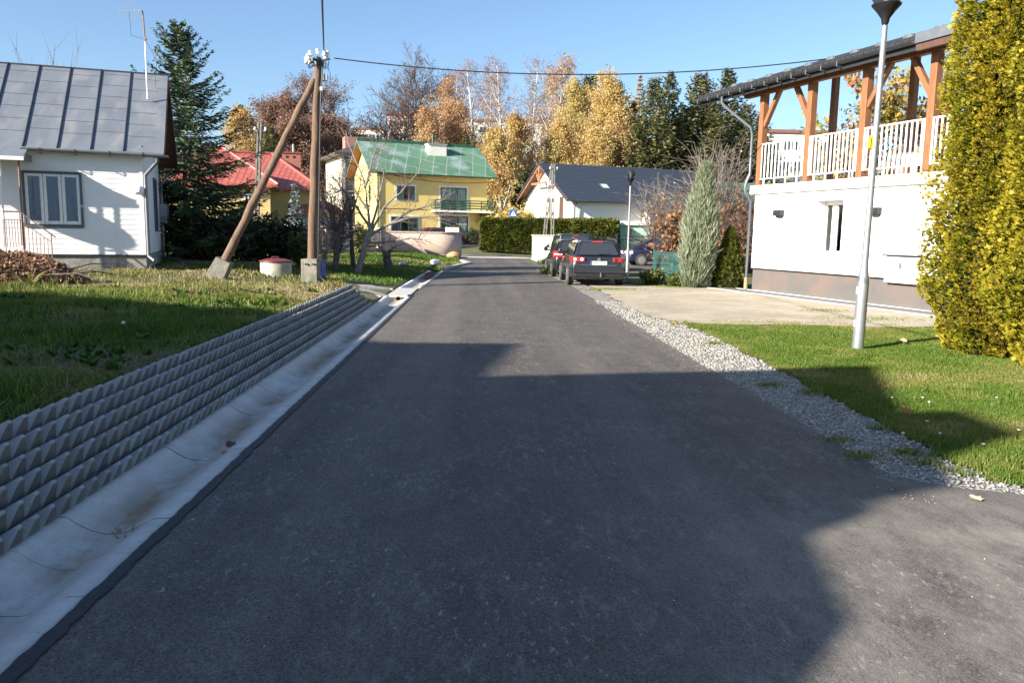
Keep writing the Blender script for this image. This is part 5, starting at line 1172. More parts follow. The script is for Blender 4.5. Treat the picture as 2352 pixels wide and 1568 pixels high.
# timber work of the gable
Mg = WSF.mat(); ZA = apx.z
mb = MB(Mg)
mb.bar((hw, og_ - .12, ZA - .35), (hw, og_ - .12, ZA - 1.75), .16); mb.bar((hw - 1.55, og_ - .12, ZA - 1.72), (hw + 1.55, og_ - .12, ZA - 1.72), .16)
for s_ in (-1, 1): mb.bar((hw, og_ - .12, ZA - 1.6), (hw + s_ * .62, og_ - .12, ZA - .8), .12); mb.bar((hw + s_ * .05, og_ - .13, ZA - .18), (hw + s_ * (hw + .7), og_ - .13, WEV - .7 * k - .12), .07, .24)
mb.build("gable_truss", pm("orange_timber", (.40, .17, .085), (.32, .13, .06), 4, .6), o)
mb = MB(Mg); mb.box(4.4, 4.75, 0, .03, 2.9, 4.6); mb.build("window", GREY_M, o); mb = MB(Mg); mb.box(1.8, 2.6, 0, .04, 2.2, 4.7); mb.build("balcony_door", WOOD_D, o)
mb = MB(Mg); mb.box(.2, 4.2, 0, 1.3, 1.95, 2.2); mb.build("balcony", WHITE, o)

# red roofed house at the left
def hip(mb, x0, x1, y0, y1, ze, zr, r0, r1, ym, th=.14):
    p = [(x0, y0, ze), (x1, y0, ze), (x1, y1, ze), (x0, y1, ze), (r0, ym, zr), (r1, ym, zr)]
    mb.add(p, [(0, 1, 5, 4), (1, 2, 5), (2, 3, 4, 5), (3, 0, 4)]); mb.box(x0, x1, y1, y0, ze - th, ze - .004)
m, t, b = _new("red_metal_tile"); tc = t.nodes.new("ShaderNodeTexCoord"); k_ = t.nodes.new("ShaderNodeTexBrick"); k_.offset = 0; k_.inputs["Scale"].default_value = 1; k_.inputs["Brick Width"].default_value = .34; k_.inputs["Row Height"].default_value = .5; k_.inputs["Mortar Size"].default_value = .045
k_.inputs["Color1"].default_value = (.37, .105, .08, 1); k_.inputs["Color2"].default_value = (.41, .115, .088, 1); k_.inputs["Mortar"].default_value = (.26, .068, .052, 1); t.links.new(tc.outputs["UV"], k_.inputs["Vector"]); t.links.new(k_.outputs["Color"], b.inputs["Base Color"])
bp = t.nodes.new("ShaderNodeBump"); bp.invert = True; bp.inputs["Strength"].default_value = .6; bp.inputs["Distance"].default_value = .05; t.links.new(k_.outputs["Fac"], bp.inputs["Height"]); t.links.new(bp.outputs[0], b.inputs["Normal"]); b.inputs["Roughness"].default_value = .4; REDT = m
RY = 47.0
ra = atY(512, 430, RY); re1 = Vector((.97, .24, 0)).normalized(); rnn = Vector((re1.y, -re1.x, 0))
# front wing: eave corner at the right (638,424)
cR = atY(640, 426, RY); rH = Frame((cR.x, cR.y, 0), re1, rnn); M = rH.mat(); zeR = cR.z
o = thing("red_roof_house", "yellow bungalow under a hipped red tile roof with a red brick chimney", "house", (cR.x, cR.y, float(hgt(cR.x, cR.y))))
pk = atY(527, 339, RY + 3.2)
mb = MB(M); hip(mb, -7.6, 0, 0, -7, zeR, pk.z, -4.2, -3.4, -3.4); r1 = mb.build("roof", REDT, o); box_uv(r1)
mb = MB(M); 
for a, b_ in (((0, 0, zeR), (-3.4, -3.4, pk.z)), ((-7.6, 0, zeR), (-4.2, -3.4, pk.z)), ((-3.4, -3.4, pk.z), (0, -7, zeR))): mb.tube([Vector(a) + Vector((0, 0, .04)), Vector(b_) + Vector((0, 0, .04))], .11, 8)
mb.build("hip_ridge", REDT, r1)
w2 = atY(736, 444, RY + 5.0); p2 = (w2 - Vector((cR.x, cR.y, 0))); u2 = p2.dot(re1); v2 = p2.dot(rnn)
q2 = atY(626, 357, RY + 9.0); p3 = q2 - Vector((cR.x, cR.y, 0)); 
mb = MB(M); hip(mb, -9, u2, v2 + .5, v2 - 8.5, zeR + .05, q2.z, -4, p3.dot(re1), v2 - 4.0); r2 = mb.build("roof", REDT, o); box_uv(r2)
mb = MB(M); mb.tube([(u2, v2 + .5, zeR + .1), (p3.dot(re1), v2 - 4.0, q2.z + .04)], .11, 8); mb.tube([(-4, v2 - 4, q2.z + .04), (p3.dot(re1), v2 - 4.0, q2.z + .04)], .1, 8); mb.build("hip_ridge", REDT, r2)
RYEL = pm("ochre_render", (.62, .47, .20), (.56, .42, .17), 1.5, .9)
mb = MB(M); mb.box(-7.1, -.5, -6.5, -.5, -.5, zeR - .1); mb.box(-8, u2 - .6, v2 - 8, v2 - .1, -.5, zeR - .05); mb.build("wall", RYEL, o)
c1 = atY(648, 348, RY + 7.5); c2_ = atY(691, 348, RY + 7.5); cd = (c1 - Vector((cR.x, cR.y, 0))); u_ = cd.dot(re1); v_ = cd.dot(rnn); cw = (c2_ - c1).length * .96
RBRK = brickmat("red_brick", (.36, .10, .07), (.30, .08, .055), (.34, .17, .13), .24, .075, .012)
mb = MB(M); mb.box(u_, u_ + cw, v_ - .8, v_, zeR, c1.z - .1); ch = mb.build("chimney", RBRK, o); box_uv(ch)
mb = MB(M); mb.box(u_ - .06, u_ + cw + .06, v_ - .86, v_ + .06, c1.z - .1, c1.z); mb.build("chimney_cap", REDT, ch)
mb = MB(M)
for f in (.2, .58): mb.box(u_ + cw * f, u_ + cw * (f + .13), v_ - .01, v_ + .012, c1.z - .42, c1.z - .26)
mb.build("flue_opening", BLACK, ch)
mb = MB(M); mb.tube([(u_ + cw * .6, v_ - .4, c1.z), (u_ + cw * .6, v_ - .4, c1.z + .55)], .06, 8); mb.build("steel_flue", CHROME, ch, smooth=True)
fw = Frame(rH.p(0, 0, -.5), re1, rnn)
for (x0, y0, x1, y1) in ((560, 445, 582, 490),): window(fw, o, *fpx(fw, x0, y0, x1, y1), WHITEP, .08, (.5,))
fw2 = Frame(rH.p(0, 0, v2 - .1), re1, rnn)
for (x0, y0, x1, y1) in ((662, 470, 690, 505), (715, 475, 730, 510)): window(fw2, o, *fpx(fw2, x0, y0, x1, y1), WHITEP if x0 > 700 else WOOD_D, .08, (.5,))
# annex with orange tiles
ORT = pm("orange_tile", (.42, .15, .06), (.30, .10, .045), 5, .7, .6, 8)
a0 = atY(733, 492, 50); a1 = atY(782, 492, 50); o = thing("annex", "low outbuilding with an orange tile roof between the red and grey houses", "outbuilding", (a0.x, a0.y, float(hgt(a0.x, a0.y))))
zt = atY(733, 458, 50).z; L_ = (a1 - a0).length
mb = MB(Matrix.Translation((a0.x, a0.y, 0))); mb.add([(-1.6, 0, a0.z), (L_, 0, a0.z), (L_ * .0, 2.6, zt), (-1.6, 2.6, zt), (-1.6, 0, a0.z - .1), (L_, 0, a0.z - .1), (L_, 5, a0.z), (-1.6, 5, a0.z)], [(0, 1, 2, 3), (1, 6, 2), (2, 6, 7, 3), (4, 5, 1, 0), (4, 7, 6, 5)]); mb.build("roof", ORT, o)
mb = MB(Matrix.Translation((a0.x, a0.y, 0))); mb.box(-1.5, L_ - .2, .4, 4.6, -.5, a0.z - .1); mb.build("wall", pm("pale_green_render", (.45, .52, .50), (.38, .45, .44), 3, .9), o)
mb = MB(Matrix.Translation((a0.x, a0.y, 0)))
for k in range(8): mb.box(-1.4 + k * .3, -1.18 + k * .3, .36, .40, .6, a0.z - .3)
mb.build("cladding", pm("blue_grey_board", (.35, .42, .50), None, 4, .7), o)
# grey house behind
g0 = atY(735, 520, 84); g1 = atY(880, 520, 84); GE = Vector((.93, .37, 0)).normalized(); gn = Vector((GE.y, -GE.x, 0))
gc = atY(786, 500, 80); GF = Frame((gc.x, gc.y, 0), GE, gn); GS = Frame((gc.x, gc.y, 0), -gn, -GE); M = GF.mat()
o = thing("grey_house", "three storey grey and cream house with a dark brown hipped roof behind the yellow one", "house", (gc.x, gc.y, float(hgt(gc.x, gc.y))))
GREYR = pm("grey_render", (.40, .37, .31), (.35, .32, .27), 2, .9); CREAM = pm("cream_render", (.66, .60, .46), (.60, .54, .42), 2, .9)
gz1 = GF.px(800, 352)[1]
mb = MB(M); mb.box(0, 9, -8, 0, -.5, gz1); mb.build("wall", GREYR, o)
mb = MB(M); mb.box(-.03, .005, -8, .002, -.5, gz1 - .02); mb.build("cream_wall", CREAM, o)
BRT = pm("brown_tile", (.085, .065, .065), (.065, .05, .052), 4, .6)
mb = MB(M); hip(mb, -.8, 9.8, .8, -8.8, gz1, GF.px(870, 322, -3)[1], 3.5, 6, -4, .25); mb.build("roof", BRT, o)
mb = MB(M); mb.box(1.5, 4.6, -6.5, -5.2, gz1 + 1, GF.px(835, 318, -6)[1]); mb.build("chimney", RBRK, o)
for (x0, y0, x1, y1) in ((786, 384, 814, 412), (791, 447, 826, 480), (786, 358, 826, 369)): window(GF, o, *fpx(GF, x0, y0, x1, y1), WHITEP, .1, (.4,), curtain=y0 != 358)
mb = MB(M); mb.tube([(.35, .1, gz1), (.35, .1, 0)], .08, 8); mb.build("downpipe", GREY_M, o, smooth=True)
# pale green shed
s0 = atY(1418, 548, 57); s1 = atY(1545, 548, 57); zt = atY(1440, 517, 57).z; o = thing("shed", "pale mint green shed with a white flat top behind the lamp post", "shed", (s0.x, s0.y, 0.1))
mb = MB(); mb.box(s0.x, s1.x, s0.y, s0.y + 3, -.2, zt); mb.build("wall", pm("mint_render", (.36, .62, .46), (.30, .55, .40), 2, .8), o)
mb = MB(); mb.box(s0.x - .2, s1.x + .2, s0.y - .25, s0.y + 3.2, zt, zt + .22); mb.build("roof", WHITEP, o)
mb = MB(); mb.box(s0.x + .9, s0.x + 1.0, s0.y - .05, s0.y, -.2, zt); mb.box(s1.x - 1.7, s1.x - .9, s0.y - .06, s0.y, -.2, zt - .4); mb.build("door", RBRK, o)
# green roofed shed behind the juniper
s0 = atY(1655, 500, 38); s1 = atY(1740, 500, 38); z1 = atY(1700, 408, 38).z; z0 = atY(1700, 470, 38).z
o = thing("green_roof_shed", "low shed under a dull green sheet roof behind the juniper", "shed", (s0.x, s0.y, 0))
mb = MB(); mb.add([(s0.x - .5, s0.y, z0), (s1.x + 5, s0.y, z0), (s1.x + 5, s0.y + 3.5, z1), (s0.x + .3, s0.y + 3.5, z1), (s0.x - .5, s0.y, z0 - .1), (s1.x + 5, s0.y, z0 - .1), (s1.x + 5, s0.y + 3.5, z1 - .1), (s0.x + .3, s0.y + 3.5, z1 - .1)], [(0, 1, 2, 3), (4, 7, 6, 5), (0, 4, 5, 1), (1, 5, 6, 2), (2, 6, 7, 3), (3, 7, 4, 0)]); mb.build("roof", pm("dull_green_sheet", (.07, .15, .105), (.09, .18, .13), 2, .6), o)
mb = MB(); mb.box(s0.x, s1.x + 4.8, s0.y + .4, s0.y + 3.4, -.1, z0 - .1); mb.build("wall", WOOD_D, o)

# ------------------------------------------------------------------ walls, fences, hedge bases
PINK = brickmat("pink_brick", (.56, .42, .34), (.50, .37, .30), (.42, .33, .27), .30, .11, .012, bump=.8)
a = (-5.83, 47.9); b_ = (-1.55, 53.2)
# rounded end: straight run then an arc
pts = [Vector((-6.55, 52.6, 0)).lerp(Vector((-2.85, 52.9, 0)), i / 8) for i in range(9)]
dirw = (pts[-1] - pts[0]).normalized(); nrm = Vector((dirw.y, -dirw.x, 0)); cen = pts[-1] - nrm * 1.5
for i in range(1, 10): a_ = i / 9 * R_(88); pts.append(cen + nrm * 1.5 * math.cos(a_) + dirw * 1.5 * math.sin(a_))
zt = atY(980, 532, 52).z; o = thing("brick_wall", "pink brick garden wall with a rounded end at the junction", "wall", (pts[0].x, pts[0].y, .2))
V = []; F = []; UV = []; s_ = 0
for i, p in enumerate(pts):
    if i: s_ += (p - pts[i - 1]).length
    d_ = (pts[min(i + 1, len(pts) - 1)] - pts[max(i - 1, 0)]).normalized(); n_ = Vector((d_.y, -d_.x, 0)) * .14
    for (q, z) in ((p + n_, -.2), (p + n_, zt - .1), (p - n_, zt - .1), (p - n_, -.2)): V.append((q.x, q.y, z)); UV.append((s_, z))
for i in range(len(pts) - 1): F += [(i * 4 + k, (i + 1) * 4 + k, (i + 1) * 4 + (k + 1) % 4, i * 4 + (k + 1) % 4) for k in range(4)]
k = len(pts) - 1; F += [(0, 1, 2, 3), (k * 4 + 3, k * 4 + 2, k * 4 + 1, k * 4)]
npmesh("brickwork", np.array(V), np.array(F), PINK, o, uv=UV)
mb = MB()
for i in range(len(pts) - 1):
    d_ = (pts[i + 1] - pts[i]); mb.bar((pts[i].x, pts[i].y, zt - .05), (pts[i + 1].x + d_.x * .04, pts[i + 1].y + d_.y * .04, zt - .05), .36, .1)
mb.build("coping", pm("pink_coping", (.46, .36, .31), None, 5, .85), o)
# front gate-side fence of brick pillars with dark rails left of the wall
for k, (x, lab) in enumerate(((1004 / 1.0, 0),)):
    pass
pil = [(-10.2, 43.2), (-8.7, 45.0), (-7.3, 47.4), (-6.4, 50.6)]
o = thing("pillar_fence", "low brick fence with pale pillars and dark metal bars left of the pink wall", "fence", (-8.5, 45.5, .1))
for (x, y) in pil:
    z = float(hgt(x, y)); mb = MB(Matrix.Translation((x, y, 0)) @ Matrix.Rotation(R_(52), 4, 'Z')); mb.box(-.18, .18, -.18, .18, z - .2, 1.78); pi_ = mb.build("pillar", PINK, o); box_uv(pi_)
    mb = MB(Matrix.Translation((x, y, 0)) @ Matrix.Rotation(R_(52), 4, 'Z')); mb.box(-.24, .24, -.24, .24, 1.78, 1.88); mb.build("pillar_cap", CONC_L, pi_)
for a, b_ in zip(pil[:-1], pil[1:]):
    d = Vector((b_[0] - a[0], b_[1] - a[1], 0)); L_ = d.length; d.normalize(); a3 = Vector((a[0], a[1], 0)); mb = MB()
    mb.bar(a3 + d * .2 + Vector((0, 0, .35)), a3 + d * (L_ - .2) + Vector((0, 0, .35)), .2, .5); pw = mb.build("base_wall", PINK, o); box_uv(pw)
    mb = MB(); mb.bar(a3 + Vector((0, 0, 1.6)), a3 + d * L_ + Vector((0, 0, 1.6)), .05); mb.bar(a3 + Vector((0, 0, .75)), a3 + d * L_ + Vector((0, 0, .75)), .05)
    n = int(L_ / .13)
    for k in range(1, n): p = a3 + d * (L_ * k / n); mb.bar(p + Vector((0, 0, .7)), p + Vector((0, 0, 1.68)), .075, .02, up=(d.x, d.y, 0))
    mb.build("bar_panel", DARK_M, o)
# iron fence of the yellow house
o = thing("iron_fence", "thin dark iron fence on a stone footing in front of the yellow house", "fence", (-6, 61, .5))
A = Vector((-8.4, 60.5, 0)); Bv = Vector((1.2, 63.2, 0)); d = (Bv - A).normalized(); L_ = (Bv - A).length; mb = MB(); zf = .55
zt_ = atY(1090, 529, 63).z
for z in (zf + .25, zt_ - .15, zt_): mb.bar(A + Vector((0, 0, z)), Bv + Vector((0, 0, z)), .03)
for k in range(70): p = A + d * L_ * k / 69; mb.bar(p + Vector((0, 0, zf + .2)), p + Vector((0, 0, zt_ + .02)), .022)
mb.build("bars", DARK_M, o)
for k in range(5):
    p = A + d * L_ * k / 4; mb = MB(); mb.bar(p + Vector((0, 0, zf)), p + Vector((0, 0, zt_ + .2)), .09); mb.build("post", DARK_M, o)
mb = MB(); mb.bar(A + Vector((0, 0, zf - .1)), Bv + Vector((0, 0, zf - .1)), .3, .5); ft = mb.build("footing", PINK, o); box_uv(ft)
bx_ = atY(1038, 526, 55.5); mb = MB(); mb.box(bx_.x - .45, bx_.x + .5, 55.3, 55.9, zt - .9, bx_.z + .12); 
o = mb.build("gate_pillar", pm("pale_pink_stone", (.62, .52, .47), (.54, .45, .41), 3, .9), loc=(bx_.x, 55.5, .2)); tag(o, "pale stone gate pillar rising just behind the rounded brick wall", "pillar")
# cream wall
a = at(1222, 597); bq = Vector((6.3, 50.05, 0)); zt = atY(1222, 538, a.y).z
o = thing("cream_wall", "plain cream rendered wall with a thin coping beside the junction", "wall", (a.x, a.y, 0)); d = (bq - Vector((a.x, a.y, 0))).normalized()
mb = MB(); mb.bar((a.x, a.y, zt / 2 - .15), (bq.x, bq.y, zt / 2 - .15), .3, zt + .1); mb.build("wall", pm("cream_paint", (.82, .77, .62), (.77, .72, .57), 2, .9), o)
mb = MB(); mb.bar((a.x - d.x * .06, a.y - d.y * .06, zt - .06), (bq.x + d.x * .06, bq.y + d.y * .06, zt - .06), .42, .09); mb.build("coping", CONC_L, o)
o = thing("iron_gate", "black iron fence panels right of the cream wall behind the parked cars", "fence", (6.2, 51.6, 0))
mb = MB(); A = Vector((6.5, 50.2, 0)); Bv = Vector((13.5, 53, 0))
for z in (.3, 1.35, 1.6): mb.bar(A + Vector((0, 0, z)), Bv + Vector((0, 0, z)), .05)
for k in range(56): p = A.lerp(Bv, k / 55); mb.bar(p + Vector((0, 0, .15)), p + Vector((0, 0, 1.62)), .03)
mb.build("bars", DARK_M, o)
for f in (0, .33, .66, 1): p = A.lerp(Bv, f); mb = MB(); mb.bar(p, p + Vector((0, 0, 1.75)), .12); mb.build("post", DARK_M, o)
# green mesh fence near the cars
A = at(1500, 640); Bv = Vector((7.25, 26.2, 0)); zA = atY(1500, 576, A.y).z; zB = atY(1554, 566, Bv.y).z
o = thing("mesh_fence", "green metal mesh fence panel between the juniper and the cars", "fence", (A.x, A.y, 0)); MESHG = pm("fence_green", (.035, .12, .11), (.03, .10, .09), 6, .5)
d = (Bv - A); L_ = d.length; d.normalize(); nn_ = Vector((d.y, -d.x, 0))
for f in (0, .5, 1): p = A.lerp(Bv, f); mb = MB(); mb.bar(p, p + Vector((0, 0, zA + .08)), .06); mb.build("post", MESHG, o)
mb = MB()
for k in range(17): z = .06 + (zA - .08) * k / 16; mb.bar(A + Vector((0, 0, z)), Bv + Vector((0, 0, z)), .03, .028)
for k in range(int(L_ / .12)): p = A + d * k * .12; mb.bar(p + Vector((0, 0, .04)), p + Vector((0, 0, zA)), .012)
mb.build("mesh_panel", MESHG, o)
# ------------------------------------------------------------------ apartment blocks on the hill
def block(name, label, x0, x1, ytop, Y, depth, mat_, rows, cols, fr_mat=WHITEP, roofm=None, floor=3.0, hrows=None, z0=None, rot=0):
    a = atY(x0, ytop, Y); b_ = atY(x1, ytop, Y); gz_ = float(hgt((a.x + b_.x) / 2, Y)) - 3
    o = thing(name, label, "apartment block", (a.x, Y, gz_)); mb = MB(); mb.box(a.x, b_.x, Y, Y + depth, gz_, a.z); mb.build("wall", mat_, o)
    mb = MB(); mb.box(a.x - .3, b_.x + .3, Y - .3, Y + depth, a.z, a.z + .5); mb.build("roof", roofm or pm("rust_roof_edge", (.22, .10, .08), None, 4, .7), o)
    W_ = b_.x - a.x
    for r in range(rows):
        for c in range(cols):
            x = a.x + W_ * (c + .5) / cols; z = a.z - 2.6 - r * floor
            mb = MB(); mb.box(x - .95, x + .95, Y - .04, Y, z, z + 1.5); w_ = mb.build("window", fr_mat, o); mb = MB(); mb.box(x - .82, x - .06, Y - .06, Y - .04, z + .12, z + 1.38); mb.box(x + .06, x + .82, Y - .06, Y - .04, z + .12, z + 1.38); mb.build("pane", GLASS_D, w_)
    return o, a, b_
PKR = pm("pink_render", (.62, .46, .42), (.58, .43, .40), 2, .9); MINT = pm("pale_mint_render", (.66, .72, .64), (.60, .68, .60), 2, .9); CRM = pm("ivory_render", (.74, .70, .58), None, 2, .9)
block("apartment_block", "pink apartment block on the hill seen through the bare oak", 890, 1010, 264, 185, 14, PKR, 4, 5)
block("apartment_block", "long pale mint apartment block on the hill behind the birches", 1010, 1265, 277, 190, 14, MINT, 4, 9)
block("apartment_block", "cream apartment block far behind the brown roof, left of the oak", 812, 880, 297, 210, 12, CRM, 3, 4)
block("apartment_block", "white flat block seen through the veranda railing", 1765, 1915, 305, 120, 14, WHITE, 3, 5)
block("apartment_block", "long pale block glimpsed between the dark spruces", 1430, 1700, 330, 175, 12, CRM, 4, 8)
# ------------------------------------------------------------------ neighbour house behind the viewer: its shadow lies across the road
sd = Vector((-TO_SUN.x, -TO_SUN.y, 0)).normalized(); TE = math.tan(SUN_EL)
def caster(x, y, h): L = h / TE; return Vector((x, y, 0)) - sd * L        # roof point whose shadow falls on (x, y)
o = thing("neighbour_house", "rendered neighbour house with two low ridges standing left behind the viewer", "house", (-14, 0, 0))
def wing(shp, h):               # flat roofed wing whose eaves throw their shadow on the given ground points
    P = [caster(x, y, h) for x, y in shp]; mb = MB(); mb.poly([(p.x, p.y, -.2) for p in P], h - .2); mb.build("wall", WHITE, o)
    c = sum((p for p in P), Vector()) / len(P); mb = MB(); mb.poly([(p.x, p.y, h) for p in P], .06); mb.build("roof", pm("felt_roof", (.09, .09, .09), None, 4, .8), o)
wing([(5.2, 10.05), (3.3, 5.15), (1.6, 4.4), (-8, 4.4), (-8, 8.6), (.0, 9.15)], 7.4)
wing([(.52, 11.95), (.0, 9.1), (-1.5, 5), (-9, 5), (-12, 16.2), (-7.4, 14.5), (-3.0, 12.65), (-1.4, 11.9)], 9.2)
wing([(1.75, 3.85), (1.6, 3.2), (1.1, 2.6), (-5, 2.0), (-5, 5), (2.0, 5)], 5.0)
c = caster(4.85, 7.0, 7.9); mb = MB(); mb.box(c.x - .55, c.x + .0, c.y - .45, c.y + .45, 4, 7.9); mb.build("chimney", RBRK, o)

# ------------------------------------------------------------------ vegetation builders
def batch_tubes(P, Rr, sides=4):
    """P (B,n,3) polylines, Rr (B,n) radii"""
    B, n, _ = P.shape; d = np.empty_like(P); d[:, 1:-1] = P[:, 2:] - P[:, :-2]; d[:, 0] = P[:, 1] - P[:, 0]; d[:, -1] = P[:, -1] - P[:, -2]
    d /= np.linalg.norm(d, axis=2, keepdims=True) + 1e-9
    ref = np.where(np.abs(d[:, :1, 2:3]) > .8, np.array([1., .2, 0]), np.array([.1, 0, 1.])); x = np.cross(d, np.broadcast_to(ref, d.shape)); x /= np.linalg.norm(x, axis=2, keepdims=True) + 1e-9
    y = np.cross(d, x); a = np.arange(sides) * 2 * np.pi / sides
    V = P[:, :, None] + (x[:, :, None] * np.cos(a)[None, None, :, None] + y[:, :, None] * np.sin(a)[None, None, :, None]) * Rr[:, :, None, None]
    idx = np.arange(B * n * sides).reshape(B, n, sides); nx = np.roll(idx, -1, axis=2)
    Fq = np.stack([idx[:, :-1], nx[:, :-1], nx[:, 1:], idx[:, 1:]], -1).reshape(-1, 4); return V.reshape(-1, 3), Fq
def rotv(d, ang, az):            # tilt unit vectors d by ang towards azimuth az around d
    ref = np.where(np.abs(d[:, 2:3]) > .9, np.array([[1., 0, 0]]), np.array([[0, 0, 1.]])); x = np.cross(d, ref); x /= np.linalg.norm(x, axis=1, keepdims=True); y = np.cross(d, x)
    return d * np.cos(ang)[:, None] + (x * np.cos(az)[:, None] + y * np.sin(az)[:, None]) * np.sin(ang)[:, None]
def grow(r, base, d0, L0, r0, cfg, nseg=6):
    """levels of polylines: list of (P (B,n,3), R (B,n))"""
    lev = []; P0 = np.array([base], float); D = np.array([d0], float); D /= np.linalg.norm(D); L = np.array([L0], float); R = np.array([r0], float)
    for l, c in enumerate(cfg):
        B = len(P0); n = c.get("seg", nseg) + 1; P = np.zeros((B, n, 3)); P[:, 0] = P0; d = D.copy()
        for i in range(1, n):
            d = d + r.normal(0, c["wig"], (B, 3)) + np.array([0, 0, c["up"]]); d /= np.linalg.norm(d, axis=1, keepdims=True); P[:, i] = P[:, i - 1] + d * (L / (n - 1))[:, None]
        t = np.linspace(0, 1, n); RR = R[:, None] * (1 - (1 - c.get("tip", .3)) * t[None]); lev.append((P, RR))
        if l + 1 < len(cfg):
            q = cfg[l + 1]; k = q["n"]; tt = q["t0"] + (q.get("t1", 1.) - q["t0"]) * ((np.arange(k)[None] + r.random((B, k))) / k)
            f = tt * (n - 1); i0 = np.minimum(f.astype(int), n - 2); fr = (f - i0)[..., None]; bi = np.arange(B)[:, None]
            pp = P[bi, i0] * (1 - fr) + P[bi, i0 + 1] * fr; dd = P[bi, i0 + 1] - P[bi, i0]; dd /= np.linalg.norm(dd, axis=2, keepdims=True)
            an = R_(1) * (q["ang"] + r.normal(0, q.get("da", 9), (B, k))); az = (np.arange(k)[None] * 2.4 + r.random((B, k)) * 1.2 + r.random((B, 1)) * 6.28)
            shp = q.get("shape"); ls = np.ones_like(tt) if shp is None else shp(tt)
            D = rotv(dd.reshape(-1, 3), an.ravel(), az.ravel()); P0 = pp.reshape(-1, 3)
            L = (L[:, None] * q["lr"] * ls * (.75 + .5 * r.random((B, k)))).ravel(); R = np.maximum((RR[bi, i0] * q.get("rr", .55)).ravel(), q.get("rmin", .006))
    return lev
def quads(Cn, A, Bv):            # diamond leaves, centre, half axes
    V = np.stack([Cn - A, Cn + Bv, Cn + A, Cn - Bv], 1).reshape(-1, 3); return V, np.arange(len(V)).reshape(-1, 4)
def rnd_unit(r, n): v = r.normal(0, 1, (n, 3)); return v / np.linalg.norm(v, axis=1, keepdims=True)
def leaves_on(r, lev, per, size, spread, hang=0.0, aspect=.6):
    P, _ = lev; B, n, _ = P.shape; f = r.random((B, per)) * (n - 1); i0 = np.minimum(f.astype(int), n - 2); fr = (f - i0)[..., None]; bi = np.arange(B)[:, None]
    c = (P[bi, i0] * (1 - fr) + P[bi, i0 + 1] * fr).reshape(-1, 3) + r.normal(0, spread, (B * per, 3)); m = len(c)
    a = rnd_unit(r, m); a[:, 2] -= hang; a /= np.linalg.norm(a, axis=1, keepdims=True); b = np.cross(a, rnd_unit(r, m)); b /= np.linalg.norm(b, axis=1, keepdims=True) + 1e-9
    s = size * (.6 + .8 * r.random(m))[:, None]; return quads(c, a * s, b * s * aspect)
def tree(name, label, base, H, r0, cfg, bark, twigm=None, leaf=None, seed=1, d0=(0, 0, 1), group=None, cat="tree", sides=(10, 6, 4, 3, 3), tintf=None, nbark=2, lvl=-1):
    r = np.random.default_rng(seed); base = Vector(base); o = thing(name, label, cat, base, group); b0 = np.array(base) - np.array([0, 0, .2])
    lev = grow(r, b0, d0, H, r0, cfg)
    Vs, Fs, off = [], [], 0
    for l in range(min(nbark, len(lev))): v, f = batch_tubes(*lev[l], sides[l]); Vs.append(v); Fs.append(f + off); off += len(v)
    npmesh("trunk", np.concatenate(Vs), np.concatenate(Fs), bark, o, smooth=True)
    Vs, Fs, off = [], [], 0
    for l in range(nbark, len(lev)): v, f = batch_tubes(*lev[l], sides[l]); Vs.append(v); Fs.append(f + off); off += len(v)
    if Vs: npmesh("twigs" if leaf else "crown", np.concatenate(Vs), np.concatenate(Fs), twigm or bark, o)
    if leaf:
        per, size, spread, hang, m, lo, hi = leaf; v, f = leaves_on(r, lev[lvl], per, size, spread, hang)
        cz = v[f[:, 0]]; tn = lo + (hi - lo) * r.random(len(f)) + (vnoise(cz[:, 0] * 1.0 + cz[:, 1], cz[:, 2], .45) - .5) * .7
        npmesh("crown", v, f, m, o, tint=np.clip(tn, 0, 1))
    return o
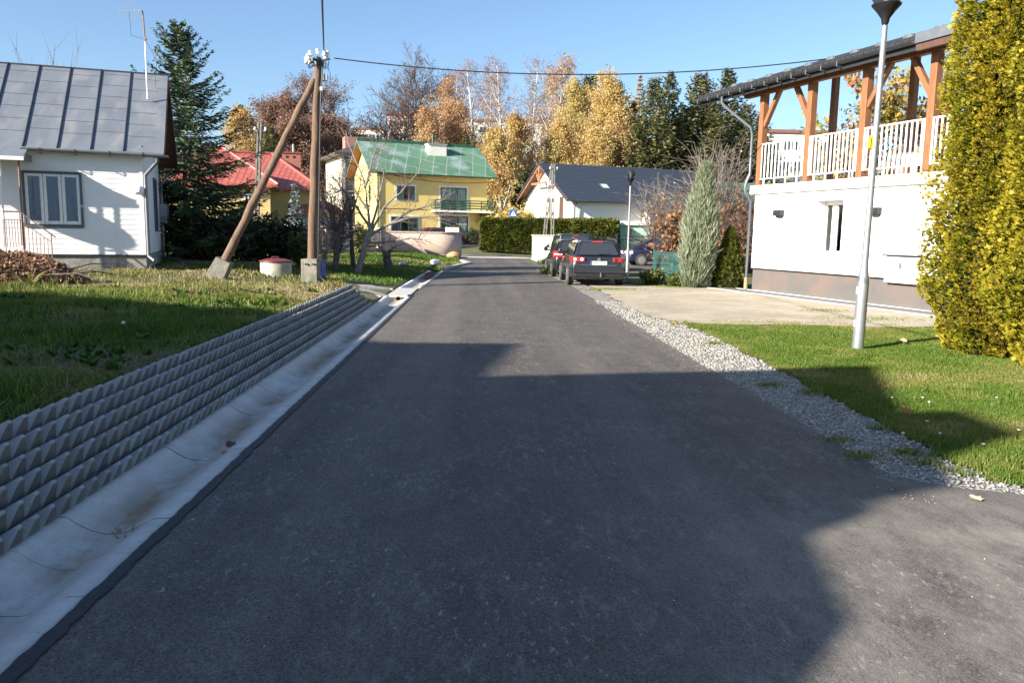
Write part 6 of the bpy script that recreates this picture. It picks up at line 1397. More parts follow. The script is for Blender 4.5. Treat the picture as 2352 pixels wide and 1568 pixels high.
def conifer(name, label, base, H, Rm, m, seed=1, whorls=34, nb=8, tw=12, droop=.35, twl=.5, wd=.06, group=None, low=.06, bark=BARK, lo=0., hi=1., powr=.85, up_tip=.2):
    r = np.random.default_rng(seed); base = Vector(base); o = thing(name, label, "tree", base, group); b = np.array(base)
    mb = MB(); mb.tube([base - Vector((0, 0, .3)), base + Vector((0, 0, H * .5)), base + Vector((.0, 0, H))], [H * .014, H * .008, .012], 8); mb.build("trunk", bark, o, smooth=True)
    C_, A_, B_, T_ = [], [], [], []
    Pb = []; Rb = []
    for w_ in range(whorls):
        t = low + (1 - low) * (w_ + r.random() * .6) / whorls
        Lb = Rm * (1 - t) ** powr * (.8 + .4 * r.random()) + .06 * Rm * .8
        k = max(4, int(nb * (.55 + .45 * (1 - t))))
        az0 = r.random() * 6.28
        for j in range(k):
            az = az0 + j * 6.283 / k + r.normal(0, .18); L = Lb * (.72 + .5 * r.random()); el = R_(-12 + 52 * t ** 1.6) + r.normal(0, .1)
            dh = np.array([math.cos(az), math.sin(az), 0]); s = np.linspace(0, 1, 6)
            pts = b + np.array([0, 0, t * H]) + dh * (L * s * math.cos(el))[:, None] + np.array([0, 0, 1.]) * (L * (math.sin(el) * s - droop * s * (1 - s) * 1.3 + up_tip * droop * s ** 3))[:, None]
            Pb.append(pts); Rb.append(np.linspace(.018 + .010 * L, .004, 6))
            nt = max(5, int(tw * (.35 + .65 * L / Rm))); f = (.12 + .88 * (np.arange(nt) + r.random(nt)) / nt); i0 = np.minimum((f * 5).astype(int), 4); fr = (f * 5 - i0)[:, None]; c = pts[i0] * (1 - fr) + pts[i0 + 1] * fr
            td = pts[i0 + 1] - pts[i0]; td /= np.linalg.norm(td, axis=1, keepdims=True); side = np.cross(td, [0, 0, 1.]); side /= np.linalg.norm(side, axis=1, keepdims=True) + 1e-9
            sg = np.where(np.arange(nt) % 2 == 0, 1., -1.)[:, None]; tl = twl * (.45 + .75 * (1 - f))[:, None] * (.6 + .8 * r.random((nt, 1))) * min(1.2, .35 + L / Rm)
            dd = td * (.55 + .3 * r.random((nt, 1))) + side * sg * (.75 + .2 * r.random((nt, 1))) + np.array([0, 0, -.28 - .3 * droop]) + r.normal(0, .14, (nt, 3)); dd /= np.linalg.norm(dd, axis=1, keepdims=True)
            for rep in range(3):
                d2 = dd + r.normal(0, .22, (nt, 3)); d2 /= np.linalg.norm(d2, axis=1, keepdims=True); ax = d2 * tl * .5; bx = np.cross(d2, rnd_unit(r, nt)); bx /= np.linalg.norm(bx, axis=1, keepdims=True) + 1e-9
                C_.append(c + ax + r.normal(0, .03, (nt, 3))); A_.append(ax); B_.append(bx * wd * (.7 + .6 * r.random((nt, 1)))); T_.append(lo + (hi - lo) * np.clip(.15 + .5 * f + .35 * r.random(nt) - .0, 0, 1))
    v, f = batch_tubes(np.array(Pb), np.array(Rb), 3); npmesh("branches", v, f, bark, o)
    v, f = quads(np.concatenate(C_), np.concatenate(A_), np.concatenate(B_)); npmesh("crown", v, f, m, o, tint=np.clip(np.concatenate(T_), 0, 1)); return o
def place_copy(src, base, sc, rz, label, group=None):
    c = copy_tree(src); c.location = base; c.rotation_euler = (0, 0, rz); c.scale = (sc if isinstance(sc, tuple) else (sc, sc, sc)); c["label"] = label
    if group: c["group"] = group
    return c
def gz(x, y): return float(hgt(x, y))
def hb(px_, Y): p = atY(px_, 520, Y); return Vector((p.x, Y, gz(p.x, Y)))
def hgt_at(px_, py_, Y): return atY(px_, py_, Y).z
# leaf colours
L_FIR = leafmat("fir_needles", [(.018, .035, .020), (.03, .055, .028), (.05, .082, .036), (.085, .115, .055)], .1, .5)
L_SPR = leafmat("spruce_needles", [(.022, .032, .016), (.05, .062, .022), (.09, .098, .032), (.165, .15, .055)], .1, .6)
L_BIR = leafmat("birch_leaf", [(.28, .19, .12), (.46, .29, .12), (.57, .39, .15), (.60, .46, .18), (.46, .43, .17)], .45, .5)
L_ORA = leafmat("copper_leaf", [(.30, .19, .13), (.44, .26, .14), (.54, .34, .17), (.50, .38, .17)], .45, .5)
L_RUS = leafmat("rust_leaf", [(.16, .10, .08), (.24, .14, .10), (.32, .19, .12)], .3, .6)
L_RU2 = leafmat("rust_shrub_leaf", [(.16, .08, .045), (.28, .135, .06), (.38, .20, .09), (.30, .24, .10)], .35, .6)
L_INN = leafmat("inner_scale", [(.035, .042, .012), (.07, .075, .018), (.12, .085, .03)], .2, .7)
L_YEL = leafmat("golden_scale", [(.055, .085, .012), (.12, .145, .014), (.24, .235, .02), (.40, .335, .03), (.52, .42, .05)], .35, .5)
L_HED = leafmat("hedge_scale", [(.028, .042, .010), (.062, .082, .016), (.11, .125, .022), (.17, .165, .035)], .25, .5)
L_JUN = leafmat("juniper_needles", [(.16, .11, .06), (.10, .125, .075), (.15, .18, .11), (.22, .25, .16), (.31, .33, .22)], .15, .6)
L_DRK = leafmat("shrub_leaf", [(.02, .032, .014), (.04, .052, .02), (.09, .085, .025), (.20, .15, .035)], .3, .5)
L_LAR = leafmat("larch_needles", [(.22, .13, .035), (.36, .22, .05), (.44, .29, .06)], .3, .6)
L_GRN = leafmat("bush_leaf", [(.05, .085, .02), (.10, .13, .03), (.17, .18, .045), (.26, .22, .06)], .35, .5)
L_CHE = leafmat("cherry_leaf", [(.10, .13, .03), (.26, .25, .05), (.44, .32, .05), (.46, .22, .07), (.38, .12, .07)], .4, .5)

# ------------------------------------------------------------------ fir beside the cottage
fb = Vector((-10.9, 29.8, gz(-10.9, 29.8))); conifer("fir_tree", "tall dark fir standing behind the corner of the white cottage", fb, hgt_at(437, 58, 29.8) - fb.z, 3.0, L_FIR, 3, whorls=38, nb=9, tw=40, droop=.16, twl=.40, wd=.024, powr=.66, up_tip=.9, low=.03)
# ------------------------------------------------------------------ golden hedge columns at the right edge
def thuja(name, label, base, H, Rm, m, n, seed, spray=.17, cat="hedge tree", group=None, prof=None, tilt=.5, dens_low=1.0, lo=0., hi=1., wf=.13):
    r = np.random.default_rng(seed); base = Vector(base); o = thing(name, label, cat, base, group); b = np.array(base)
    mb = MB(); mb.tube([base - Vector((0, 0, .2)), base + Vector((0, 0, H * .92))], [.09 * Rm + .03, .015], 8)
    for k in range(46): z = H * (.05 + .85 * k / 46); a = k * 2.4; q = Rm * (prof(z / H) if prof else (1 - z / H) ** .6) * .8; mb.tube([base + Vector((0, 0, z)), base + Vector((math.cos(a) * q, math.sin(a) * q, z + q * .6))], [.022, .006], 4)
    mb.build("trunk", BARK, o)
    t = r.random(n) ** .92; az = r.random(n) * 6.283; pr = np.array([prof(q) for q in t]) if prof else (1 - t) ** .6
    lump = .80 + .42 * vnoise(az * 3.0 + seed, t * H * 1.3, 1.6) + .16 * (vnoise(az * 9 + seed, t * H * 4, 1.5) - .5)
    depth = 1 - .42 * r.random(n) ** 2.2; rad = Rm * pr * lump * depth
    c = b + np.stack([np.cos(az) * rad, np.sin(az) * rad, t * H + .02], 1)
    out = np.stack([np.cos(az), np.sin(az), np.full(n, tilt)], 1) + r.normal(0, .28, (n, 3)); out /= np.linalg.norm(out, axis=1, keepdims=True)
    nrm = np.cross(out, np.array([0, 0, 1.]) + r.normal(0, .5, (n, 3))); nrm /= np.linalg.norm(nrm, axis=1, keepdims=True) + 1e-9; sid = np.cross(nrm, out)
    if wf > .099 and n > 8000:
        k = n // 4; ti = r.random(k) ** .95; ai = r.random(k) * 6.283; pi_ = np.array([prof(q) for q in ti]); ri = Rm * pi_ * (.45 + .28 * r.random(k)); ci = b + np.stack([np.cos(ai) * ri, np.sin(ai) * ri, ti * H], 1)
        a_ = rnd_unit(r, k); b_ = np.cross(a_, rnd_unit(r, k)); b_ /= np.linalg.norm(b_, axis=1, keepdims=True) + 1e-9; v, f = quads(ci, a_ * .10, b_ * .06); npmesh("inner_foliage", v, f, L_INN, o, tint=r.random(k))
    # each spray is a flat fan of leaflets
    CC, AA, BB, TT = [], [], [], []; s = spray * (.6 + .7 * r.random(n))[:, None]
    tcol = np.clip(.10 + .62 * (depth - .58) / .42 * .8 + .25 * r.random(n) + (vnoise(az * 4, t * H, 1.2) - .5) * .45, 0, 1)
    use = nrm if True else sid
    for k, (fw, sw, ln) in enumerate(((1.0, 0., 1.), (.80, .55, .72), (.80, -.55, .72), (.45, .75, .55), (.45, -.75, .55), (.95, .28, .8), (.95, -.28, .8))):
        d = out * fw + use * sw + r.normal(0, .10, (n, 3)); d /= np.linalg.norm(d, axis=1, keepdims=True); a = d * s * ln * .5; st = out * s * (.15 * (k > 0)); CC.append(c + st + a); AA.append(a)
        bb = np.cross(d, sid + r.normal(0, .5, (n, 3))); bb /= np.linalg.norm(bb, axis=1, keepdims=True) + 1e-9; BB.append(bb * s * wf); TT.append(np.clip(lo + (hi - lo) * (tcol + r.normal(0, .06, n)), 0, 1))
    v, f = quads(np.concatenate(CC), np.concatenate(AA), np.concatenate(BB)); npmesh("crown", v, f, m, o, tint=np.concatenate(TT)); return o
tp = lambda t: (min(1., .62 + t * 2.6) if t < .15 else (1 - .25 * (t - .15)) if t < .6 else max(.02, .89 * (1 - ((t - .6) / .4) ** 1.7)))
gb = [((7.85, 11.35), 7.2, 1.10, "golden arborvitae column next to the street lamp, nearest the white house"), ((7.95, 9.75), 7.2, 1.15, "golden arborvitae at the right edge of the picture, nearer than its neighbour"), ((9.0, 11.1), 7.4, 1.1, "golden arborvitae behind the other two in the row by the lamp")]
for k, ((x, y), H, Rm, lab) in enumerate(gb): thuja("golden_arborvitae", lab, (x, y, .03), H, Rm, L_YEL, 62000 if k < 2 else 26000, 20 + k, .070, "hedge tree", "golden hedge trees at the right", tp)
# dark small thuja and the juniper by the house corner
tb = at(1672, 662); thuja("dark_arborvitae", "small dark green conical arborvitae between the juniper and the white house", (tb.x, tb.y, 0), hgt_at(1662, 526, tb.y), .52, L_HED, 4200, 31, .11, "shrub", None, lambda t: (1 - t) ** .72 * (1 if t > .12 else .8 + t * 1.6), .9)
jb = at(1595, 661); r = np.random.default_rng(5); JH = hgt_at(1612, 378, jb.y); JR = .46
o = thing("juniper", "tall grey green upright juniper with spiky tips and browning base", "shrub", (jb.x, jb.y, 0)); n = 9500
t = r.random(n) ** 1.15; az = r.random(n) * 6.283; pr = np.where(t < .25, .72 + t * 1.1, np.where(t < .5, 1., np.clip((1 - t) / .5, 0, 1) ** .85))
lump = .75 + .5 * vnoise(az * 3.5, t * 9, 1.3); dp = 1 - .55 * r.random(n) ** 1.8; rad = JR * pr * lump * dp
lean_ = .18 * t
c = np.stack([jb.x + np.cos(az) * rad + lean_, jb.y + np.sin(az) * rad, t * JH * .93 + .03], 1); d = np.stack([np.cos(az) * .26, np.sin(az) * .26, np.ones(n)], 1) + r.normal(0, .16, (n, 3)); d /= np.linalg.norm(d, axis=1, keepdims=True)
CC, AA, BB, TT = [], [], [], []
for k in range(4):
    d2 = d + r.normal(0, .16, (n, 3)); d2 /= np.linalg.norm(d2, axis=1, keepdims=True); a = d2 * (.09 + .10 * r.random((n, 1)) * (1 if k else 1.7)); b = np.cross(d2, rnd_unit(r, n)); b /= np.linalg.norm(b, axis=1, keepdims=True); CC.append(c + a + r.normal(0, .025, (n, 3))); AA.append(a); BB.append(b * .014)
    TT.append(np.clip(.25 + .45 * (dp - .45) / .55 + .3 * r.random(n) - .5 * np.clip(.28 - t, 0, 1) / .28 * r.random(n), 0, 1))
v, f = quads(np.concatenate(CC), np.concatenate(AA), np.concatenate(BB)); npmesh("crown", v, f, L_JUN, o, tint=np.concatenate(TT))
mb = MB()
for k in range(26): a_ = k * 2.4; q = JR * (.25 + .5 * (k % 5) / 5); mb.tube([(jb.x, jb.y, -.1), (jb.x + math.cos(a_) * q * .6, jb.y + math.sin(a_) * q * .6, JH * .3), (jb.x + math.cos(a_) * q + .08, jb.y + math.sin(a_) * q, JH * (.55 + .35 * random.random()))], [.03, .02, .005], 5)
mb.build("trunk", BARK, o)

# ------------------------------------------------------------------ clipped hedges
def hedge(name, label, A, Bq, w, h, z0, m, n, seed, spray=.22, lo=0., hi=1.):
    r = np.random.default_rng(seed); A = Vector((A[0], A[1], 0)); Bq = Vector((Bq[0], Bq[1], 0)); d = (Bq - A); L = d.length; d.normalize(); nn = Vector((d.y, -d.x, 0)); o = thing(name, label, "hedge", (A.x, A.y, z0))
    mb = MB(); mb.bar(A + d * .25 + Vector((0, 0, z0 + h * .47)), Bq - d * .25 + Vector((0, 0, z0 + h * .47)), w * .62, h * .84); mb.build("branches", pm("hedge_wood", (.03, .032, .014), (.02, .02, .01), 3, 1), o)
    ar = np.array([L * h, L * h, L * w, w * h, w * h]); k = (n * ar / ar.sum()).astype(int); Cc = []; Oo = []
    for i, q in enumerate(k):
        u = r.random(q); v = r.random(q); dp = .16 * r.random(q) ** 2
        bump = lambda a, b_: .16 * (vnoise(a + seed, b_, 1.6) - .5) + .12 * (vnoise(a + seed, b_, 4.) - .5)
        if i < 2: s_ = 1 if i == 0 else -1; a, z = u * L, v * h; off = s_ * (w / 2 - dp + bump(a, z)); Cc.append(np.stack([a, off, z], 1)); Oo.append(np.tile([0, s_, .5], (q, 1)))
        elif i == 2: a = u * L; Cc.append(np.stack([a, (v - .5) * w, h - dp + bump(a, v * 3)], 1)); Oo.append(np.tile([0, 0, 1.], (q, 1)))
        else: s_ = 1 if i == 3 else -1; z = v * h; Cc.append(np.stack([(L if s_ > 0 else 0) - s_ * dp + s_ * bump(u * 3, z), (u - .5) * w, z], 1)); Oo.append(np.tile([s_, 0, .5], (q, 1)))
    Cc = np.concatenate(Cc); Oo = np.concatenate(Oo).astype(float); n = len(Cc); D = np.array([d, nn, (0, 0, 1)]); c = np.array([A.x, A.y, z0]) + Cc @ D; out = Oo @ D + r.normal(0, .45, (n, 3)); out /= np.linalg.norm(out, axis=1, keepdims=True)
    CC, AA, BB, TT = [], [], [], []; tt = np.clip(.35 + .35 * r.random(n) + (vnoise(Cc[:, 0] + Cc[:, 1], Cc[:, 2], 2.2) - .5) * .7, 0, 1)
    for k in range(4):
        d2 = out + r.normal(0, .4, (n, 3)); d2 /= np.linalg.norm(d2, axis=1, keepdims=True); a = d2 * spray * .5 * (.6 + .6 * r.random((n, 1))); b = np.cross(d2, rnd_unit(r, n)); b /= np.linalg.norm(b, axis=1, keepdims=True) + 1e-9; CC.append(c + a); AA.append(a); BB.append(b * spray * .2); TT.append(np.clip(lo + (hi - lo) * (tt + r.normal(0, .1, n)), 0, 1))
    v, f = quads(np.concatenate(CC), np.concatenate(AA), np.concatenate(BB)); npmesh("foliage", v, f, m, o, tint=np.concatenate(TT)); return o
ha = atY(1113, 572, 60); hz0 = ha.z; hh = atY(1113, 504, 60).z - hz0
hedge("hedge", "long dense dark green clipped hedge beyond the junction", (ha.x, 60.5), (atY(1330, 560, 57).x, 57.6), 1.3, hh + .05, hz0 - .1, L_HED, 9000, 41, .26)
hb0 = atY(1322, 560, 56.5); hedge("hedge", "shorter brighter green hedge right of the dark one, behind the cars", (hb0.x, 56.8), (atY(1416, 560, 56).x, 56.2), 1.2, hgt_at(1360, 512, 56.5) + .1, .0, L_HED, 5000, 42, .26, .35, 1.)

# ------------------------------------------------------------------ shrubs
GTW = pm("grey_twig", (.21, .175, .15), (.15, .125, .105), 4, .9)
def shrub(name, label, base, H, W, m, n, seed, size=.09, tw=TWIG, nst=26, lo=0., hi=1., cat="shrub", group=None, flat=1.0, inner=.5, core=0):
    r = np.random.default_rng(seed); base = Vector(base); o = thing(name, label, cat, base, group); b = np.array(base)
    lev = []; az = r.random(nst) * 6.283; q = W * (.15 + .85 * r.random(nst)); P = np.zeros((nst, 6, 3)); s = np.linspace(0, 1, 6)
    for k in range(nst): P[k] = b + np.stack([np.cos(az[k]) * q[k] * s ** 1.3, np.sin(az[k]) * q[k] * s ** 1.3 * flat, H * (.65 + .4 * r.random()) * s * (1 - .25 * s * q[k] / W)], 1) + r.normal(0, .03 * H, (6, 3)) * s[:, None]
    v1, f1 = batch_tubes(P, np.tile(np.linspace(.018, .006, 6), (nst, 1)) * (H / 2) ** .5, 4)
    bi = r.integers(0, nst, nst * 8); ii = r.integers(1, 5, nst * 8); p0 = P[bi, ii]; dd = rnd_unit(r, nst * 8); dd[:, 2] = np.abs(dd[:, 2]) * .8; L = (.18 + .25 * r.random(nst * 8)) * H; P2 = p0[:, None] + dd[:, None] * (np.linspace(0, 1, 4)[None, :, None] * L[:, None, None]) + r.normal(0, .015 * H, (nst * 8, 4, 3))
    v2, f2 = batch_tubes(P2, np.tile(np.linspace(.008, .003, 4), (nst * 8, 1)) * (H / 2) ** .5, 3)
    npmesh("stems", np.concatenate([v1, v2]), np.concatenate([f1, f2 + len(v1)]), tw, o)
    if n:
        bi = r.integers(0, len(P2), n); f = r.random(n) * 3; i0 = np.minimum(f.astype(int), 2); fr = (f - i0)[:, None]; c = P2[bi, i0] * (1 - fr) + P2[bi, i0 + 1] * fr + r.normal(0, size * 1.1, (n, 3)); c[:, 2] = np.maximum(c[:, 2], b[2] + .02)
        a = rnd_unit(r, n); bb = np.cross(a, rnd_unit(r, n)); bb /= np.linalg.norm(bb, axis=1, keepdims=True) + 1e-9; s_ = (size * (.5 + .8 * r.random(n)))[:, None]; v, f_ = quads(c, a * s_, bb * s_ * .6); npmesh("foliage", v, f_, m, o, tint=np.clip(lo + (hi - lo) * (.7 * r.random(n) + .3 * vnoise(c[:, 0] * 2, c[:, 2] * 2, 1.5)), 0, 1))
    return o
def gb_(px_, py_, Y): p = atY(px_, py_, Y); return (p.x, Y, gz(p.x, Y))
shrub("shrub", "large dark evergreen shrub behind the raking pole brace", gb_(575, 590, 31.5), 2.2, 1.5, L_DRK, 4600, 51, .10, hi=.55)
shrub("shrub", "broad dark shrub just left of the timber pole, behind the well", gb_(640, 590, 33), 2.05, 1.4, L_DRK, 4600, 52, .10, hi=.5)
shrub("shrub", "dark yellowing shrub under the fir beside the brace footing", gb_(505, 600, 30), 1.9, 1.2, L_DRK, 4000, 53, .09, hi=.9)
shrub("shrub", "thin yellow leaved shrub in front of the bungalow wall behind the brace", gb_(545, 560, 38), 3.0, 1.4, L_DRK, 1500, 54, .10, lo=.55)
shrub("shrub", "low dark thicket at the foot of the fir by the cottage downpipe", gb_(450, 600, 29), 1.9, 1.5, L_DRK, 5000, 55, .09, hi=.6)
shrub("shrub", "small green shrub just right of the timber pole foot", gb_(692, 600, 31), 1.4, .5, L_GRN, 1800, 56, .07, hi=.6)
shrub("shrub", "narrow bright green young conifer shrub by the annex", gb_(828, 575, 42), 2.0, .4, L_GRN, 1200, 57, .07)
o = conifer("silver_spruce", "small silvery spruce poking out of the dark shrubs", gb_(680, 590, 35.5), 3.6, .55, leafmat("silver_needles", [(.12, .15, .15), (.24, .28, .28)], .1), 58, 18, 6, 8, .1, .3, .03)
shrub("bush", "leafy low green bush at the foot of the mesh fence", (5.85, 26.6, 0), .50, .60, L_GRN, 4200, 59, .055, hi=.85)
shrub("bush", "small grass green bush between the mesh fence and the juniper", (6.55, 25.95, 0), .45, .45, L_GRN, 2500, 60, .05, hi=.5)
shrub("bush", "low green weeds on the gravel beside the van wheels", gb_(1258, 620, 33), .38, .5, L_GRN, 1800, 61, .05, hi=.6)
shrub("bush", "tuft of green weeds at the foot of the cream wall", gb_(1262, 606, 43.8), .5, .9, L_GRN, 1800, 62, .06, hi=.5)
shrub("rust_shrub", "shrub with rust orange leaves left of the juniper", gb_(1548, 600, 34), 3.9, .85, L_RU2, 1300, 63, .09, nst=34)
shrub("rust_shrub", "leggy shrub with sparse red brown leaves between juniper and downpipe", gb_(1690, 620, 33), 3.7, 1.5, L_RU2, 1000, 64, .08, nst=40)
shrub("bare_shrub", "tall bare grey shrub rising behind the juniper", gb_(1630, 600, 36), 6.6, 2.1, None, 0, 65, tw=GTW, nst=75)
shrub("bare_shrub", "bare twiggy grey shrub in front of the slate blue roof", gb_(1505, 600, 47.5), 5.6, 1.9, None, 0, 66, tw=GTW, nst=55)
shrub("bare_shrub", "tangle of dry bare stems just right of the timber pole", gb_(745, 610, 27.5), 1.9, .5, None, 0, 67, tw=pm("dry_stem", (.30, .22, .16), None, 4, .9), nst=16)
shrub("bare_shrub", "dark bare bush in front of the brick pillar fence", gb_(775, 610, 34), 4.2, 1.0, None, 0, 68, nst=30)
shrub("yellow_bush", "wide yellow green bush behind the dark clipped hedge", gb_(1165, 520, 72), 3.2, 4.2, L_BIR, 5000, 69, .2, lo=.5, nst=40, flat=.5)
conifer("pine_bush", "rounded green conifer beside the white gable, right of the hanging birch leaves", gb_(1203, 500, 74), hgt_at(1203, 398, 74) - 1.0, 1.6, L_SPR, 70, 22, 9, 12, .0, .5, .09, powr=.45, lo=.3, hi=.8)
shrub("shrub", "dark shrub with dry stems behind the fence of the yellow house", gb_(1088, 560, 64), 1.3, 1.2, L_DRK, 1500, 71, .1, hi=.7)

# ------------------------------------------------------------------ leaning bare tree with white trunk foot, and dark bare trees
def px_tree(name, label, polys, Y, rad, bark, twl, seed, ntw=14, group=None, tl=.9):
    """limbs traced along photo polylines at distance Y with depth of their own, then grown twigs"""
    r = np.random.default_rng(seed); base = atY(*polys[0][0], Y); base.z = gz(base.x, base.y); o = thing(name, label, "tree", base, group); mb = MB(); VV, FF, off = [], [], 0
    for k, pl in enumerate(polys):
        dy = 0 if k == 0 else r.normal(0, .9); pts = []
        m_ = len(pl)
        for i, (x, y) in enumerate(pl): pts.append(atY(x, y, Y + dy * (i / (m_ - 1)) ** 1.0))
        if k == 0: pts[0] = base - Vector((0, 0, .1))
        # smooth resample
        dense = []
        for a, b_ in zip(pts[:-1], pts[1:]):
            for j in range(4): dense.append(a.lerp(b_, j / 4) + Vector(r.normal(0, .012, 3)))
        dense.append(pts[-1]); r0 = rad * (1 if k == 0 else .42); r1 = rad * (.62 if k == 0 else .06)
        mb.tube(dense, [r0 + (r1 - r0) * i / (len(dense) - 1) for i in range(len(dense))], 8)
        P = np.array(dense)
        if k > 0:
            d = np.array([P[-1] - P[0]]); d /= np.linalg.norm(d)
            idx = r.integers(len(P) // 5, len(P), ntw); D = rotv(np.repeat(d, ntw, 0), R_(1) * r.normal(45, 12, ntw), r.random(ntw) * 6.28)
            L = tl * (.4 + .8 * r.random(ntw)); n_ = 6; Pt = np.zeros((ntw, n_, 3)); Pt[:, 0] = P[idx]; dd = D
            for i in range(1, n_): dd = dd + r.normal(0, .14, (ntw, 3)) + np.array([0, 0, .03]); dd /= np.linalg.norm(dd, axis=1, keepdims=True); Pt[:, i] = Pt[:, i - 1] + dd * (L / (n_ - 1))[:, None]
            v, f = batch_tubes(Pt, np.tile(np.linspace(.012, .004, n_), (ntw, 1)), 4); VV.append(v); FF.append(f + off); off += len(v)
            i2 = r.integers(1, n_, ntw * 3); b2 = np.repeat(np.arange(ntw), 3); D2 = rotv(dd[b2], R_(1) * r.normal(40, 10, len(b2)), r.random(len(b2)) * 6.28); L2 = .45 * tl * (.4 + .8 * r.random(len(b2))); P2 = Pt[b2, i2][:, None] + D2[:, None] * (np.linspace(0, 1, 4)[None, :, None] * L2[:, None, None]); v, f = batch_tubes(P2, np.tile(np.linspace(.006, .003, 4), (len(b2), 1)), 3); VV.append(v); FF.append(f + off); off += len(v)
    mb.build("trunk", bark, o, smooth=True)
    npmesh("crown", np.concatenate(VV), np.concatenate(FF), twl, o); return o
px_tree("bare_tree", "leaning bare fruit tree with pale trunk, one long limb reaching right", [[(817, 634), (832, 590), (845, 545), (852, 520)], [(850, 535), (846, 480), (838, 420), (800, 330), (795, 300)], [(851, 530), (868, 470), (880, 410), (892, 350)], [(846, 545), (900, 510), (950, 482), (1000, 470), (1045, 440)], [(848, 540), (880, 480), (930, 430), (975, 380)], [(848, 520), (815, 470), (780, 425), (760, 400)], [(838, 430), (852, 380), (868, 330)], [(880, 520), (940, 500), (1000, 498), (1030, 490)], [(845, 480), (815, 440), (770, 440)], [(840, 560), (890, 555), (940, 548), (965, 552)]], 28.2, .13, BARK_G, TWIG_P, 81, 14, tl=1.0)
px_tree("bare_tree", "dark bare tree with straight trunk behind the leaning one, by the fence", [[(770, 634), (772, 590), (774, 550), (776, 520)], [(774, 560), (760, 500), (745, 450)], [(775, 540), (790, 480), (800, 430)], [(774, 570), (800, 540), (830, 525)], [(775, 530), (755, 520), (728, 505)]], 29.5, .13, BARK, TWIG, 82, 16, tl=1.1)
px_tree("bare_tree", "thin dark bare tree right of the straight trunked one near the fence", [[(812, 610), (808, 570), (806, 520), (804, 470)], [(806, 520), (790, 470), (785, 420)], [(805, 500), (822, 450), (830, 400)], [(807, 550), (780, 520), (765, 490)]], 34, .11, BARK, TWIG, 83, 18, tl=1.4)
px_tree("bare_tree", "short dark stump with a few low twigs left of the pink wall", [[(893, 612), (890, 598), (888, 588), (886, 580)], [(888, 590), (900, 570), (925, 560)], [(887, 586), (870, 565), (858, 555)]], 32, .2, BARK, TWIG, 84, 8, tl=.7)

# ------------------------------------------------------------------ trees on the hill
SH = lambda t: np.clip(1.15 - .9 * t, .25, 1)
OAK = [dict(wig=.07, up=.05, seg=8, tip=.25), dict(n=20, t0=.22, ang=52, lr=.52, wig=.12, up=.10, rr=.5, shape=lambda t: np.clip(1.1 - .65 * t, .3, 1)), dict(n=9, t0=.2, ang=42, lr=.42, wig=.16, up=.05, rr=.5, seg=5), dict(n=7, t0=.15, ang=40, lr=.42, wig=.16, up=.03, rr=.5, seg=4, rmin=.022), dict(n=5, t0=.2, ang=38, lr=.5, wig=.14, up=.0, rr=.55, seg=3, rmin=.016)]
BIRC = [dict(wig=.04, up=.10, seg=9, tip=.15), dict(n=30, t0=.2, ang=38, lr=.30, wig=.08, up=.06, rr=.42, shape=lambda t: np.clip(1.3 - 1.0 * t, .25, 1.1)), dict(n=8, t0=.2, ang=38, lr=.40, wig=.14, up=-.06, rr=.5, seg=5, rmin=.02), dict(n=6, t0=.1, ang=40, lr=.75, wig=.10, up=-.30, rr=.5, seg=5, rmin=.013)]
YB = 112.0
def hill(px_, Y): p = atY(px_, 520, Y); return Vector((p.x, Y, gz(p.x, Y) - .3))
def top(px_, py_, Y): return atY(px_, py_, Y).z - hill(px_, Y).z
G_T = "trees on the hill"
tree("oak_tree", "wide russet oak with thinning leaves behind the timber pole", hill(742, 118), top(742, 172, 118) * .84, .5, OAK, BARK, TWIG, (1, 0.12, 0.3, 0, L_RUS, .0, .9), 101, group=G_T)
tree("oak_tree", "bare dark oak in front of the pink block", hill(938, 122), top(938, 172, 122) * .93, .55, [dict(OAK[0]), dict(OAK[1], lr=.58, n=24), dict(OAK[2], n=10), dict(OAK[3], rmin=.035, n=8), dict(OAK[4], rmin=.024, n=6)], BARK, TWIG, None, 102, group=G_T)
tree("oak_tree", "smaller russet tree left of the timber pole, lower than its neighbour", hill(668, 116), top(668, 200, 116) * .78, .4, OAK, BARK, TWIG, (6, 0.125, 0.375, 0, L_RUS, .0, .7), 103, group=G_T)
tree("birch_tree", "orange leaved birch left of the tall thin birches", hill(1010, 116), top(1010, 178, 116) * .93, .26, BIRC, BIRCH, TWIG_P, (4, 0.114, 0.188, .8, L_ORA, .2, 1.), 104, group=G_T)
b1 = tree("birch_tree", "tall nearly bare purple brown birch, leftmost of the tall pair", hill(1095, 108), top(1095, 135, 108) * .95, .30, BIRC, BIRCH, TWIG_P, (1, 0.075, 0.188, .8, L_ORA, .0, .7), 105, d0=(-.12, 0, 1), group=G_T)
tree("birch_tree", "tall nearly bare birch with leaning white stem behind the ridge of the green roof", hill(1165, 106), top(1150, 132, 106) * .95, .30, BIRC, BIRCH, TWIG_P, (1, 0.075, 0.188, .8, L_ORA, .1, .8), 106, d0=(-.16, 0, 1), group=G_T)
tree("birch_tree", "slim birch with a white stem and a bare wispy top, right of the leaning one", hill(1212, 112), top(1222, 140, 112) * .95, .26, BIRC, BIRCH, TWIG_P, (1, 0.080, 0.188, .8, L_BIR, .2, .9), 107, group=G_T)
tree("birch_tree", "tall amber birch with bare top above the gable of the white house", hill(1268, 104), top(1268, 132, 104) * .95, .3, BIRC, BIRCH, TWIG_P, (4, 0.103, 0.188, .8, L_ORA, .3, 1.), 108, group=G_T)
tree("birch_tree", "yellow leaved birch behind the slate blue roof, between two amber ones", hill(1318, 100), top(1318, 190, 100) * .95, .28, BIRC, BIRCH, TWIG_P, (11, 0.114, 0.250, .8, L_BIR, .4, 1.), 109, group=G_T)
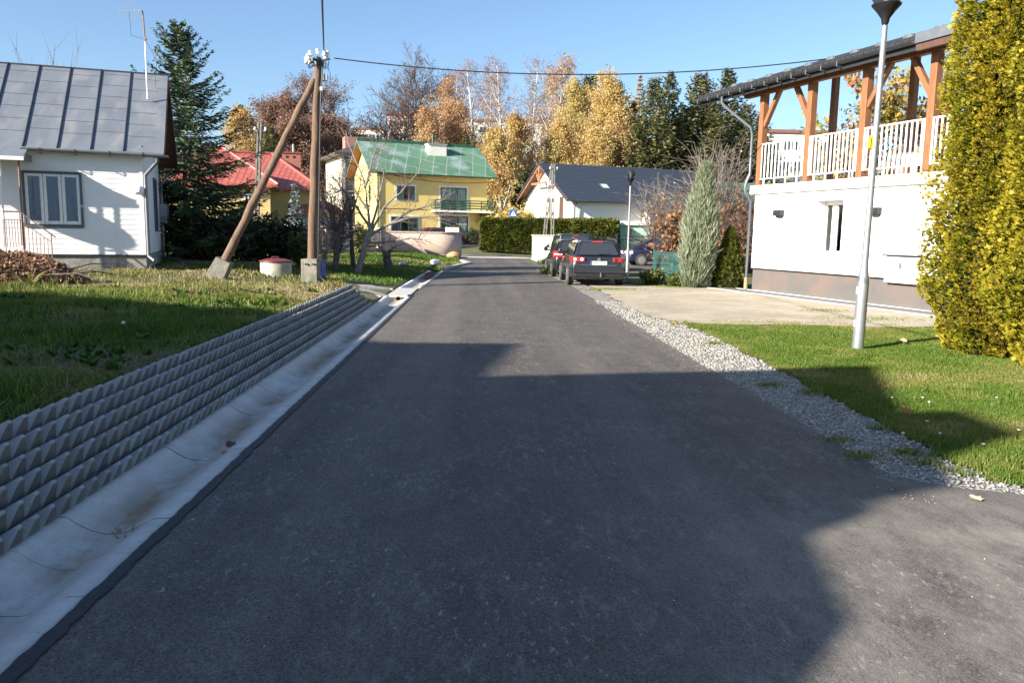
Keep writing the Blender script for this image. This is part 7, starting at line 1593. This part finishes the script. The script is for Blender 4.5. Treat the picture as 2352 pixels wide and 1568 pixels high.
tree("birch_tree", "dense golden orange birch next to the dark spruces", hill(1388, 98), top(1388, 182, 98) * .95, .3, BIRC, BIRCH, TWIG_P, (13, 0.114, 0.275, .8, L_BIR, .2, .8), 110, group=G_T)
tree("birch_tree", "weeping yellow birch hanging low between the yellow and white houses", hill(1150, 86), top(1150, 300, 86) * .95, .24, BIRC, BIRCH, TWIG_P, (13, 0.103, 0.188, .9, L_BIR, .3, .9), 111, group=G_T)
tree("birch_tree", "weeping amber birch left of the white gable, tallest near the hedge", hill(1190, 90), top(1190, 262, 90) * .95, .24, BIRC, BIRCH, TWIG_P, (10, 0.103, 0.188, .9, L_BIR, .25, .9), 112, group=G_T)
tree("birch_tree", "low golden birch just above the ridge of the slate blue roof", hill(1355, 92), top(1355, 300, 92) * .95, .2, BIRC, BIRCH, TWIG_P, (14, 0.103, 0.250, .6, L_BIR, .3, 1.), 113, group=G_T)
tree("birch_tree", "golden birch over the left end of the slate blue roof", hill(1285, 92), top(1285, 285, 92) * .95, .2, BIRC, BIRCH, TWIG_P, (13, 0.103, 0.250, .6, L_BIR, .35, 1.), 114, group=G_T)
tree("birch_tree", "orange birch close behind the chimney of the green roof", hill(1045, 104), top(1045, 232, 104) * .95, .22, BIRC, BIRCH, TWIG_P, (8, 0.114, 0.250, .6, L_ORA, .2, 1.), 115, group=G_T)
tree("birch_tree", "amber tree between the oak and the green flue", hill(990, 100), top(985, 250, 100) * .93, .22, BIRC, BARK, TWIG_P, (8, 0.114, 0.250, .5, L_ORA, .2, .9), 116, group=G_T)
tree("birch_tree", "small yellow birch behind the fir", hill(548, 92), top(548, 245, 92) * .95, .2, BIRC, BIRCH, TWIG_P, (8, 0.114, 0.250, .6, L_BIR, .1, .8), 117, group=G_T)
tree("maple_tree", "low russet maple in front of the cream block", hill(700, 96), top(700, 262, 96) * .8, .25, OAK, BARK, TWIG, (7, 0.114, 0.375, 0, L_RUS, .2, 1.), 118, group=G_T)
tree("maple_tree", "small russet tree by the brown roofed house", hill(770, 102), top(770, 250, 102) * .8, .25, OAK, BARK, TWIG, (7, 0.114, 0.375, 0, L_RUS, .2, 1.), 119, group=G_T)
tree("birch_tree", "thin purple twigged birch between the two tall bare ones", hill(1130, 118), top(1130, 150, 118) * .95, .26, BIRC, BIRCH, TWIG_P, (1, .12, .2, .8, L_ORA, .0, .6), 151, group=G_T)
tree("birch_tree", "pinkish bare birch above the mint block, right of the orange ones", hill(1055, 124), top(1060, 165, 124) * .95, .26, BIRC, BIRCH, TWIG_P, (1, .12, .2, .8, L_ORA, .0, .8), 152, group=G_T)
tree("birch_tree", "pale amber birch just left of the tall amber one", hill(1240, 116), top(1240, 165, 116) * .95, .26, BIRC, BIRCH, TWIG_P, (1, .12, .2, .8, L_ORA, .1, 1.), 153, group=G_T)
tree("birch_tree", "yellow green birch in the middle of the birch row, behind the yellow one", hill(1338, 112), top(1335, 215, 112) * .95, .26, BIRC, BIRCH, TWIG_P, (3, .12, .2, .8, L_BIR, .4, 1.), 154, group=G_T)
tree("birch_tree", "low amber birch screening the foot of the mint block", hill(1105, 96), top(1105, 330, 96) * .95, .2, BIRC, BIRCH, TWIG_P, (3, .12, .2, .6, L_ORA, .2, 1.), 155, group=G_T)
tree("birch_tree", "golden orange birch touching the dark spruces, lower than its neighbour", hill(1418, 94), top(1415, 245, 94) * .95, .2, BIRC, BIRCH, TWIG_P, (4, .12, .2, .6, L_BIR, .1, .8), 156, group=G_T)
# spruces
G_S = "spruces on the hill"
s1 = conifer("spruce_tree", "tall dark spruce, highest of the pair right of the golden birch", hill(1525, 98), top(1525, 168, 98), 4.3, L_SPR, 121, 42, 9, 20, .55, .8, .075, G_S, powr=.6, lo=0., hi=.9)
s2 = conifer("spruce_tree", "broad olive spruce just left of the highest one", hill(1490, 94), top(1490, 180, 94), 4.6, L_SPR, 122, 42, 9, 20, .6, .8, .075, G_S, powr=.55, lo=.2, hi=1.)
for (px_, py_, Y, src, lab) in [(1442, 235, 102, s1, "dark spruce beside the golden birch, leftmost of the spruces"), (1455, 290, 92, s2, "short olive spruce in front of the leftmost ones"), (1592, 172, 98, s2, "broad dark spruce left of the veranda eave"), (1655, 160, 108, s1, "slender spruce whose tip stands beside the veranda eave"), (1620, 225, 112, s1, "dark spruce set back between the two tall ones by the eave"), (1700, 240, 100, s2, "spruce under the veranda eave behind the downpipe"), (1345, 175, 120, s2, "green conifer tip rising between the amber birches"), (1408, 190, 122, s1, "narrow dark conifer behind the golden orange birch"), (1735, 260, 108, s1, "spruce seen just left of the first veranda post"), (1560, 250, 106, s1, "dark spruce filling the gap between the tall spruces"), (625, 292, 88, s2, "small green conifer left of the pole brace"), (1068, 315, 96, s1, "small pointed conifer right of the chimney"), (1092, 325, 98, s2, "little conifer just right of the pointed one by the chimney")]:
    b = hill(px_, Y); h0 = (top(1525, 168, 98) if src is s1 else top(1490, 180, 94)); s_ = top(px_, py_, Y) / h0; place_copy(src, b, (s_ * 1.25, s_ * 1.25, s_), px_ * .37, lab, G_S)
conifer("larch_tree", "golden larch tip above the spruces, left one", hill(1458, 106), top(1458, 170, 106), 2.5, L_LAR, 131, 32, 8, 12, .2, .7, .09, "larches among the spruces", powr=.8)
conifer("larch_tree", "golden larch showing between the spruces near the veranda eave", hill(1604, 108), top(1604, 168, 108), 2.4, L_LAR, 132, 32, 8, 12, .2, .7, .09, "larches among the spruces", powr=.8)
# cherry tree beyond the veranda
CHER = [dict(wig=.06, up=.06, seg=7, tip=.3), dict(n=16, t0=.25, ang=48, lr=.55, wig=.1, up=.10, rr=.5, shape=lambda t: np.clip(1.15 - .6 * t, .3, 1)), dict(n=8, t0=.2, ang=42, lr=.42, wig=.14, up=.06, rr=.5, seg=5, rmin=.012), dict(n=5, t0=.1, ang=40, lr=.5, wig=.12, up=.02, rr=.5, seg=4, rmin=.008)]
p = atY(2035, 520, 36); tree("cherry_tree", "yellow and orange leaved cherry tree seen through the veranda", (p.x, 36, gz(p.x, 36)), 7.4, .2, CHER, BARK, TWIG, (6, .12, .12, .4, L_CHE, .1, 1.), 141)
p = atY(2130, 520, 38); tree("cherry_tree", "second leafy cherry mostly hidden behind the right veranda post", (p.x, 38, gz(p.x, 38)), 6.8, .2, CHER, BARK, TWIG, (6, .12, .12, .4, L_CHE, .1, 1.), 142)
p = atY(1880, 520, 40); shrub("shrub", "yellow green bush top behind the veranda railing", (p.x, 40, gz(p.x, 40)), 6.2, 2.2, L_CHE, 3500, 143, .11, nst=40, hi=.6)
# bare saplings over the cottage ridge
p = atY(110, 200, 44); tree("bare_tree", "thin bare twigs of a tree rising behind the cottage ridge", (p.x, 44, gz(p.x, 44)), hgt_at(108, 70, 44) * .70, .12, [dict(wig=.05, up=.05, seg=7, tip=.2), dict(n=14, t0=.35, ang=30, lr=.42, wig=.07, up=.16, rr=.4), dict(n=6, t0=.2, ang=28, lr=.35, wig=.08, up=.1, rr=.5, seg=4, rmin=.012)], BARK_G, TWIG_P, None, 144)
# a far wooded skyline behind everything reads as one mass
r = np.random.default_rng(9); n = 26000; xx = r.uniform(-150, 190, n); yy = 250 + 30 * r.random(n); hh_ = 6 + 5 * vnoise(xx, xx * 0 + 3, .05); zz = hgt(xx, yy) + r.random(n) ** .7 * hh_ * .8
a = rnd_unit(r, n); b = np.cross(a, rnd_unit(r, n)); b /= np.linalg.norm(b, axis=1, keepdims=True); v, f = quads(np.stack([xx, yy, zz], 1), a * .9, b * .7); tag(npmesh("far_wood", v, f, L_RUS, tint=r.random(n), loc=(0, 260, 14)), kind="stuff")

# ------------------------------------------------------------------ small things on the ground
bp0 = Vector((-9.1, 15.6, gz(-9.1, 15.6))); r = np.random.default_rng(12)
n = 5200; az = r.random(n) * 6.283; q = r.random(n) ** .5; cx = -9.75 + np.cos(az) * q * 1.75; cy = 16.3 + np.sin(az) * q * 1.2; dome = np.clip(1 - q ** 1.8, 0, 1) * .72 * (.75 + .5 * vnoise(cx, cy, 1.3)); cz = hgt(cx, cy) + dome * (1 - .25 * r.random(n) ** 2) + .02
d = r.normal(0, 1, (n, 3)); d[:, 2] *= .45; d /= np.linalg.norm(d, axis=1, keepdims=True); L = (.10 + .25 * r.random(n))[:, None]; Pb = np.stack([np.stack([cx, cy, cz], 1) - d * L / 2, np.stack([cx, cy, cz], 1) + r.normal(0, .02, (n, 3)), np.stack([cx, cy, cz], 1) + d * L / 2], 1)
LB = leafmat("dry_brush", [(.12, .065, .04), (.22, .12, .07), (.32, .19, .12), (.42, .28, .18)], .15, .8)
o = thing("brush_pile", "heap of dry brown cut branches and leaves in front of the cottage", "brush pile", (-9.75, 16.3, .45))
v, f = batch_tubes(Pb, np.tile([.006, .009, .004], (n, 1)), 4); npmesh("sticks", v, f, LB, o, tint=np.repeat(r.random(n), 8))
k = r.integers(0, n, 4200); c = np.stack([cx, cy, cz], 1)[k] + r.normal(0, .04, (4200, 3)); a = rnd_unit(r, 4200); b = np.cross(a, rnd_unit(r, 4200)); b /= np.linalg.norm(b, axis=1, keepdims=True); v, f = quads(c, a * .06, b * .035); npmesh("dry_leaves", v, f, LB, o, tint=r.random(4200))
mb = MB(); vs = []; 
for i in range(7):
    for j in range(20): q_ = i / 6; a_ = j / 20 * 6.283; x_ = -9.75 + math.cos(a_) * q_ * 1.6; y_ = 16.3 + math.sin(a_) * q_ * 1.08; vs.append((x_, y_, gz(x_, y_) - .05 + .5 * (1 - q_ ** 1.8)))
mb.add(vs, [(i * 20 + j, i * 20 + (j + 1) % 20, (i + 1) * 20 + (j + 1) % 20, (i + 1) * 20 + j) for i in range(6) for j in range(20)]); mb.build("heap_core", pm("heap_earth", (.07, .045, .03), None, 8, 1), o, smooth=True)
def leaf_blades(name, label, base, n, h, seed):
    r = np.random.default_rng(seed); base = Vector(base); VV = []; FF = []
    for k in range(n):
        a_ = r.random() * 6.28; ln = h * (.6 + .6 * r.random()); d = Vector((math.cos(a_), math.sin(a_), 0)); s_ = Vector((-d.y, d.x, 0)); o0 = len(VV)
        for j in range(5): t_ = j / 4; p = base + d * (.06 + ln * .6 * t_ ** 1.6) + Vector((0, 0, ln * (t_ - .35 * t_ ** 2.2))); w_ = min(.016, .05 * h) * (1 - t_ ** 2) + min(.002, .01 * h); VV += [p - s_ * w_, p + s_ * w_]
        FF += [(o0 + 2 * j, o0 + 2 * j + 1, o0 + 2 * j + 3, o0 + 2 * j + 2) for j in range(4)]
    return tag(npmesh(name, np.array([tuple(v) for v in VV]), np.array(FF), GRASS, tint=.45 + .4 * r.random(len(FF)), loc=base), label, "grass tuft")
leaf_blades("grass_clump", "pale green strap leaved clump in front of the brush heap, right one", (-8.55, 15.2, .44), 34, .55, 1)
leaf_blades("grass_clump", "yellowing strap leaved clump in front of the brush heap, left one", (-9.3, 14.9, .44), 26, .5, 2)
mb = MB()
for k, (x0, y0_, x1, y1_, z1_) in enumerate([(-8.6, 16.0, -6.9, 16.4, .55), (-8.4, 16.3, -7.2, 15.8, .75), (-8.5, 15.8, -7.1, 15.3, .5), (-8.7, 16.2, -7.4, 17.0, .85)]):
    a, b_ = Vector((x0, y0_, gz(x0, y0_) + .25)), Vector((x1, y1_, gz(x1, y1_) + z1_ - .4)); m_ = a.lerp(b_, .5) + Vector((0, 0, .12)); mb.tube([a, m_, b_], [.02, .014, .005], 5)
    for j in range(5): q_ = a.lerp(b_, .3 + .14 * j); mb.tube([q_, q_ + Vector((.25 * random.uniform(-.4, 1), random.uniform(-.3, .3), random.uniform(-.05, .22)))], [.007, .003], 4)
tag(mb.build("fallen_branch", BARK, loc=(-7.8, 16, .5)), "dark fallen branches lying at the right side of the brush heap", "branch")
# dandelion clocks, daisies, fallen leaves
FLUFF = pm("seed_fluff", (.75, .75, .72), None, 9, 1)
for (x, y, z, lab) in [(281, 741, .62, "white dandelion clock in the shaded field, left of the slab bank"), (738, 655, .3, "white dandelion clock in front of the pole footing")]:
    p = at(x, y, z); mb = MB(); mb.tube([(p.x, p.y, gz(p.x, p.y)), (p.x + .01, p.y, z)], .003, 5); mb2 = MB(); mb2.lathe([(.02 * math.sin(math.pi * k / 8), -.02 * math.cos(math.pi * k / 8)) for k in range(1, 8)], (p.x + .01, p.y, z), 12)
    o = thing("dandelion", lab, "flower", (p.x, p.y, gz(p.x, p.y))); mb.build("stalk", GRASS if False else MATS["grass_blade"], o); mb2.build("seed_head", FLUFF, o, smooth=True)
xs_ = [(2135, 915), (2120, 905), (2050, 905), (2075, 985), (2341, 978), (2130, 958), (2160, 985), (2290, 905), (2260, 1010)]
for k, (x, y) in enumerate(xs_):
    p = at(x, y, .08); mb = MB(); mb.lathe([(.002, -.04), (.002, -.003), (.014, 0), (.016, .003), (.006, .007), (.0, .008)], (p.x, p.y, .045), 10); tag(mb.build("daisy", FLUFF, loc=(p.x, p.y, .03)), "small white daisy in the mown lawn", "flower", "white daisies in the lawn")
DL = pm("dead_leaf", (.36, .13, .04), (.26, .09, .03), 20, .8)
def leaf_obj(label, p, s, tilt, m=DL, group=None):
    mb = MB(Matrix.Translation(p) @ Matrix.Rotation(tilt, 4, 'X') @ Matrix.Rotation(tilt * 2.1, 4, 'Z')); pts = [(0, -1), (.35, -.6), (.75, -.7), (.6, -.2), (.95, .1), (.5, .3), (.35, .8), (0, 1), (-.35, .8), (-.5, .3), (-.95, .1), (-.6, -.2), (-.75, -.7), (-.35, -.6)]
    vs = [(0, 0, .0)] + [(x * s, y * s, .25 * s * abs(x) + .15 * s * y * y) for x, y in pts]; mb.add(vs, [(0, i, i % 14 + 1) for i in range(1, 15)]); return tag(mb.build("dead_leaf", m, loc=p), label, "leaf", group)
leaf_obj("curled orange leaf lying on the lawn", at(2081, 943, .09), .06, .5); leaf_obj("pale dry leaf on the lawn right of the lamp foot", at(2075, 782, .1), .06, .6, pm("pale_leaf", (.5, .42, .2), None, 9, .8))
q = at(530, 1027, -.06); leaf_obj("dark wet leaf clump in the concrete channel", q + Vector((0, 0, .02)), .055, .35, MUD); q = at(521, 1048, -.07); leaf_obj("brown curled leaf in the concrete channel, below the dark clump", q + Vector((0, 0, .02)), .045, .5); 
q = at(365, 1192, -.08); leaf_obj("thin dark leaf scrap on the silt of the channel", q + Vector((0, 0, .015)), .03, .3, MUD); q = at(30, 1478, -.08); leaf_obj("dark leaf scrap in the channel nearest the viewer", q + Vector((0, 0, .015)), .03, .3, MUD)
q = at(2240, 1148, .0); leaf_obj("pale yellow leaf flat on the asphalt by the gravel", q + Vector((0, 0, .01)), .05, .1, pm("yellow_leaf", (.55, .48, .3), None, 9, .8))
x = rng.normal(-2.0, .12, 260); y = rng.uniform(28.5, 33, 260); n = 260; c = np.stack([x, y, np.full(n, -.03) + .04 * rng.random(n)], 1); a = rnd_unit(rng, n); a[:, 2] *= .3; b = np.cross(a, rnd_unit(rng, n)); b /= np.linalg.norm(b, axis=1, keepdims=True); v, f = quads(c, a * .06, b * .04); tag(npmesh("leaf_litter", v, f, L_RUS, tint=rng.random(n), loc=(-2, 31, 0)), kind="stuff")
leaf_blades("grass_tuft", "tiny green tuft growing in a channel joint", tuple(at(290, 1228, -.06)), 22, .055, 5)
# culvert slab across the channel, rocks, white stake
mb = MB(); mb.box(-2.36, -1.9, 20.45, 21.0, -.02, .035); mb.box(-2.45, -1.86, 21.0, 23.4, -.1, .02); cg = mb.build("culvert_slab", CONC_L, loc=(-2.1, 22, 0)); tag(cg, "flat concrete slab bridging the channel at the gravel track", "slab")
mb = MB(); mb.lathe([(.075, -.02), (.075, .25), (.06, .25), (.06, -.02)], (-2.13, 20.42, -.06), 16, Matrix.Rotation(-math.pi / 2, 3, 'X')); tag(mb.build("culvert_pipe", pm("orange_pipe", (.40, .15, .05), None, 5, .6), loc=(-2.13, 20.5, -.06)), "mouth of an orange drain pipe under the concrete slab", "pipe")
def rock(label, p, s, m, seed):
    r = np.random.default_rng(seed); bm = bmesh.new(); bmesh.ops.create_icosphere(bm, subdivisions=2, radius=1)
    for v in bm.verts: v.co = Vector((v.co.x * s[0], v.co.y * s[1], v.co.z * s[2])) * (1 + .25 * (r.random() - .5))
    me = bpy.data.meshes.new("rock"); bm.to_mesh(me); bm.free(); me.materials.append(m); o = bpy.data.objects.new("rock", me); COL.objects.link(o); o.location = p; return tag(o, label, "rock")
rock("orange brown boulder at the foot of the rounded brick wall", (-1.75, 51.2, .15), (.45, .35, .28), pm("orange_rock", (.45, .25, .12), (.36, .2, .1), 4, .9), 1)
p = at(1000, 605, .1); rock("white stone in the grass near the kerb", (p.x, p.y, .16), (.28, .2, .15), FLUFF, 2)
p = at(945, 602, .2); rock("small grey stone in the grass left of the white one", (p.x - .2, p.y - 2, .2), (.22, .18, .1), CONC_L, 3)
p = at(1580, 655, .0); rock("small pale block at the foot of the juniper", (p.x - .1, p.y - .1, .06), (.09, .09, .14), PORC, 4)
p = at(590, 655, .3); mb = MB(); mb.tube([(p.x, p.y, gz(p.x, p.y) - .1), (p.x, p.y, gz(p.x, p.y) + .16)], .025, 8); tag(mb.build("marker_stake", PORC, loc=p), "short white marker stake in the grass in front of the well", "stake")
mb = MB(); a = LS.p(HD - .1, .62, .12); b_ = at(490, 612, .45); mb.tube([a, b_], .04, 8); tag(mb.build("drain_hose", GREY_M, loc=a, smooth=True), "grey pipe lying from the cottage downpipe towards the brace footing", "pipe")
